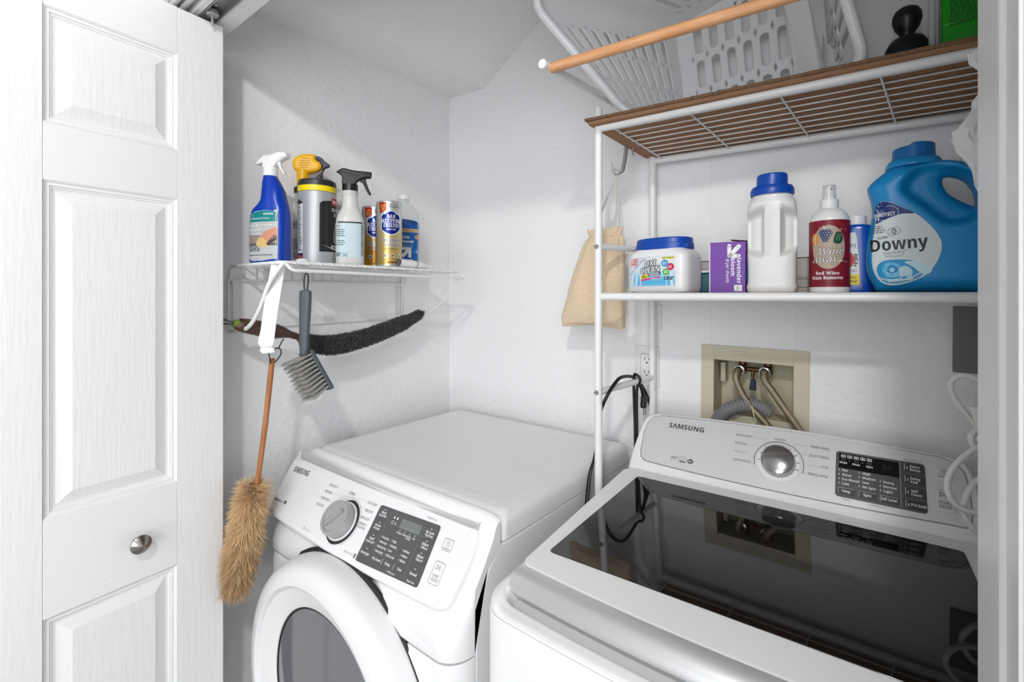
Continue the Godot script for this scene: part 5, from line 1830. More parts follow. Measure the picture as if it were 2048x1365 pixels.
	m.lathe([Vector2(0, 0.002), Vector2(0.0102, 0.002), Vector2(0.0108, 0.006), Vector2(0.0100, 0.062), Vector2(0, 0.062)], 28, st, pb)
	part(t, "barrel", m, M.white_plastic)
	m = MB.new()
	m.lathe([Vector2(0, -0.001), Vector2(0.0092, -0.001), Vector2(0.0104, 0.0008), Vector2(0.0104, 0.003), Vector2(0, 0.003)], 28, st, pb)
	part(t, "end_plug", m, sm("plug_grey", Color(0.33, 0.33, 0.33), 0.5))
	m = MB.new()
	m.lathe([Vector2(0, 0.0635), Vector2(0.0099, 0.0635), Vector2(0.0096, 0.080), Vector2(0.0060, 0.104), Vector2(0.0040, 0.108), Vector2(0, 0.108)], 28, st, pb)
	m.rbox(st + pb * Vector3(0.003, 0.115, 0), Vector3(0.003, 0.024, 0.006), 0.001, 2, pb)
	part(t, "cap", m, M.white_plastic)
	m = MB.new()
	m.lathe([Vector2(0, 0.0615), Vector2(0.0101, 0.0615), Vector2(0.0101, 0.0638), Vector2(0, 0.0638)], 28, st, pb)
	part(t, "ring", m, M.dark_gap)
	t = thing("soap_piece", "flat white plastic piece lying on the wire shelf before the canister", "plastic piece", Vector3(-1.128, 1.4795, -0.600), 60.0)
	m = MB.new()
	m.sloft([[0.0, 0.012, 0.008], [0.002, 0.016, 0.011], [0.005, 0.015, 0.010], [0.008, 0.010, 0.006], [0.009, 0.004, 0.003]], 28)
	part(t, "body", m, M.white_plastic, 60.0)

# the store's arrow sign: an arrow bent to the upper right, with round ends
func arrow_mark(k: Ink, c: Vector2, s: float, col: Color, rot := 0.0) -> void:
	var f := func(x: float, y: float) -> Vector2: return c + Vector2(x, y).rotated(rot) * s
	for q in [[-0.55, 0.75, 0.70, 0.75, 0.26], [0.70, 0.75, 0.70, -0.75, 0.26], [-0.55, -0.62, 0.55, 0.60, 0.30]]:
		var a: Vector2 = f.call(q[0], q[1])
		var b: Vector2 = f.call(q[2], q[3])
		var w: float = q[4] * s
		var d := (b - a).normalized().orthogonal() * w
		k.poly(PackedVector2Array([a - d, b - d, b + d, a + d]), col, 3.0)
		k.disc(a.x, a.y, w, w, col, 3.0)
		k.disc(b.x, b.y, w, w, col, 3.0)

# ------------------------------------------------------------------ fine strands: thin tapered blades, three sided by crossing two
func strands(roots: PackedVector3Array, dirs: PackedVector3Array, w: float, cols: PackedColorArray, bend := 0.0, sd := 1) -> ArrayMesh:
	var rng := RandomNumberGenerator.new()
	rng.seed = sd
	var oP := PackedVector3Array()
	var oN := PackedVector3Array()
	var oC := PackedColorArray()
	for i in roots.size():
		var p := roots[i]
		var d := dirs[i]
		var s := d.cross(Vector3(rng.randf_range(-1, 1), rng.randf_range(-1, 1), rng.randf_range(-1, 1))).normalized() * w
		var sag := Vector3(rng.randf_range(-1, 1), rng.randf_range(-1, 1), rng.randf_range(-1, 1)) * d.length() * bend
		var mid := p + d * 0.55 + sag * 0.4
		var tip := p + d + sag
		var n := s.cross(d).normalized()
		for q in [p - s, mid - s * 0.7, p + s, p + s, mid - s * 0.7, mid + s * 0.7, mid - s * 0.7, tip, mid + s * 0.7]:
			oP.append(q)
			oN.append(n)
			oC.append(cols[i].srgb_to_linear())
	var arr := []
	arr.resize(Mesh.ARRAY_MAX)
	arr[Mesh.ARRAY_VERTEX] = oP
	arr[Mesh.ARRAY_NORMAL] = oN
	arr[Mesh.ARRAY_COLOR] = oC
	var am := ArrayMesh.new()
	am.add_surface_from_arrays(Mesh.PRIMITIVE_TRIANGLES, arr)
	return am

func build_hanging_tools() -> void:
	var m: MB
	var rng := RandomNumberGenerator.new()
	rng.seed = 77
	# --- white strip with a hook at its foot
	var t := thing("hanging_strip", "long flat white plastic strip with a small hook hanging from the wire shelf front", "hook strip", Vector3(-1.118, 1.375, -0.520), 60.0)
	m = MB.new()
	m.prism(PackedVector2Array([Vector2(0.000, 0.094), Vector2(0.030, 0.094), Vector2(0.022, 0.04), Vector2(0.012, -0.03), Vector2(0.006, -0.084), Vector2(0.002, -0.094), Vector2(-0.020, -0.096), Vector2(-0.026, -0.088), Vector2(-0.026, -0.076), Vector2(-0.022, -0.06), Vector2(-0.012, 0.02)]), -0.0012, 0.0012, 0.0006)
	m.rbox(Vector3(0.014, 0.097, -0.006), Vector3(0.028, 0.003, 0.016), 0.001)
	part(t, "strip", m, M.white_plastic)
	m = MB.new()
	m.prism(PackedVector2Array([Vector2(-0.020, -0.094), Vector2(-0.001, -0.094), Vector2(0.008, -0.097), Vector2(0.009, -0.107), Vector2(-0.016, -0.109), Vector2(-0.022, -0.102)]), 0.001, 0.014, 0.003)
	part(t, "hook", m, M.white_plastic)
	# --- wool duster on a wooden stick
	t = thing("wool_duster", "shaggy tan wool duster on a brown wooden stick hanging beside the dryer", "duster", Vector3(-1.185, 0.70, -0.495))
	var o := -t.position
	m = MB.new()
	m.tube(PackedVector3Array([Vector3(-1.148, 1.250, -0.5365) + o, Vector3(-1.148, 1.248, -0.5365) + o, Vector3(-1.160, 1.10, -0.527) + o, Vector3(-1.176, 0.93, -0.512) + o]), [0.0048, 0.0062, 0.0062, 0.0058], 16)
	part(t, "stick", m, M.stick_wood)
	m = MB.new()
	m.tube(smooth([Vector3(-1.1485, 1.236, -0.5365) + o, Vector3(-1.139, 1.245, -0.528) + o, Vector3(-1.124, 1.272, -0.518) + o, Vector3(-1.113, 1.275, -0.5225) + o, Vector3(-1.113, 1.276, -0.536) + o, Vector3(-1.128, 1.262, -0.548) + o, Vector3(-1.142, 1.245, -0.5445) + o, Vector3(-1.1485, 1.236, -0.5385) + o], 8), 0.0014, 8)
	m.tube(smooth([Vector3(-1.112, 1.276, -0.534) + o, Vector3(-1.108, 1.288, -0.538) + o, Vector3(-1.110, 1.297, -0.545) + o], 6), 0.0013, 6)
	part(t, "cord_loop", m, M.black_rubber)
	# fleece
	var top := Vector3(-1.178, 0.955, -0.508) + o
	var bot := Vector3(-1.215, 0.705, -0.482) + o
	var ax := (bot - top).normalized()
	var fb := Basis(Quaternion(Vector3.DOWN, ax))
	var prof := []
	for i in 15:
		var f := i / 14.0
		var r := 0.030 * pow(sin(PI * clampf(f * 0.9 + 0.05, 0, 1)), 0.45) * (0.75 + 0.35 * f - 0.2 * f * f)
		prof.append(Vector2(r if i > 0 and i < 14 else 0.0, -f * (bot - top).length()))
	prof.reverse()
	m = MB.new()
	m.lathe(prof, 24, top, fb)
	part(t, "fleece_core", m, sm("fleece_core", Color(0.62, 0.50, 0.36), 0.9), 60.0)
	var R := PackedVector3Array()
	var D := PackedVector3Array()
	var K := PackedColorArray()
	var L := (bot - top).length()
	for i in 11000:
		var f := rng.randf()
		var a := rng.randf() * TAU
		var r := 0.029 * pow(sin(PI * clampf(f * 0.9 + 0.05, 0, 1)), 0.45) * (0.75 + 0.35 * f - 0.2 * f * f)
		var clump := sin(a * 5.0 + f * 23.0) * 0.5 + sin(a * 3.0 - f * 41.0) * 0.5
		var nrm := fb * Vector3(cos(a), 0, -sin(a))
		R.append(top + fb * Vector3(r * cos(a), -f * L, -r * sin(a)))
		var dn := lerpf(-0.25, 1.25, smoothstep(0.0, 0.35, f))
		D.append((nrm + ax * dn + fb * Vector3(sin(clump * 9.0), 0, cos(clump * 7.0)) * 0.35).normalized() * rng.randf_range(0.018, 0.034))
		var c := Color(0.88, 0.74, 0.55).lerp(Color(0.62, 0.47, 0.31), clampf(smoothstep(0.15, 0.9, f) * 0.7 + clump * 0.25, 0, 1))
		K.append(c.lerp(Color(0.93, 0.82, 0.66), rng.randf() * 0.35))
	var fl := part(t, "fleece", strands(R, D, 0.0007, K, 0.28, 3), M.strand)
	fl.set_meta("kind", "stuff")
	# --- dish shaped scrub brush
	t = thing("scrub_brush", "dark grey angled scrub brush with pale bristles hanging from the wire shelf", "brush", Vector3(-1.150, 1.26, -0.615))
	o = -t.position
	m = MB.new()
	m.tube(smooth([Vector3(-1.128, 1.402, -0.607) + o, Vector3(-1.124, 1.428, -0.602) + o, Vector3(-1.112, 1.447, -0.598) + o, Vector3(-1.098, 1.4505, -0.594) + o, Vector3(-1.108, 1.446, -0.604) + o, Vector3(-1.122, 1.428, -0.611) + o, Vector3(-1.128, 1.402, -0.611) + o], 8), 0.0020, 8)
	part(t, "cord_loop", m, M.cord_grey)
	var rv := Vector3(0.784, 0, -0.621)
	var tv := Vector3(0.621, 0, 0.784)
	var hb := Basis(rv, Vector3.UP, tv)
	m = MB.new()
	m.sloft([[1.248, 0.0085, 0.006, 3.0, -0.002], [1.260, 0.0095, 0.0065, 3.0, -0.002], [1.300, 0.0115, 0.007, 3.0, -0.001], [1.360, 0.0135, 0.0085, 3.0, 0.001], [1.395, 0.0142, 0.0090, 3.0, 0.002], [1.406, 0.0138, 0.0088, 3.0, 0.002], [1.4105, 0.0115, 0.0070, 3.0, 0.002], [1.4115, 0.006, 0.004, 3.0, 0.002]], 32, Vector3(-1.130, -1.26, -0.607) - Vector3(-1.150, 0, -0.615), hb)
	part(t, "handle", m, M.brush_grey, 50.0)
	var l := rv * 0.0426 - Vector3.UP * 0.0955 - tv * 0.022
	var ln := 0.105
	l = l.normalized()
	var wv := rv * -0.045 - tv * 0.027
	wv = (wv - l * wv.dot(l)).normalized()
	var bv := l.cross(wv).normalized()
	if bv.dot(tv) < 0:
		bv = -bv
	var pbas := Basis(l, wv, l.cross(wv)).orthonormalized()
	var root := Vector3(-1.128, 1.2545, -0.622) + o
	m = MB.new()
	m.rbox(root + l * ln * 0.46 + wv * 0.024 - bv * 0.004, Vector3(ln * 1.08, 0.058, 0.011), 0.004, 3, pbas)
	m.tube(smooth([Vector3(-1.131, 1.262, -0.606) + o, Vector3(-1.132, 1.254, -0.606) + o, root + l * 0.004 + wv * 0.026 - bv * 0.004, root + l * 0.014 + wv * 0.026 - bv * 0.004], 5), 0.0075, 12)
	part(t, "head", m, M.brush_grey)
	for i in 10:
		var rr := PackedVector3Array()
		var dd := PackedVector3Array()
		var kk := PackedColorArray()
		for j in 7:
			var c := root + l * ln * (0.01 + i * 0.098) + wv * (0.0 + j * 0.0080) + bv * 0.001
			for n in 34:
				var a := rng.randf() * TAU
				var q := sqrt(rng.randf()) * 0.0021
				rr.append(c + (l * cos(a) + wv * sin(a)) * q)
				var sp := (l * cos(a) + wv * sin(a)) * (q * 0.9)
				dd.append((bv * rng.randf_range(0.046, 0.054) + sp + l * (i - 4.5) * 0.0009 + wv * (j - 3) * 0.0008))
				var g := rng.randf_range(0.62, 0.90)
				kk.append(Color(g, g * 0.985, g * 0.96))
		part(t, "bristle_row", brush_fibres(rr, dd, 0.00032, kk), M.strand)
	# --- bendable fluffy duster lying on the brackets
	t = thing("flexible_duster", "bendable duster with brown handle and dark grey fluffy head, lying under the wire shelf", "duster", Vector3(-1.235, 1.28, -0.78))
	o = -t.position
	var X := -1.240
	m = MB.new()
	m.tube(smooth([Vector3(X, 1.330, -0.497) + o, Vector3(X, 1.328, -0.500) + o, Vector3(X, 1.323, -0.520) + o, Vector3(X, 1.313, -0.560) + o, Vector3(X, 1.306, -0.590) + o, Vector3(X, 1.302, -0.606) + o, Vector3(X, 1.296, -0.625) + o, Vector3(X, 1.289, -0.645) + o, Vector3(X, 1.284, -0.656) + o, Vector3(X, 1.280, -0.664) + o], 3), rad_run([0.010, 0.0155, 0.018, 0.020, 0.0185, 0.015, 0.0095, 0.0085, 0.013, 0.0150], 3), 20)
	part(t, "handle", m, M.brown_handle, 50.0)
	m = MB.new()
	m.tube(PackedVector3Array([Vector3(X, 1.3315, -0.488) + o, Vector3(X, 1.329, -0.499) + o]), [0.009, 0.011], 16)
	part(t, "green_strap", m, M.green_band)
	m = MB.new()
	m.tube(smooth([Vector3(X, 1.333, -0.489) + o, Vector3(X - 0.004, 1.341, -0.468) + o, Vector3(X - 0.010, 1.348, -0.446) + o, Vector3(X - 0.010, 1.340, -0.438) + o, Vector3(X - 0.004, 1.333, -0.460) + o, Vector3(X, 1.329, -0.489) + o], 6), 0.0024, 8)
	part(t, "cord_loop", m, M.cord_grey)
	var path := smooth([Vector3(X, 1.281, -0.660) + o, Vector3(X, 1.268, -0.690) + o, Vector3(X, 1.259, -0.725) + o, Vector3(X, 1.259, -0.775) + o, Vector3(X, 1.268, -0.840) + o, Vector3(X, 1.285, -0.915) + o, Vector3(X, 1.305, -0.985) + o, Vector3(X, 1.320, -1.030) + o, Vector3(X, 1.336, -1.070) + o], 6)
	var rads := rad_run([0.013, 0.019, 0.024, 0.0255, 0.0245, 0.0235, 0.0215, 0.0145, 0.0115], 6)
	m = MB.new()
	m.tube(path, rads, 20)
	part(t, "fluffy_core", m, sm("fluff_core", Color(0.15, 0.145, 0.14), 0.95), 60.0)
	R = PackedVector3Array()
	D = PackedVector3Array()
	K = PackedColorArray()
	for i in 16000:
		var f := rng.randf() * (path.size() - 1.001)
		var n := int(f)
		var p := path[n].lerp(path[n + 1], f - n)
		var tt := (path[n + 1] - path[n]).normalized()
		var u := tt.cross(Vector3.RIGHT).normalized()
		var w2 := tt.cross(u)
		var a := rng.randf() * TAU
		var nr := u * cos(a) + w2 * sin(a)
		var r: float = lerpf(rads[n], rads[n + 1], f - n)
		R.append(p + nr * r * 0.96)
		D.append((nr + tt * rng.randf_range(-0.7, 0.9) + tt.cross(nr) * rng.randf_range(-0.8, 0.8)).normalized() * rng.randf_range(0.004, 0.0085))
		var g := rng.randf_range(0.20, 0.42)
		K.append(Color(g, g * 0.98, g * 0.95))
	for i in 900:   # the tuft at the tip
		var p := path[path.size() - 1]
		var tt := (path[path.size() - 1] - path[path.size() - 4]).normalized()
		R.append(p + Vector3(rng.randf_range(-1, 1), rng.randf_range(-1, 1), rng.randf_range(-1, 1)) * 0.006)
		D.append((tt + Vector3(rng.randf_range(-1, 1), rng.randf_range(-1, 1), rng.randf_range(-1, 1)) * 0.5).normalized() * rng.randf_range(0.006, 0.012))
		var g := rng.randf_range(0.2, 0.4)
		K.append(Color(g, g, g * 0.97))
	fl = part(t, "fluffy_head", strands(R, D, 0.0009, K, 0.3, 7), M.strand)
	fl.set_meta("kind", "stuff")

func rad_run(a: Array, n: int) -> Array:
	var o := []
	for i in a.size() - 1:
		for k in n:
			o.append(lerpf(a[i], a[i + 1], float(k) / n))
	o.append(a[a.size() - 1])
	return o

# stiff fibres: three sided prisms
func brush_fibres(roots: PackedVector3Array, dirs: PackedVector3Array, w: float, cols: PackedColorArray) -> ArrayMesh:
	var oP := PackedVector3Array()
	var oN := PackedVector3Array()
	var oC := PackedColorArray()
	for i in roots.size():
		var d := dirs[i]
		var s := d.cross(Vector3(0.3, 0.5, 0.7)).normalized()
		var u := d.cross(s).normalized()
		for k in 3:
			var a := TAU * k / 3
			var b := TAU * (k + 1) / 3
			var pa := s * cos(a) + u * sin(a)
			var pb := s * cos(b) + u * sin(b)
			var p := roots[i]
			var n := (pa + pb).normalized()
			for q in [p + pa * w, p + d + pb * w, p + pb * w, p + pa * w, p + d + pa * w, p + d + pb * w]:
				oP.append(q)
				oN.append(n)
				oC.append(cols[i].srgb_to_linear())
	var arr := []
	arr.resize(Mesh.ARRAY_MAX)
	arr[Mesh.ARRAY_VERTEX] = oP
	arr[Mesh.ARRAY_NORMAL] = oN
	arr[Mesh.ARRAY_COLOR] = oC
	var am := ArrayMesh.new()
	am.add_surface_from_arrays(Mesh.PRIMITIVE_TRIANGLES, arr)
	return am

# ------------------------------------------------------------------ a body from an outline with its own thickness and round edges (surface nets)
class Puffed:
	var x0: float; var y0: float; var st: float
	var nx: int; var ny: int
	var d2 := PackedFloat32Array()
	var hz := PackedFloat32Array()
	var R: float

	static func pdist(p: Vector2, q: PackedVector2Array) -> float:
		var best := INF
		var inside := false
		var n := q.size()
		var j := n - 1
		for i in n:
			var a := q[i]
			var e := q[j] - a
			var w := p - a
			var b := w - e * clampf(w.dot(e) / e.length_squared(), 0.0, 1.0)
			best = minf(best, b.length_squared())
			if (a.y > p.y) != (q[j].y > p.y) and p.x < (q[j].x - a.x) * (p.y - a.y) / (q[j].y - a.y) + a.x:
				inside = not inside
			j = i
		return -sqrt(best) if inside else sqrt(best)

	func front(x: float, y: float) -> float:
		var fx := clampf((x - x0) / st, 0.0, nx - 1.001)
		var fy := clampf((y - y0) / st, 0.0, ny - 1.001)
		var i := int(fx)
		var j := int(fy)
		var u := fx - i
		var w := fy - j
		var d := lerpf(lerpf(d2[j * nx + i], d2[j * nx + i + 1], u), lerpf(d2[(j + 1) * nx + i], d2[(j + 1) * nx + i + 1], u), w)
		var h := lerpf(lerpf(hz[j * nx + i], hz[j * nx + i + 1], u), lerpf(hz[(j + 1) * nx + i], hz[(j + 1) * nx + i + 1], u), w)
		var r := minf(R, h)
		var e := clampf(d + r, 0.0, r * 0.98)
		return h - r + sqrt(r * r - e * e)

	func build(outline: PackedVector2Array, hole: PackedVector2Array, dent: PackedVector2Array, half: float, dent_by: float, r: float, step: float) -> MB:
		R = r
		st = step
		var lo := Vector2(INF, INF)
		var hi := -lo
		for p in outline:
			lo = lo.min(p)
			hi = hi.max(p)
		x0 = lo.x - 2 * st
		y0 = lo.y - 2 * st
		nx = int((hi.x - lo.x) / st) + 5
		ny = int((hi.y - lo.y) / st) + 5
		d2.resize(nx * ny)
		hz.resize(nx * ny)
		for j in ny:
			for i in nx:
				var p := Vector2(x0 + i * st, y0 + j * st)
				var d := pdist(p, outline)
				if hole.size() > 0:
					d = maxf(d, -pdist(p, hole))
				d2[j * nx + i] = d
				hz[j * nx + i] = half - (dent_by * smoothstep(0.004, -0.014, pdist(p, dent)) if dent.size() > 0 else 0.0)
		var nz := int(2 * half / st) + 5
		var z0 := -half - 2 * st
		var fv := PackedFloat32Array()
		fv.resize(nx * ny * nz)
		for k in nz:
			var z := absf(z0 + k * st)
			for j in ny:
				for i in nx:
					var h := hz[j * nx + i]
					var rr := minf(R, h)
					var qx := d2[j * nx + i] + rr
					var qz := z - h + rr
					fv[(k * ny + j) * nx + i] = minf(maxf(qx, qz), 0.0) + sqrt(maxf(qx, 0.0) ** 2 + maxf(qz, 0.0) ** 2) - rr
		var m := MB.new()
		var at := PackedInt32Array()
		at.resize(nx * ny * nz)
		at.fill(-1)
		for k in nz - 1:
			for j in ny - 1:
				for i in nx - 1:
					var c := (k * ny + j) * nx + i
					var s := 0
					var idx := [c, c + 1, c + nx, c + nx + 1, c + nx * ny, c + nx * ny + 1, c + nx * ny + nx, c + nx * ny + nx + 1]
					for q in 8:
						if fv[idx[q]] < 0.0:
							s += 1
					if s == 0 or s == 8:
						continue
					var sum := Vector3.ZERO
					var n := 0
					for a in 8:
						for bit in [1, 2, 4]:
							if a & bit:
								continue
							var va := fv[idx[a]]
							var vb := fv[idx[a | bit]]
							if (va < 0.0) != (vb < 0.0):
								var t := va / (va - vb)
								sum += Vector3(a & 1, (a >> 1) & 1, (a >> 2) & 1) + Vector3(bit & 1, (bit >> 1) & 1, (bit >> 2) & 1) * t
								n += 1
					sum /= n
					at[c] = m.v(Vector3(x0 + (i + sum.x) * st, y0 + (j + sum.y) * st, z0 + (k + sum.z) * st))
		for k in range(1, nz - 1):
			for j in range(1, ny - 1):
				for i in range(1, nx - 1):
					var c := (k * ny + j) * nx + i
					var v := fv[c]
					for ax in 3:
						var d: int = [1, nx, nx * ny][ax]
						var e1: int = [nx, nx * ny, 1][ax]
						var e2: int = [nx * ny, 1, nx][ax]
						if (v < 0.0) == (fv[c + d] < 0.0):
							continue
						var a := at[c - e1 - e2]
						var b := at[c - e2]
						var g := at[c]
						var h := at[c - e1]
						if a < 0 or b < 0 or g < 0 or h < 0:
							continue
						if v < 0.0:
							m.quad(a, b, g, h)
						else:
							m.quad(a, h, g, b)
		m.outward(0)
		return m

func build_middle_shelf_things() -> void:
	var Y := 1.4045
	var m: MB
	var k: Ink
	var wh := Color(0.95, 0.95, 0.95)
	# --- white tub with blue lid
	var t := thing("stain_remover_tub", "squat white laundry tub with wide blue lid and sanitizer label", "tub", Vector3(-0.437, Y, -1.150), -9.0)
	var secs := [[0.0, 0.074, 0.044, 5.0], [0.003, 0.078, 0.048, 5.0], [0.012, 0.0795, 0.0495, 5.0], [0.080, 0.0800, 0.0500, 5.0], [0.090, 0.0785, 0.0488, 5.0], [0.098, 0.0735, 0.0465, 4.0], [0.104, 0.0680, 0.0450, 3.0], [0.107, 0.0660, 0.0440, 2.6]]
	m = MB.new()
	m.sloft(secs, 72)
	part(t, "body", m, M.white_plastic, 45.0)
	m = MB.new()
	m.sloft([[0.104, 0.0710, 0.0475, 2.2], [0.1055, 0.0722, 0.0485, 2.2], [0.1170, 0.0715, 0.0480, 2.2], [0.1178, 0.0700, 0.0470, 2.2], [0.1285, 0.0690, 0.0460, 2.2], [0.1305, 0.0680, 0.0450, 2.2], [0.1315, 0.0655, 0.0430, 2.2], [0.1318, 0.058, 0.039, 2.2]], 64)
	m.rbox(Vector3(0.068, 0.110, 0.018), Vector3(0.014, 0.009, 0.020), 0.002)
	part(t, "lid", m, M.blue_cap, 40.0)
	k = Ink.new(self, loft_face(secs), 0.012)
	# label, x -.055..+.043, y .015..+.088
	k.poly(PackedVector2Array(smooth2(v2([-0.066, 0.018, -0.066, 0.050, -0.066, 0.084, -0.063, 0.0865, 0.0, 0.0865, 0.052, 0.0865, 0.055, 0.084, 0.055, 0.050, 0.055, 0.018, 0.052, 0.015, 0.0, 0.015, -0.063, 0.015]), 4)), Color(0.84, 0.89, 0.92), 1.0)
	for i in 5:
		k.rect(-0.0655, 0.0165 + i * 0.007, 0.0545, 0.0235 + i * 0.007, Color(0.25, 0.68, 0.88).lerp(Color(0.78, 0.88, 0.93), i / 4.5), 1.3)
	k.poly(PackedVector2Array(v2([-0.0655, 0.084, -0.0100, 0.0862, -0.020, 0.080, -0.034, 0.070, -0.046, 0.058, -0.0655, 0.042])), Color(0.80, 0.83, 0.86), 1.6)
	k.line(v2([-0.0655, 0.042, -0.056, 0.053, -0.044, 0.066, -0.030, 0.077, -0.012, 0.0862]), 0.0012, Color(0.15, 0.18, 0.35), 2.0)
	k.rect(-0.064, 0.0660, -0.042, 0.0830, Color(0.93, 0.72, 0.74), 2.0)
	k.text("KILLS 99.9%", -0.063, 0.0785, 0.0036, Color(0.75, 0.12, 0.25), 3.0, {"f": 1, "w": 0.020})
	k.text("OF BACTERIA", -0.063, 0.0730, 0.0036, Color(0.75, 0.12, 0.25), 3.0, {"f": 1, "w": 0.020})
	k.text("AND VIRUSES", -0.063, 0.0675, 0.0036, Color(0.75, 0.12, 0.25), 3.0, {"f": 1, "w": 0.020})
	var nv := Color(0.10, 0.12, 0.25)
	k.text("OXI", -0.023, 0.0625, 0.0130, wh, 6.0, {"f": 1, "sh": 0.18, "rot": 0.10, "w": 0.030, "out": 0.0016, "oc": nv})
	k.text("CLEAN", -0.034, 0.0460, 0.0130, wh, 6.0, {"f": 1, "sh": 0.18, "rot": 0.10, "w": 0.050, "out": 0.0016, "oc": nv})
	k.poly(PackedVector2Array(smooth2(v2([-0.033, 0.034, -0.016, 0.0365, -0.016, 0.0445, -0.031, 0.0425]), 4)), Color(0.95, 0.86, 0.10), 4.0)
	k.small(-0.030, 0.0395, -0.018, 2, 0.0036, 0.0022, nv, 5, 5.0)
	k.poly(PackedVector2Array(v2([-0.0145, 0.0385, 0.0185, 0.0430, 0.0195, 0.0500, -0.0145, 0.0450])), nv, 4.0)
	k.text("SANITIZER", -0.0115, 0.0400, 0.0050, wh, 6.0, {"f": 1, "rot": 0.13, "w": 0.028})
	k.poly(PackedVector2Array(v2([-0.033, 0.0285, 0.0175, 0.0355, 0.0175, 0.0395, -0.033, 0.0325])), Color(0.88, 0.20, 0.48), 4.0)
	k.small(-0.006, 0.0335, 0.012, 1, 0.004, 0.0014, wh, 6, 5.0)
	k.rect(0.022, 0.0790, 0.0540, 0.0840, Color(0.95, 0.90, 0.35), 3.0)
	k.text("MULTI-PURPOSE", 0.0240, 0.0800, 0.0030, nv, 4.0, {"f": 1, "w": 0.028})
	for q in [[0.030, 0.0690, Color(0.25, 0.62, 0.82)], [0.0440, 0.0605, Color(0.82, 0.08, 0.35)], [0.0330, 0.0490, Color(0.40, 0.75, 0.35)]]:
		k.disc(q[0], q[1], 0.0088, 0.0082, q[2], 3.0)
		k.small(q[0] - 0.005, q[1] + 0.001, q[0] + 0.005, 2, 0.0035, 0.0018, Color(0.9, 0.95, 0.95), 7, 4.0)
	k.small(0.028, 0.0350, 0.052, 2, 0.0042, 0.0028, nv, 9, 4.0)
	k.small(-0.062, 0.0205, 0.050, 2, 0.0038, 0.0013, Color(0.75, 0.92, 0.97), 10, 4.0)
	part(t, "label", k, M.ink)
	# --- teal box and pale long box behind
	t = thing("storage_box", "small dark teal box behind the white tub and the purple carton", "box", Vector3(-0.350, Y, -1.196), 4.0)
	m = MB.new()
	m.rbox(Vector3(0, 0.024, 0), Vector3(0.085, 0.048, 0.030), 0.005, 3)
	part(t, "body", m, M.teal)
	m = MB.new()
	m.rbox(Vector3(0, 0.0505, 0), Vector3(0.088, 0.005, 0.033), 0.002, 2)
	part(t, "lid", m, M.white_plastic)
	t = thing("flat_box", "long pale cardboard box lying along the back of the middle rack shelf", "box", Vector3(-0.165, Y, -1.243), 2.0)
	m = MB.new()
	m.rbox(Vector3(0, 0.038, 0), Vector3(0.60, 0.076, 0.042), 0.0015, 2)
	part(t, "body", m, sm("pale_card", Color(0.72, 0.70, 0.67), 0.6))
	m = MB.new()
	m.rbox(Vector3(0, 0.0772, 0), Vector3(0.602, 0.0022, 0.044), 0.0008, 1)
	part(t, "lid", m, sm("tan_card", Color(0.50, 0.42, 0.35), 0.7))
	for y in [0.012, 0.030, 0.034]:
		m = MB.new()
		m.rbox(Vector3(0, y, 0.0212), Vector3(0.596, 0.0016, 0.0008), 0.0003, 1)
		part(t, "printed_line", m, M.panel_grey)
	# --- purple carton of dryer sheets
	t = thing("dryer_sheet_box", "purple carton of dryer sheets with sideways white lettering, flap open", "box", Vector3(-0.286, Y, -1.125), 7.0)
	m = MB.new()
	m.rbox(Vector3(0, 0.056, -0.022), Vector3(0.0740, 0.112, 0.044), 0.0008, 1)
	part(t, "carton", m, sm("purple_card", Color(0.42, 0.16, 0.62), 0.4))
	m = MB.new()
	m.rbox(Vector3(0.022, 0.1155, -0.022), Vector3(0.034, 0.001, 0.030), 0.0004, 1, Basis(Vector3.BACK, -0.12))
	part(t, "flap", m, sm("flap_grey", Color(0.32, 0.29, 0.27), 0.7))
	k = Ink.new(self, flat(Vector3.ZERO, Vector3.RIGHT, Vector3.UP, Vector3.BACK))
	k.rect(-0.0369, 0.001, -0.0345, 0.111, Color(0.86, 0.82, 0.88), 1.0)
	arrow_mark(k, Vector2(0.0150, 0.0920), 0.0150, wh, PI)
	k.text("up&up", 0.0265, 0.0980, 0.0028, Color(0.45, 0.25, 0.6), 5.0, {"rot": -PI / 2, "w": 0.012})
	k.text("lavender", 0.0198, 0.0758, 0.0088, wh, 3.0, {"f": 1, "rot": -PI / 2, "w": 0.0555})
	k.text("bloom", 0.0077, 0.0758, 0.0088, wh, 3.0, {"f": 1, "rot": -PI / 2, "w": 0.0385})
	k.text("dryer sheets", -0.0020, 0.0752, 0.0066, wh, 3.0, {"rot": -PI / 2, "w": 0.0530})
	k.rect(0.0140, 0.0035, 0.0298, 0.0170, wh, 3.0)
	k.text("105", 0.0185, 0.0150, 0.0058, Color(0.3, 0.15, 0.45), 4.0, {"rot": -PI / 2, "w": 0.0100})
	k.small(0.0155, 0.0050, 0.0175, 3, 0.0035, 0.0015, Color(0.3, 0.15, 0.45), 2, 4.0)
	part(t, "lettering", k, M.ink)
	# --- white jug with blue cap
	t = thing("detergent_jug", "tall plain white plastic jug with stepped blue cap and grip recesses", "jug", Vector3(-0.200, Y, -1.140), 6.0)
	secs = [[0.0, 0.043, 0.033, 4.0], [0.003, 0.0465, 0.0365, 4.0], [0.014, 0.0475, 0.0375, 4.0], [0.018, 0.0460, 0.0365, 4.0]]
	for i in 34:
		var y := 0.022 + i * 0.0051
		var a := 0.0458
		var f := clampf((y - 0.165) / 0.035, 0.0, 1.0)
		secs.append([y, lerpf(a, 0.0415, f * f), lerpf(0.0362, 0.0335, f * f), lerpf(4.0, 2.6, f)])
	secs.append([0.197, 0.0405, 0.0325, 2.3])
	secs.append([0.206, 0.0370, 0.0320, 2.1])
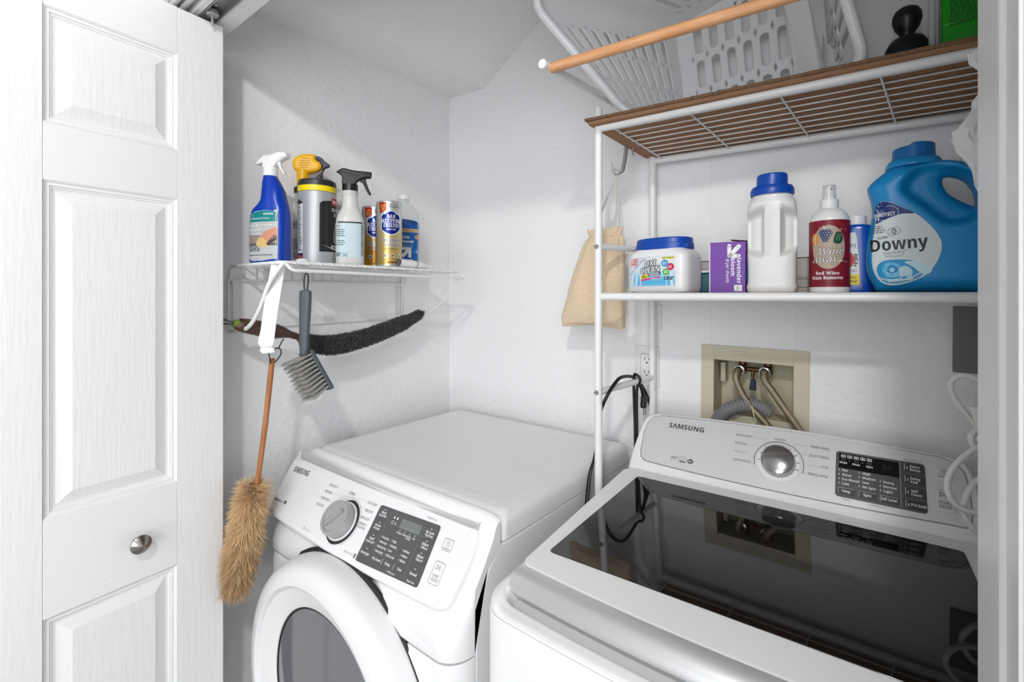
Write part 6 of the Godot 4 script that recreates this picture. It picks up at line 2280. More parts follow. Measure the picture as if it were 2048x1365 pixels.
	var grip := func(p: Vector3) -> Vector3:
		var my := smoothstep(0.070, 0.088, p.y - absf(p.x) * 0.30 + 0.004) * (1.0 - smoothstep(0.165, 0.190, p.y + absf(p.x) * 0.30))
		var mx := smoothstep(0.0135, 0.0215, absf(p.x - 0.003))
		if p.z > 0.0:
			p.z -= 0.030 * my * mx * clampf(p.z / 0.030, 0.0, 1.0)
		return p
	m = MB.new()
	m.sloft(secs, 96, Vector3.ZERO, Basis.IDENTITY, grip)
	part(t, "body", m, sm("jug_white", Color(0.90, 0.90, 0.89), 0.35), 55.0)
	m = MB.new()
	m.lathe([Vector2(0, 0.205), Vector2(0.0405, 0.205), Vector2(0.0415, 0.207), Vector2(0.0415, 0.216), Vector2(0.0385, 0.222), Vector2(0.0375, 0.2235), Vector2(0.0305, 0.2245), Vector2(0.0298, 0.2262), Vector2(0.0290, 0.246), Vector2(0.0270, 0.2495), Vector2(0, 0.2500)], 56, Vector3.ZERO, Basis.IDENTITY, 0.92)
	part(t, "cap", m, M.blue_cap)
	k = Ink.new(self, func(x: float, y: float, h: float) -> Vector3: return Vector3(-0.0462 - h, y, x), 0.0)
	k.poly(PackedVector2Array(smooth2(v2([0.0, 0.070, 0.026, 0.060, 0.030, 0.040, 0.026, 0.024, 0.0, 0.020]), 5)), Color(0.10, 0.45, 0.75), 1.0)
	k.rect(0.0, 0.033, 0.028, 0.045, Color(0.90, 0.45, 0.55), 2.0)
	k.rect(0.0, 0.021, 0.026, 0.032, Color(0.08, 0.10, 0.25), 2.0)
	part(t, "label", k, M.ink)
	# --- wine stain spray
	t = thing("stain_spray", "white pump spray bottle with wine red stain remover label", "spray bottle", Vector3(-0.0985, Y, -1.140), 4.0)
	m = MB.new()
	m.lathe([Vector2(0, 0.0), Vector2(0.0325, 0.0), Vector2(0.0342, 0.002), Vector2(0.0342, 0.1405), Vector2(0.0330, 0.1470), Vector2(0.0290, 0.1560), Vector2(0.0230, 0.1625), Vector2(0.0165, 0.1660), Vector2(0, 0.1660)], 56)
	part(t, "body", m, M.white_plastic, 45.0)
	m = MB.new()
	m.lathe([Vector2(0, 0.1645), Vector2(0.0158, 0.1645), Vector2(0.0158, 0.1835), Vector2(0.0145, 0.1845), Vector2(0.0120, 0.1845), Vector2(0.0112, 0.1860), Vector2(0.0112, 0.1900), Vector2(0.0092, 0.1915), Vector2(0.0086, 0.2080), Vector2(0.0070, 0.2100), Vector2(0, 0.2100)], 40)
	part(t, "pump", m, M.white_plastic)
	m = MB.new()
	m.lathe([Vector2(0.0112, 0.1870), Vector2(0.0118, 0.1870), Vector2(0.0112, 0.2125), Vector2(0, 0.2128), Vector2(0, 0.2118), Vector2(0.0105, 0.2115)], 32)
	part(t, "overcap", m, M.clear_plastic)
	m = MB.new()
	m.lathe([Vector2(0, 0), Vector2(0.0022, 0), Vector2(0.0022, 0.0012), Vector2(0, 0.0012)], 14, Vector3(0.0035, 0.2045, 0.0078), Basis(Vector3.RIGHT, PI / 2))
	part(t, "nozzle", m, M.dark_gap)
	k = Ink.new(self, round_face(0.0342), 0.004)
	k.rect(-0.100, 0.0108, 0.100, 0.1405, Color(0.50, 0.07, 0.14), 1.0)
	k.rect(-0.100, 0.0108, -0.047, 0.1405, Color(0.85, 0.84, 0.82), 1.3)
	k.small(-0.066, 0.075, -0.048, 16, 0.0040, 0.0022, Color(0.25, 0.2, 0.2), 3, 3.0)
	k.poly(ellipse(Vector2(-0.001, 0.088), 0.0290, 0.0425, 40), Color(0.70, 0.64, 0.56), 2.0)
	k.poly(ellipse(Vector2(-0.0245, 0.104), 0.0072, 0.0120, 24), Color(0.85, 0.58, 0.30), 2.6)
	k.line(v2([-0.0245, 0.093, -0.0245, 0.113]), 0.0008, wh, 3.5)
	k.line(v2([-0.030, 0.103, -0.0245, 0.106, -0.019, 0.103]), 0.0008, wh, 3.5)
	for r in 5:
		for c in 5 - absi(r - 1):
			var gx := -0.0055 + (c - (4 - absi(r - 1)) / 2.0) * 0.0046
			k.disc(gx, 0.1200 - r * 0.0048, 0.0027, 0.0028, Color(0.18, 0.20, 0.36), 3.0)
			k.disc(gx + 0.0006, 0.1206 - r * 0.0048, 0.0009, 0.0009, Color(0.80, 0.82, 0.90), 3.6)
	k.line(v2([-0.016, 0.1265, -0.008, 0.1240, 0.002, 0.1285]), 0.0008, wh, 3.5)
	k.line(v2([-0.010, 0.1300, -0.006, 0.1240, 0.004, 0.1245]), 0.0008, wh, 3.5)
	k.poly(PackedVector2Array(smooth2(v2([0.0080, 0.096, 0.018, 0.094, 0.0235, 0.103, 0.020, 0.116, 0.013, 0.1165, 0.0085, 0.107]), 5)), Color(0.02, 0.28, 0.20), 3.0)
	k.line(v2([0.0125, 0.1010, 0.0145, 0.1120, 0.0190, 0.1110, 0.0165, 0.1000]), 0.0007, Color(0.75, 0.88, 0.8), 3.5)
	k.line(v2([0.017, 0.116, 0.021, 0.123, 0.030, 0.121]), 0.0008, Color(0.85, 0.75, 0.75), 3.5)
	k.text("Wine", -0.0200, 0.0735, 0.0125, wh, 5.0, {"f": 2, "sh": 0.28, "w": 0.043, "out": 0.0008, "oc": Color(0.30, 0.22, 0.20)})
	k.text("Away", -0.0310, 0.0585, 0.0125, wh, 5.0, {"f": 2, "sh": 0.28, "w": 0.045, "out": 0.0008, "oc": Color(0.30, 0.22, 0.20)})
	k.line(v2([0.015, 0.0600, 0.022, 0.0610, 0.032, 0.0590]), 0.0012, wh, 5.0)
	k.text("Red Wine", -0.0030, 0.0345, 0.0062, wh, 5.0, {"f": 3, "al": 1, "w": 0.0400})
	k.text("Stain Remover", -0.0030, 0.0255, 0.0062, wh, 5.0, {"f": 3, "al": 1, "w": 0.0560})
	k.small(-0.020, 0.0180, 0.016, 1, 0.004, 0.0018, Color(0.40, 0.08, 0.12), 4, 3.0)
	part(t, "label", k, M.ink)
	# --- blue stain remover behind it
	t = thing("plastic_bottle", "blue stain remover bottle with white cap, behind the wine red labelled spray", "bottle", Vector3(-0.0560, Y, -1.172), 2.0)
	secs = [[0.0, 0.028, 0.019, 3.0], [0.003, 0.0305, 0.021, 3.0], [0.040, 0.0318, 0.0215, 3.0], [0.085, 0.0300, 0.0210, 3.0], [0.124, 0.0265, 0.0195, 2.8], [0.130, 0.0250, 0.0185, 2.6], [0.1325, 0.0210, 0.0165, 2.4], [0.134, 0.0150, 0.0150, 2.0]]
	m = MB.new()
	m.sloft(secs, 44)
	part(t, "body", m, M.stain_blue, 50.0)
	m = MB.new()
	m.lathe([Vector2(0, 0.1335), Vector2(0.0162, 0.1335), Vector2(0.0168, 0.1345), Vector2(0.0160, 0.1500), Vector2(0.0145, 0.1515), Vector2(0, 0.1515)], 36)
	part(t, "cap", m, M.white_plastic)
	k = Ink.new(self, loft_face(secs), 0.006)
	k.poly(PackedVector2Array(v2([-0.0255, 0.0165, 0.0045, 0.0145, 0.0055, 0.018, 0.0045, 0.060, 0.0005, 0.110, -0.002, 0.118, -0.022, 0.117, -0.0255, 0.060])), Color(0.88, 0.88, 0.88), 1.0)
	k.poly(PackedVector2Array(v2([-0.0255, 0.0165, 0.0045, 0.0145, 0.0055, 0.018, 0.0045, 0.035, -0.0255, 0.035])), Color(0.92, 0.84, 0.10), 2.0)
	k.text("STEWART'S", -0.0010, 0.0880, 0.0070, Color(0.12, 0.12, 0.14), 3.0, {"f": 1, "al": 2, "w": 0.024})
	k.disc(-0.0130, 0.0640, 0.0095, 0.0165, Color(0.82, 0.08, 0.08), 3.0)
	k.disc(-0.0140, 0.0650, 0.0055, 0.0110, Color(0.25, 0.08, 0.08), 3.5)
	k.small(-0.004, 0.0720, 0.0030, 6, 0.0042, 0.0028, Color(0.12, 0.12, 0.12), 5, 3.0)
	k.text("BLUING", 0.0005, 0.0400, 0.0048, Color(0.15, 0.15, 0.15), 3.0, {"f": 2, "al": 2, "w": 0.020})
	k.text("whiter", 0.0005, 0.0275, 0.0045, Color(0.12, 0.12, 0.14), 4.0, {"f": 1, "al": 2, "w": 0.015})
	k.text("safely!", 0.0015, 0.0200, 0.0045, Color(0.12, 0.12, 0.14), 4.0, {"f": 1, "al": 2, "w": 0.017})
	part(t, "label", k, M.ink)
	# --- big blue softener jug
	t = thing("softener_jug", "large bright blue fabric softener jug with handle and white teardrop label", "jug", Vector3(0.0470, Y, -1.148), 2.0)
	var q := func(a: Array) -> Array:
		var o := []
		for i in range(0, a.size(), 2):
			o.append(Vector2((a[i] - 478.0) * 0.000217, (1310.0 - a[i + 1]) * 0.000217))
		return o
	var outl := smooth2(q.call([175, 1310, 130, 1260, 98, 1170, 78, 1080, 82, 930, 100, 780, 120, 640, 112, 530, 92, 445, 86, 408, 130, 350, 185, 305, 230, 268, 300, 245, 400, 236, 520, 236, 620, 246, 720, 280, 800, 335, 865, 420, 895, 520, 905, 700, 915, 900, 918, 1100, 905, 1240, 870, 1310, 700, 1312, 400, 1312]), 4)
	var hole := smooth2(q.call([590, 372, 650, 378, 715, 420, 758, 490, 778, 570, 776, 625, 730, 600, 670, 555, 615, 500, 585, 430]), 4)
	var dent := smooth2(q.call([330, 380, 400, 300, 520, 275, 640, 300, 730, 380, 785, 500, 800, 620, 770, 730, 690, 775, 590, 770, 520, 710, 440, 620, 360, 540, 310, 460]), 4)
	var pf := Puffed.new()
	m = pf.build(outl, hole, dent, 0.046, 0.024, 0.030, 0.0030)
	part(t, "body", m, M.downy_blue, 70.0)
	m = MB.new()
	var cx := (400.0 - 478.0) * 0.000217
	m.lathe([Vector2(0, 0.228), Vector2(0.0405, 0.228), Vector2(0.0410, 0.231), Vector2(0.0395, 0.2365), Vector2(0.0370, 0.2410), Vector2(0.0345, 0.2425), Vector2(0, 0.2425)], 48, Vector3(cx, 0, 0))
	part(t, "collar", m, M.downy_blue)
	m = MB.new()
	var rs := []
	for i in 6:
		var ring := PackedVector3Array()
		for j in 48:
			var a := TAU * j / 48
			var r: float = [0.0305, 0.0315, 0.0310, 0.0305, 0.0300, 0.0270][i]
			var y: float = [0.2415, 0.2425, 0.250, 0.258, 0.2650, 0.2670][i]
			if i > 2:
				y += 0.0045 * smoothstep(-0.3, -0.05, cos(a)) - 0.002
			ring.append(Vector3(cx + r * cos(a), y, -r * sin(a)))
		rs.append(ring)
	m.rings(rs)
	part(t, "cap", m, M.downy_cap)
	var fm := func(x: float, y: float, h: float) -> Vector3: return Vector3(x, y, pf.front(x, y) + 0.0006 + h)
	k = Ink.new(self, fm, 0.005)
	var tear := smooth2(q.call([140, 720, 138, 610, 175, 548, 250, 568, 330, 622, 400, 672, 460, 735, 520, 820, 556, 905, 556, 985, 525, 1080, 470, 1165, 390, 1215, 300, 1248, 220, 1248, 160, 1200, 125, 1110, 118, 1000, 125, 860]), 4)
	var rowy := 0.0
	for i in 24:    # sliced so that it follows the curve of the jug
		var y0 := 0.010 + i * 0.0066
		for piece in Geometry2D.intersect_polygons(tear, PackedVector2Array([Vector2(-1, y0), Vector2(1, y0), Vector2(1, y0 + 0.0066), Vector2(-1, y0 + 0.0066)])):
			k.poly(piece, Color(0.85, 0.89, 0.90), 1.0)
	var navy := smooth2(q.call([138, 725, 138, 610, 175, 550, 250, 570, 330, 624, 392, 668, 320, 665, 250, 685, 190, 710]), 4)
	for i in 8:
		var y0 := 0.124 + i * 0.0066
		for piece in Geometry2D.intersect_polygons(navy, PackedVector2Array([Vector2(-1, y0), Vector2(1, y0), Vector2(1, y0 + 0.0066), Vector2(-1, y0 + 0.0066)])):
			k.poly(piece, Color(0.02, 0.16, 0.45), 2.0)
	var pt := func(px: float, py: float) -> Vector2: return Vector2((px - 478.0) * 0.000217, (1310.0 - py) * 0.000217)
	var tp: Vector2 = pt.call(150, 650)
	k.text("fabric", tp.x, tp.y, 0.0050, Color(0.75, 0.85, 0.95), 4.0, {"w": 0.011, "rot": 0.05})
	tp = pt.call(150, 680)
	k.text("PROTECT", tp.x, tp.y, 0.0062, wh, 4.0, {"f": 1, "w": 0.0265, "rot": 0.08})
	var arc := []
	for i in 18:
		arc.append(pt.call(235, 650) + Vector2.from_angle(deg_to_rad(110 - i * 10.0)) * 0.0125)
	k.line(arc, 0.0008, Color(0.75, 0.85, 0.95), 4.0)
	arc = []
	for i in 10:
		arc.append(pt.call(180, 655) + Vector2.from_angle(deg_to_rad(170 + i * 13.0)) * 0.0105)
	k.line(arc, 0.0008, Color(0.75, 0.85, 0.95), 4.0)
	tp = pt.call(126, 760)
	k.small(tp.x, tp.y, tp.x + 0.014, 2, 0.0036, 0.0018, Color(0.4, 0.45, 0.5), 3, 4.0)
	tp = pt.call(126, 795)
	k.small(tp.x, tp.y, tp.x + 0.018, 2, 0.0036, 0.0018, Color(0.4, 0.45, 0.5), 4, 4.0)
	for g in 4:
		arc = []
		for i in 20:
			var a := TAU * i / 20
			arc.append(pt.call([250, 280, 262, 264][g], [810, 802, 808, 806][g]) + Vector2(cos(a) * [0.0058, 0.0054, 0.0036, 0.0018][g], sin(a) * [0.0072, 0.0070, 0.0048, 0.0026][g]))
		k.line(arc, 0.0007, Color(0.2, 0.22, 0.26), 4.0, true)
	tp = pt.call(158, 866)
	k.text("ULTRA", tp.x, tp.y, 0.0040, Color(0.12, 0.14, 0.18), 4.0, {"f": 1, "w": 0.0145, "rot": 0.10})
	tp = pt.call(112, 968)
	k.text("Downy", tp.x, tp.y, 0.0215, Color(0.10, 0.12, 0.16), 5.0, {"f": 1, "w": 0.0800, "rot": 0.06})
	tp = pt.call(195, 998)
	k.text("clean breeze*", tp.x, tp.y, 0.0050, Color(0.45, 0.45, 0.47), 4.0, {"w": 0.0330, "rot": 0.10})
	tp = pt.call(208, 1024)
	k.text("brise pure*", tp.x, tp.y, 0.0050, Color(0.45, 0.45, 0.47), 4.0, {"w": 0.0265, "rot": 0.08})
	var rose := [[[150, 1110, 190, 1050, 280, 1040, 380, 1050, 440, 1090, 455, 1140, 420, 1190, 330, 1225, 240, 1235, 180, 1205], Color(0.12, 0.58, 0.80), 2.2], [[330, 1060, 420, 1060, 490, 1110, 500, 1140, 470, 1165, 430, 1150, 380, 1100], Color(0.78, 0.92, 0.96), 2.6], [[190, 1090, 230, 1065, 290, 1075, 310, 1130, 280, 1170, 220, 1170, 190, 1140], Color(0.35, 0.75, 0.90), 2.8], [[300, 1110, 340, 1095, 380, 1130, 370, 1190, 320, 1210, 300, 1170], Color(0.75, 0.88, 0.93), 3.0], [[215, 1110, 245, 1085, 285, 1105, 285, 1140, 250, 1165, 220, 1145], Color(0.08, 0.48, 0.72), 3.2], [[235, 1115, 255, 1105, 270, 1120, 262, 1140, 240, 1140], Color(0.55, 0.85, 0.95), 3.6]]
	for r in rose:
		k.poly(smooth2(q.call(r[0]), 4), r[1], r[2])
	for g in 3:
		arc = []
		for i in 14:
			var a := deg_to_rad(200 + i * 10.0 + g * 30)
			arc.append(pt.call(250, 1130) + Vector2(cos(a) * (0.008 + g * 0.006), sin(a) * (0.006 + g * 0.005)))
		k.line(arc, 0.0009, Color(0.75, 0.93, 0.98), 4.0)
	for i in 16:
		tp = pt.call(165 + i * 17.0, 1200.0 + 40.0 * sin(PI * i / 15.0) - i * 2.2)
		k.rect(tp.x, tp.y, tp.x + 0.0026, tp.y + 0.0036, Color(0.85, 0.92, 0.95), 4.0)
		k.rect(tp.x + 0.0008, tp.y + 0.0008, tp.x + 0.0016, tp.y + 0.0028, Color(0.45, 0.65, 0.75), 4.5)
	part(t, "label", k, M.ink)

# ------------------------------------------------------------------ upper shelf
# a flat or twisted four cornered wall with rows of round ended slots cut through it
func slotted(m: MB, a: Vector3, b: Vector3, c: Vector3, d: Vector3, cols: int, rows: int, fx: float, fy: float, thick: Vector3, mx := 0.04, my := 0.05) -> void:
	# a-b along the columns, a-d along the rows
	var f := func(u: float, v: float) -> Vector3: return a.lerp(b, u).lerp(d.lerp(c, u), v)
	var quadcell := func(u0: float, v0: float, u1: float, v1: float) -> void:
		var p := [f.call(u0, v0), f.call(u1, v0), f.call(u1, v1), f.call(u0, v1)]
		for s in 2:
			var i := []
			for e in p:
				i.append(m.v(e + thick * s))
			m.quad(i[0], i[1], i[2], i[3])
	# borders
	quadcell.call(0.0, 0.0, 1.0, my)
	quadcell.call(0.0, 1.0 - my, 1.0, 1.0)
	quadcell.call(0.0, my, mx, 1.0 - my)
	quadcell.call(1.0 - mx, my, 1.0, 1.0 - my)
	var cu := (1.0 - 2 * mx) / cols
	var cv := (1.0 - 2 * my) / rows
	for r in rows:
		for q in cols:
			var u0 := mx + q * cu
			var v0 := my + r * cv
			var outer := []
			var inner := []
			var hx := fx / 2
			var hy := fy / 2
			for i in 24:
				var t := TAU * (i + 0.5) / 24
				var dx := cos(t)
				var dy := sin(t)
				var e := maxf(absf(dx), absf(dy))
				outer.append(Vector2(0.5 + 0.5 * dx / e, 0.5 + 0.5 * dy / e))
				var cap := hx * cu / cv * 1.0
				inner.append(Vector2(0.5 + hx * dx, 0.5 + signf(dy) * maxf(hy - cap * 0.9, 0.0) + cap * 0.9 * dy))
			for s in 2:
				var io := []
				var ii := []
				for i in 24:
					io.append(m.v(f.call(u0 + outer[i].x * cu, v0 + outer[i].y * cv) + thick * s))
					ii.append(m.v(f.call(u0 + inner[i].x * cu, v0 + inner[i].y * cv) + thick * s))
				for i in 24:
					m.quad(io[i], io[(i + 1) % 24], ii[(i + 1) % 24], ii[i])
			var w0 := []
			var w1 := []
			for i in 24:
				w0.append(m.v(f.call(u0 + inner[i].x * cu, v0 + inner[i].y * cv)))
				w1.append(m.v(f.call(u0 + inner[i].x * cu, v0 + inner[i].y * cv) + thick))
			for i in 24:
				m.quad(w0[i], w0[(i + 1) % 24], w1[(i + 1) % 24], w1[i])

func build_upper_shelf_things() -> void:
	var m: MB
	# --- laundry basket lying on its side, its mouth to the front
	var t := thing("laundry_basket", "white slotted plastic laundry basket lying on its side on the upper rack shelf", "basket", Vector3(-0.33, 1.82, -1.15))
	var o := -t.position
	var rim := [Vector3(-0.492, 1.820, -1.095) + o, Vector3(-0.655, 2.082, -0.885) + o, Vector3(-0.16, 2.32, -0.93) + o, Vector3(-0.035, 1.816, -1.120) + o]
	var bot := [Vector3(-0.415, 1.815, -1.262) + o, Vector3(-0.440, 2.090, -1.235) + o, Vector3(-0.120, 2.17, -1.242) + o, Vector3(-0.105, 1.812, -1.268) + o]
	var rc := bent(rim, 0.060, 8, true)
	var bc := bent(bot, 0.030, 8, true)
	var th := [Vector3(-0.0025, 0, 0), Vector3(0, 0.0025, 0), Vector3(0.0025, 0, 0), Vector3(0, -0.0025, 0)]
	for i in 4:
		# corner strip at corner i, then the wall on to corner i + 1
		m = MB.new()
		for k in 8:
			var a := m.v(rc[i * 9 + k])
			var b := m.v(rc[i * 9 + k + 1])
			var c := m.v(bc[i * 9 + k + 1])
			var d := m.v(bc[i * 9 + k])
			m.quad(a, b, c, d)
		part(t, "corner", weld(m), M.basket_white, 80.0)
		m = MB.new()
		var j := (i + 1) % 4
		var ra: Vector3 = rc[i * 9 + 8]
		var rb: Vector3 = rc[j * 9]
		var ba: Vector3 = bc[i * 9 + 8]
		var bb: Vector3 = bc[j * 9]
		if i == 0:
			slotted(m, ra, ba, bb, rb, 9, 3, 0.46, 0.88, th[i], 0.08, 0.03)
		elif i == 3:
			m.quad(m.v(ra), m.v(rb), m.v(bb), m.v(ba))
		else:
			slotted(m, ra, rb, bb, ba, 10, 2, 0.50, 0.80, th[i], 0.06, 0.10)
		part(t, "wall", m, M.basket_white, 30.0)
	m = MB.new()
	slotted(m, bot[0], bot[3], bot[2], bot[1], 7, 3, 0.54, 0.80, Vector3(0, 0, -0.0025), 0.10, 0.06)
	part(t, "base", m, M.basket_white, 30.0)
	m = MB.new()
	m.tube(rc, 0.0105, 12, true)
	part(t, "rim", m, sm("rim_white", Color(0.90, 0.90, 0.90), 0.3), 60.0)
	# --- white plastic sheet curled up beside the basket
	t = thing("plastic_sheet", "white plastic sheet curled into a half tube beside the basket", "sheet", Vector3(-0.085, 1.7935, -1.195))
	m = MB.new()
	var rows := []
	for i in 17:
		var a := lerpf(-0.4, 3.3, i / 16.0)
		var p := Vector3(cos(a) * 0.026, 0, -sin(a) * 0.022)
		rows.append(PackedVector3Array([p, p + Vector3(p.x * 0.08, 0.06, 0), p + Vector3(p.x * 0.15, 0.135 + 0.03 * smoothstep(0.3, 1.0, i / 16.0) - 0.028 * sin(PI * i / 16.0), 0.002)]))
	m.rings(rows, false)
	rows = []
	for i in 15:
		var f := i / 14.0
		var p := Vector3(-0.026 - 0.055 * f, 0, 0.004 + 0.012 * sin(f * 5.0))
		rows.append(PackedVector3Array([p, p + Vector3(0, 0.08, 0.003 * sin(f * 9.0)), p + Vector3(-0.03 + 0.012 * sin(f * 7.0), 0.20 + 0.08 * f + 0.012 * sin(f * 11.0), 0.006 * cos(f * 8.0)), p + Vector3(-0.05, 0.30 + 0.1 * f, 0.01)]))
	m.rings(rows, false)
	part(t, "sheet", m, sm("sheet_white", Color(0.84, 0.84, 0.84), 0.5, 0.0, {"backlight_enabled": true, "backlight": Color(0.25, 0.25, 0.25)}), 60.0)
	# --- black rubber knob on a pale round disc
	t = thing("suction_plunger", "small black ball handled plunger with pale round disc on the cardboard", "plunger", Vector3(0.022, 1.7915, -1.200))
	m = MB.new()
	m.lathe([Vector2(0, 0.0), Vector2(0.038, 0.0), Vector2(0.040, 0.006), Vector2(0.036, 0.05), Vector2(0.034, 0.085), Vector2(0.026, 0.100), Vector2(0.012, 0.107), Vector2(0, 0.107)], 40)
	part(t, "base", m, M.black_rubber, 50.0)
	m = MB.new()
	m.lathe([Vector2(0, 0.098), Vector2(0.0105, 0.098), Vector2(0.0100, 0.106), Vector2(0.0130, 0.114), Vector2(0.0195, 0.124), Vector2(0.0232, 0.137), Vector2(0.0228, 0.148), Vector2(0.0185, 0.1575), Vector2(0.0105, 0.1630), Vector2(0, 0.1645)], 40)
	part(t, "ball_handle", m, M.black_rubber, 60.0)
	m = MB.new()
	m.lathe([Vector2(0, -0.0012), Vector2(0.047, -0.0012), Vector2(0.0485, 0.0), Vector2(0.047, 0.0014), Vector2(0, 0.0014)], 48, Vector3(0.006, 0.076, -0.040), Basis(Vector3.RIGHT, deg_to_rad(62.0)))
	part(t, "disc", m, M.flange)
	# --- green pack
	t = thing("green_package", "bright green package in clear wrap at the right end of the upper shelf", "package", Vector3(0.105, 1.8065, -1.152), 0.0)
	m = MB.new()
	m.rbox(Vector3(0.006, 0.105, 0.0), Vector3(0.088, 0.21, 0.085), 0.004, 2)
	part(t, "pack", m, M.green_pack)
	m = MB.new()
	m.rbox(Vector3(-0.048, 0.11, -0.030), Vector3(0.010, 0.22, 0.030), 0.004, 3)
	part(t, "wrap_fold", m, M.clear_plastic)
	var k := Ink.new(self, flat(Vector3(0.006, 0, 0.0425), Vector3.RIGHT, Vector3.UP, Vector3.BACK))
	k.small(-0.034, 0.150, 0.040, 22, 0.0046, 0.0024, Color(0.0, 0.30, 0.03), 3, 3.0)
	k.line(v2([-0.042, 0.057, 0.040, 0.063]), 0.0008, Color(0.5, 0.9, 0.5), 3.0)
	part(t, "lettering", k, M.ink)
	k = Ink.new(self, flat(Vector3(-0.038, 0, 0), Vector3.BACK, Vector3.UP, Vector3.LEFT))
	k.poly(ellipse(Vector2(-0.005, 0.125), 0.012, 0.016, 24), Color(0.75, 0.88, 0.75), 2.0)
	k.small(-0.010, 0.135, 0.002, 4, 0.0060, 0.0030, Color(0.1, 0.5, 0.15), 5, 3.0)
	for i in 7:
		k.line([Vector2(-0.040, 0.060 + i * 0.007), Vector2(0.012 - i * 0.006, 0.094)], 0.0014, Color(0.0, 0.40, 0.05), 2.0)
	part(t, "side_print", k, M.ink)

# merge corners that coincide, so that a strip shades smoothly
func weld(m: MB) -> MB:
	var o := MB.new()
	var at := {}
	for f in m.F:
		var p := m.P[f].snappedf(0.00001)
		if not at.has(p):
			at[p] = o.v(m.P[f])
		o.F.append(at[p])
	return o

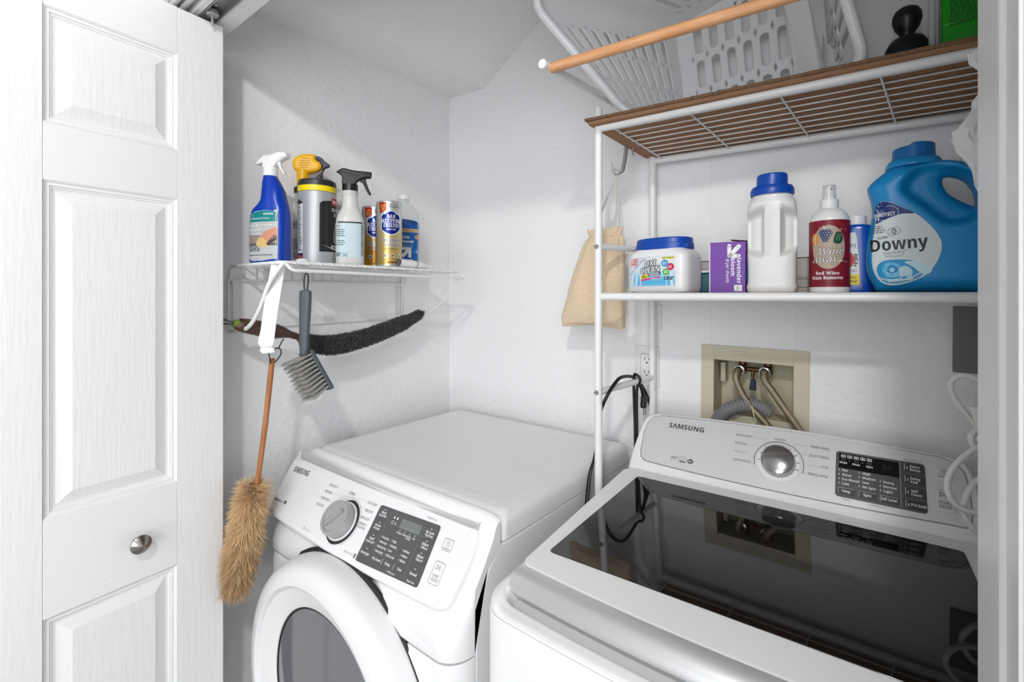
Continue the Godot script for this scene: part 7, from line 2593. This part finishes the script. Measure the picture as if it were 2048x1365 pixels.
# ------------------------------------------------------------------ on the walls
func build_wall_things() -> void:
	var m: MB
	# --- socket
	var t := thing("wall_socket", "white double wall socket behind the rack's rear post", "socket", Vector3(-0.546, 1.198, ZB))
	m = MB.new()
	m.prism(rrect(0.072, 0.114, 0.004, 4), 0.0, 0.0055, 0.003)
	part(t, "plate", m, M.white_plastic)
	m = MB.new()
	m.prism(rrect(0.0345, 0.0680, 0.002, 3), 0.004, 0.0070, 0.0008)
	part(t, "receptacle", m, M.white_plastic)
	var bd := PackedVector3Array()
	for p in rrect(0.0355, 0.0690, 0.002, 3):
		bd.append(Vector3(p.x, p.y, 0.0056))
	m = MB.new()
	m.tube(bd, 0.0005, 5, true)
	part(t, "joint", m, M.dark_gap)
	for s in [1, -1]:
		m = MB.new()
		m.rbox(Vector3(-0.0060, s * 0.018 + 0.002, 0.0068), Vector3(0.0022, 0.0085, 0.0008), 0.0003, 1)
		m.rbox(Vector3(0.0065, s * 0.018 + 0.002, 0.0068), Vector3(0.0022, 0.0070, 0.0008), 0.0003, 1)
		m.lathe([Vector2(0, 0), Vector2(0.0027, 0), Vector2(0.0027, 0.0008), Vector2(0, 0.0008)], 12, Vector3(0.0003, s * 0.018 - 0.0085, 0.0064), Basis(Vector3.RIGHT, PI / 2))
		part(t, "slots", m, M.dark_gap)
		m = MB.new()
		m.lathe([Vector2(0, 0), Vector2(0.0034, 0), Vector2(0.0028, 0.001), Vector2(0, 0.0012)], 14, Vector3(0, s * 0.0485, 0.0052), Basis(Vector3.RIGHT, PI / 2))
		m.rbox(Vector3(0, s * 0.0485, 0.0064), Vector3(0.0046, 0.0007, 0.0004), 0.0001, 1, Basis(Vector3.BACK, 0.8))
		part(t, "screw", m, M.wire_coat)
	# --- white clip on the wall
	t = thing("wall_clip", "narrow white wall clip on the back wall right of the rear rack post", "clip", Vector3(-0.507, 1.337, ZB))
	m = MB.new()
	m.prism(PackedVector2Array([Vector2(-0.0035, -0.036), Vector2(0.0025, -0.036), Vector2(0.0035, 0.026), Vector2(0.0060, 0.034), Vector2(-0.0060, 0.034), Vector2(-0.0040, 0.026)]), 0.0, 0.008, 0.002)
	part(t, "clip", m, M.white_plastic)
	# --- washer outlet box sunk in the wall
	t = thing("outlet_box", "cream plastic washer outlet box recessed in the back wall above the washer", "outlet box", Vector3(-0.2745, 1.165, ZB))
	var bz := Basis(Vector3.BACK, deg_to_rad(-0.6))
	var xf := Transform3D(bz, Vector3.ZERO)
	m = MB.new()
	var hw := 0.0905
	for q in [[-0.1225, -hw, -0.130, 0.1035], [hw, 0.1225, -0.130, 0.1035], [-hw, hw, 0.0665, 0.1035], [-hw, hw, -0.130, -0.0700]]:
		m.rbox(bz * Vector3((q[0] + q[1]) / 2, (q[2] + q[3]) / 2, 0.002), Vector3(q[1] - q[0] + 0.0004, q[3] - q[2] + 0.0004, 0.005), 0.0012, 2, bz)
	part(t, "frame", m, M.beige_plastic)
	m = MB.new()
	var dz := 0.075
	for q in [[Vector3(-hw - 0.001, -0.0018, -dz / 2), Vector3(0.002, 0.138, dz)], [Vector3(hw + 0.001, -0.0018, -dz / 2), Vector3(0.002, 0.138, dz)], [Vector3(0, 0.0672, -dz / 2), Vector3(2 * hw, 0.002, dz)], [Vector3(0, -0.0708, -dz / 2), Vector3(2 * hw, 0.002, dz)], [Vector3(0, -0.0018, -dz), Vector3(2 * hw + 0.004, 0.140, 0.002)]]:
		m.rbox(bz * q[0], q[1], 0.0006, 1, bz)
	m.rbox(Vector3(-0.079, 0.030, -0.055), Vector3(0.012, 0.050, 0.030), 0.001)
	part(t, "recess", m, M.beige_inner)
	var k := Ink.new(self, flat(Vector3(0, 0, 0.0046), bz.x, bz.y, Vector3.BACK))
	k.small(-0.040, 0.090, -0.004, 2, 0.0075, 0.0022, Color(0.70, 0.67, 0.58), 3, 0.0)
	part(t, "moulded_mark", k, M.ink)
	for s in [0, 1]:
		m = MB.new()
		var vx: float = [-0.031, 0.0275][s]
		m.lathe([Vector2(0, -0.020), Vector2(0.010, -0.020), Vector2(0.0105, -0.010), Vector2(0.0135, -0.006), Vector2(0.0135, 0.006), Vector2(0.010, 0.012), Vector2(0, 0.012)], 24, Vector3(vx, 0.043, -0.030), Basis(Vector3.RIGHT, PI / 2))
		m.lathe([Vector2(0, -0.012), Vector2(0.009, -0.012), Vector2(0.009, 0.012), Vector2(0, 0.012)], 20, Vector3(vx + 0.002, 0.056, -0.036))
		part(t, "valve", m, M.brass_dark)
		m = MB.new()
		m.lathe([Vector2(0.0085, 0.0), Vector2(0.0135, 0.0), Vector2(0.0138, 0.004), Vector2(0.0130, 0.008), Vector2(0.0100, 0.009), Vector2(0.0085, 0.006)], 28, Vector3(vx - 0.002, 0.042, -0.018), Basis(Vector3.RIGHT, PI / 2))
		part(t, "hose_nut", m, M.chrome)
	m = MB.new()
	m.tube(PackedVector3Array([Vector3(-0.028, 0.044, -0.034), Vector3(0.026, 0.044, -0.034)]), 0.006, 16)
	m.tube(PackedVector3Array([Vector3(-0.003, 0.044, -0.030), Vector3(-0.003, 0.026, -0.022)]), 0.004, 12)
	part(t, "bridge", m, M.brass_dark)
	m = MB.new()
	m.prism(PackedVector2Array([Vector2(-0.010, -0.006), Vector2(0.005, -0.006), Vector2(0.005, 0.016), Vector2(-0.001, 0.024), Vector2(-0.006, 0.022)]), -0.024, -0.014, 0.002)
	part(t, "lever", m, M.handle_blue)
	# hoses
	for s in 2:
		var h := thing("supply_hose", ["left braided steel supply hose curving from the outlet box behind the washer", "right braided steel supply hose running from the outlet box behind the washer"][s], "hose", Vector3([-0.26, -0.19][s], 1.12, -1.28))
		var oo := -h.position
		m = MB.new()
		var pts := [Vector3(-0.3065, 1.2070, -1.322), Vector3(-0.3080, 1.2050, -1.308), Vector3(-0.3090, 1.190, -1.298), Vector3(-0.297, 1.160, -1.294), Vector3(-0.273, 1.124, -1.291), Vector3(-0.234, 1.084, -1.285), Vector3(-0.205, 1.035, -1.280)]
		if s:
			pts = [Vector3(-0.2480, 1.2070, -1.322), Vector3(-0.2470, 1.2060, -1.308), Vector3(-0.2425, 1.190, -1.297), Vector3(-0.2290, 1.172, -1.293), Vector3(-0.203, 1.135, -1.290), Vector3(-0.164, 1.080, -1.284), Vector3(-0.135, 1.030, -1.280)]
		for i in pts.size():
			pts[i] += oo
		m.tube(smooth(pts, 10), 0.0082, 18)
		part(h, "braid", m, M.braided_steel, 60.0)
		m = MB.new()
		m.tube(PackedVector3Array([pts[0], pts[1], pts[2].lerp(pts[1], 0.3)]), 0.0090, 18)
		part(h, "ferrule", m, M.braided_steel)
	t = thing("drain_hose", "grey corrugated drain hose hooked into the outlet box behind the washer", "hose", Vector3(-0.31, 1.10, -1.28))
	o_tube(t, [Vector3(-0.352, 1.040, -1.270), Vector3(-0.350, 1.070, -1.272), Vector3(-0.335, 1.099, -1.276), Vector3(-0.311, 1.119, -1.282), Vector3(-0.285, 1.126, -1.295), Vector3(-0.262, 1.121, -1.315), Vector3(-0.250, 1.108, -1.335)], 0.0165, 0.0019, M.hose_grey)
	t = thing("cable_tie", "thin pale cable tie round the hoses at the outlet box", "cable tie", Vector3(-0.27, 1.09, -1.27))
	m = MB.new()
	m.tube(smooth([Vector3(-0.315, 1.0905, -1.262) - t.position, Vector3(-0.285, 1.0915, -1.264) - t.position, Vector3(-0.258, 1.0925, -1.266) - t.position, Vector3(-0.262, 1.108, -1.270) - t.position, Vector3(-0.267, 1.128, -1.276) - t.position], 6), 0.0013, 6)
	m.rbox(Vector3(-0.262, 1.092, -1.264) - t.position, Vector3(0.012, 0.006, 0.006), 0.001)
	part(t, "tie", m, sm("tie", Color(0.80, 0.80, 0.66), 0.4))
	# --- grey panel at the right
	t = thing("grey_panel", "plain dark grey flat panel on the back wall above the washer's right end", "panel", Vector3(0.17, 1.31, ZB))
	m = MB.new()
	m.rbox(Vector3(0, 0, 0.004), Vector3(0.150, 0.131, 0.008), 0.0008, 1, Basis(Vector3.BACK, deg_to_rad(-0.5)))
	part(t, "panel", m, M.panel_grey)

func o_tube(t: Node3D, pts: Array, r: float, amp: float, mat: Material) -> void:
	var p := []
	for q in pts:
		p.append(q - t.position)
	var path := smooth(p, 12)
	# even steps, then ribs
	var tot := 0.0
	for i in path.size() - 1:
		tot += path[i].distance_to(path[i + 1])
	var out := PackedVector3Array()
	var rad := []
	var n := int(tot / 0.0011)
	var i := 0
	var acc := 0.0
	for k in n:
		var want := tot * k / (n - 1.0)
		while i < path.size() - 2 and acc + path[i].distance_to(path[i + 1]) < want:
			acc += path[i].distance_to(path[i + 1])
			i += 1
		var e := path[i].distance_to(path[i + 1])
		out.append(path[i].lerp(path[i + 1], clampf((want - acc) / maxf(e, 1e-9), 0, 1)))
		rad.append(r + amp * (1.0 if (k % 6) < 3 else -1.0) * (1.0 if (k % 3) != 0 else 0.5))
	var m := MB.new()
	m.tube(out, rad, 24)
	part(t, "corrugated_tube", m, mat, 60.0)

# ------------------------------------------------------------------ cords, bag, film
func build_right_things() -> void:
	var m: MB
	# --- cotton bag on a strap at the rack's left end
	var t := thing("drawstring_bag", "cream cotton drawstring bag hanging at the left end of the rack", "bag", Vector3(-0.635, 1.30, -1.172))
	var o := -t.position
	var rng := RandomNumberGenerator.new()
	rng.seed = 12
	m = MB.new()
	var rs := []
	var rows := [[1.3205, -0.648, 0.088, 0.010], [1.324, -0.648, 0.094, 0.018], [1.345, -0.648, 0.093, 0.026], [1.39, -0.642, 0.086, 0.032], [1.44, -0.632, 0.077, 0.033], [1.49, -0.622, 0.068, 0.030], [1.53, -0.613, 0.059, 0.026], [1.548, -0.609, 0.053, 0.022], [1.556, -0.608, 0.047, 0.018]]
	for r in rows:
		var ring := PackedVector3Array()
		for j in 64:
			var a := TAU * j / 64
			var f: float = clampf((r[0] - 1.32) / 0.236, 0, 1)
			var e := 2.0 / 2.6
			var x: float = r[2] * signf(cos(a)) * pow(absf(cos(a)), e)
			var z: float = -r[3] * signf(sin(a)) * pow(absf(sin(a)), e)
			var fold := sin(a * 9.0 + f * 2.0) * 0.0028 * f * f + sin(a * 4.0 + f * 9.0) * 0.0015 + sin(a * 2.0 + f * 14.0) * 0.0014
			var ear := -0.012 * pow(absf(cos(a)), 6.0) * (1.0 - smoothstep(0.0, 0.25, f))
			ring.append(Vector3(r[1] + x + fold * cos(a), r[0] + ear, -1.172 + z - fold * sin(a)) + o)
		rs.append(ring)
	m.rings(rs)
	part(t, "body", m, M.cotton, 60.0)
	m = MB.new()
	rs = []
	for i in 4:
		var ring := PackedVector3Array()
		for j in 96:
			var a := TAU * j / 96
			var k: float = [0.0, 0.35, 0.8, 1.0][i]
			var rr := 1.0 + 0.06 * sin(a * 17.0) * k + 0.03 * sin(a * 29.0 + 1.0) * k
			ring.append(Vector3(-0.608 + (0.047 + 0.005 * k) * cos(a) * rr, 1.5555 + 0.022 * k + 0.003 * sin(a * 6.0) * k, -1.172 - (0.018 + 0.004 * k) * sin(a) * rr) + o)
		rs.append(ring)
	m.rings(rs, true, false, false)
	part(t, "gathered_mouth", m, M.cotton, 60.0)
	m = MB.new()
	var kn := Vector3(-0.573, 1.722, -1.172)
	for q in [[kn, Vector3(-0.588, 1.68, -1.168), Vector3(-0.618, 1.615, -1.165), Vector3(-0.640, 1.570, -1.166)], [kn, Vector3(-0.592, 1.685, -1.172), Vector3(-0.622, 1.620, -1.170), Vector3(-0.643, 1.568, -1.172)], [kn, Vector3(-0.570, 1.690, -1.172), Vector3(-0.568, 1.630, -1.172), Vector3(-0.569, 1.570, -1.172)], [kn, Vector3(-0.5745, 1.690, -1.170), Vector3(-0.5745, 1.630, -1.170), Vector3(-0.575, 1.570, -1.168)], [kn, Vector3(-0.582, 1.735, -1.168), Vector3(-0.586, 1.750, -1.165)]]:
		var p := []
		for e in q:
			p.append(e + o)
		m.tube(smooth(p, 5), 0.0018, 7)
	for i in 26:
		var d := Vector3(rng.randf_range(-0.7, 0.5), rng.randf_range(0.2, 1.0), rng.randf_range(-0.5, 0.5)).normalized()
		m.tube(PackedVector3Array([kn + o + Vector3(-0.006, 0.004, 0), kn + o + Vector3(-0.006, 0.004, 0) + d * rng.randf_range(0.008, 0.016)]), 0.0005, 4)
	m.sloft([[-0.007, 0.004, 0.004], [-0.003, 0.0075, 0.006], [0.003, 0.0075, 0.006], [0.007, 0.004, 0.004]], 16, kn + o)
	part(t, "drawstring", m, sm("string", Color(0.80, 0.79, 0.76), 0.8))
	t = thing("hanging_strap", "flat grey strap hook holding up the cotton bag below the upper shelf", "strap", Vector3(-0.555, 1.75, -1.172))
	o = -t.position
	m = MB.new()
	rs = []
	for p in smooth([Vector3(-0.546, 1.795, -1.172), Vector3(-0.548, 1.775, -1.172), Vector3(-0.553, 1.745, -1.172), Vector3(-0.558, 1.725, -1.171), Vector3(-0.568, 1.718, -1.168), Vector3(-0.580, 1.722, -1.166)], 5):
		rs.append(PackedVector3Array([p + o + Vector3(-0.0035, 0, 0.0045), p + o + Vector3(0.0035, 0, 0.0045), p + o + Vector3(0.0035, 0.0012, -0.0045), p + o + Vector3(-0.0035, 0.0012, -0.0045)]))
	m.rings(rs)
	part(t, "strap", m, M.strap_grey)
	m = MB.new()
	m.tube(smooth([Vector3(-0.535, 1.800, -1.180) + o, Vector3(-0.533, 1.786, -1.182) + o, Vector3(-0.5345, 1.775, -1.184) + o, Vector3(-0.532, 1.766, -1.186) + o], 5), 0.0020, 7)
	part(t, "loose_end", m, M.strap_grey)
	# --- black power cord looped over the side bar
	t = thing("power_cord", "thick black power cord with plug looped over the rack's lower side bar", "cord", Vector3(-0.53, 1.10, -1.15))
	o = -t.position
	m = MB.new()
	var arcp := []
	for e in [Vector3(-0.5675, 0.90, -1.062), Vector3(-0.5675, 1.02, -1.062), Vector3(-0.560, 1.100, -1.050), Vector3(-0.541, 1.150, -1.046), Vector3(-0.532, 1.185, -1.080), Vector3(-0.530, 1.194, -1.115), Vector3(-0.530, 1.184, -1.180), Vector3(-0.528, 1.150, -1.235), Vector3(-0.524, 1.100, -1.272), Vector3(-0.516, 1.040, -1.290)]:
		arcp.append(e + o)
	m.tube(smooth(arcp, 8), 0.0042, 12)
	part(t, "cord", m, M.cord_black)
	m = MB.new()
	var hp := []
	for e in [Vector3(-0.529, 0.93, -1.199), Vector3(-0.529, 1.05, -1.198), Vector3(-0.526, 1.150, -1.192), Vector3(-0.5165, 1.176, -1.191), Vector3(-0.5255, 1.189, -1.190), Vector3(-0.5345, 1.176, -1.191), Vector3(-0.5335, 1.05, -1.197), Vector3(-0.5325, 0.93, -1.198)]:
		hp.append(e + o)
	m.tube(smooth(hp, 8), 0.0038, 12)
	part(t, "cord", m, M.cord_black)
	m = MB.new()
	m.rbox(Vector3(-0.524, 1.112, -1.232) + o, Vector3(0.014, 0.034, 0.020), 0.005, 3, Basis(Vector3.RIGHT, -0.15))
	m.tube(PackedVector3Array([Vector3(-0.524, 1.126, -1.230) + o, Vector3(-0.524, 1.150, -1.216) + o, Vector3(-0.526, 1.168, -1.202) + o]), [0.005, 0.0042, 0.0042], 10)
	part(t, "plug", m, M.cord_black)
	m = MB.new()
	for dz in [-0.006, 0.006]:
		m.rbox(Vector3(-0.524, 1.086, -1.236 + dz) + o, Vector3(0.0016, 0.020, 0.006), 0.0004, 1)
	part(t, "prong", m, M.grey_metal)
	t = thing("thin_cable", "pair of thin black cables hanging in the gap between dryer and washer", "cable", Vector3(-0.57, 0.98, -1.02))
	o = -t.position
	for i in 2:
		m = MB.new()
		m.tube(smooth([Vector3(-0.5665, 1.06, -1.055) + o, Vector3(-0.5690 - i * 0.003, 1.00, -1.042) + o, Vector3(-0.5705 - i * 0.006, 0.95, -1.022) + o, Vector3(-0.573 - i * 0.007, 0.80, -1.0) + o], 6), 0.0020, 8)
		part(t, "strand", m, M.cord_black)
	# --- white cord coiled on the right front post
	t = thing("white_cord", "white electric cord tangled in loops at the rack's right end over the washer", "cord", Vector3(0.10, 1.16, -1.0))
	o = -t.position
	for q in [[[0.112, 1.262, -1.0], [0.100, 1.272, -1.0], [0.086, 1.277, -1.0], [0.073, 1.270, -1.0], [0.0705, 1.255, -1.0], [0.077, 1.237, -1.0], [0.090, 1.216, -1.0], [0.104, 1.196, -1.0]], [[0.110, 1.178, -1.0], [0.094, 1.166, -0.995], [0.076, 1.145, -0.985], [0.065, 1.120, -0.975], [0.068, 1.095, -0.970], [0.084, 1.080, -0.975], [0.112, 1.078, -0.985]], [[0.112, 1.130, -1.01], [0.096, 1.115, -1.0], [0.086, 1.092, -0.99], [0.084, 1.072, -0.985], [0.094, 1.052, -0.985], [0.112, 1.036, -0.99]], [[0.100, 1.196, -1.004], [0.093, 1.186, -1.0], [0.096, 1.172, -0.998], [0.106, 1.164, -1.0]]]:
		m = MB.new()
		var p := []
		for e in q:
			p.append(Vector3(e[0], e[1], e[2]) + o)
		m.tube(smooth(p, 8), 0.0040, 12)
		part(t, "loop", m, M.cord_white)
	m = MB.new()
	m.rbox(Vector3(0.104, 1.215, -0.995) + o, Vector3(0.018, 0.040, 0.014), 0.005, 3, Basis(Vector3.BACK, 0.3))
	part(t, "switch", m, M.cord_white)
	m = MB.new()
	m.lathe([Vector2(0, -0.006), Vector2(0.006, -0.005), Vector2(0.012, 0.000), Vector2(0.006, 0.005), Vector2(0, 0.006)], 18, Vector3(0.106, 1.186, -1.0) + o, Basis(Vector3.BACK, 0.5))
	part(t, "knot", m, M.cord_white)
	# --- white plastic bag hanging at the right end of the upper shelf
	t = thing("plastic_bag", "crumpled white plastic bag hanging from the right end of the upper shelf", "bag", Vector3(0.118, 1.66, -1.0))
	o = -t.position
	m = MB.new()
	rs = []
	var pr := [[1.765, 0.106, 0.016], [1.752, 0.103, 0.012], [1.735, 0.110, 0.008], [1.705, 0.116, 0.012], [1.690, 0.109, 0.014], [1.680, 0.112, 0.018], [1.662, 0.108, 0.024], [1.648, 0.103, 0.028], [1.636, 0.098, 0.0225], [1.620, 0.1045, 0.0225], [1.606, 0.111, 0.024], [1.590, 0.118, 0.027], [1.565, 0.124, 0.027], [1.545, 0.128, 0.022], [1.538, 0.130, 0.010]]
	for i in pr.size():
		var ring := PackedVector3Array()
		for j in 40:
			var a := TAU * j / 40
			var r: float = pr[i][2] * (1.0 + 0.16 * sin(a * 3.0 + i * 1.3) + 0.10 * sin(a * 7.0 + i * 2.1) + rng.randf_range(-0.05, 0.05))
			ring.append(Vector3(pr[i][1] + r * cos(a), pr[i][0] + rng.randf_range(-0.002, 0.002), -1.0 - r * sin(a) * 0.8) + o)
		rs.append(ring)
	m.rings(rs)
	part(t, "film", m, M.bag_film, 30.0)
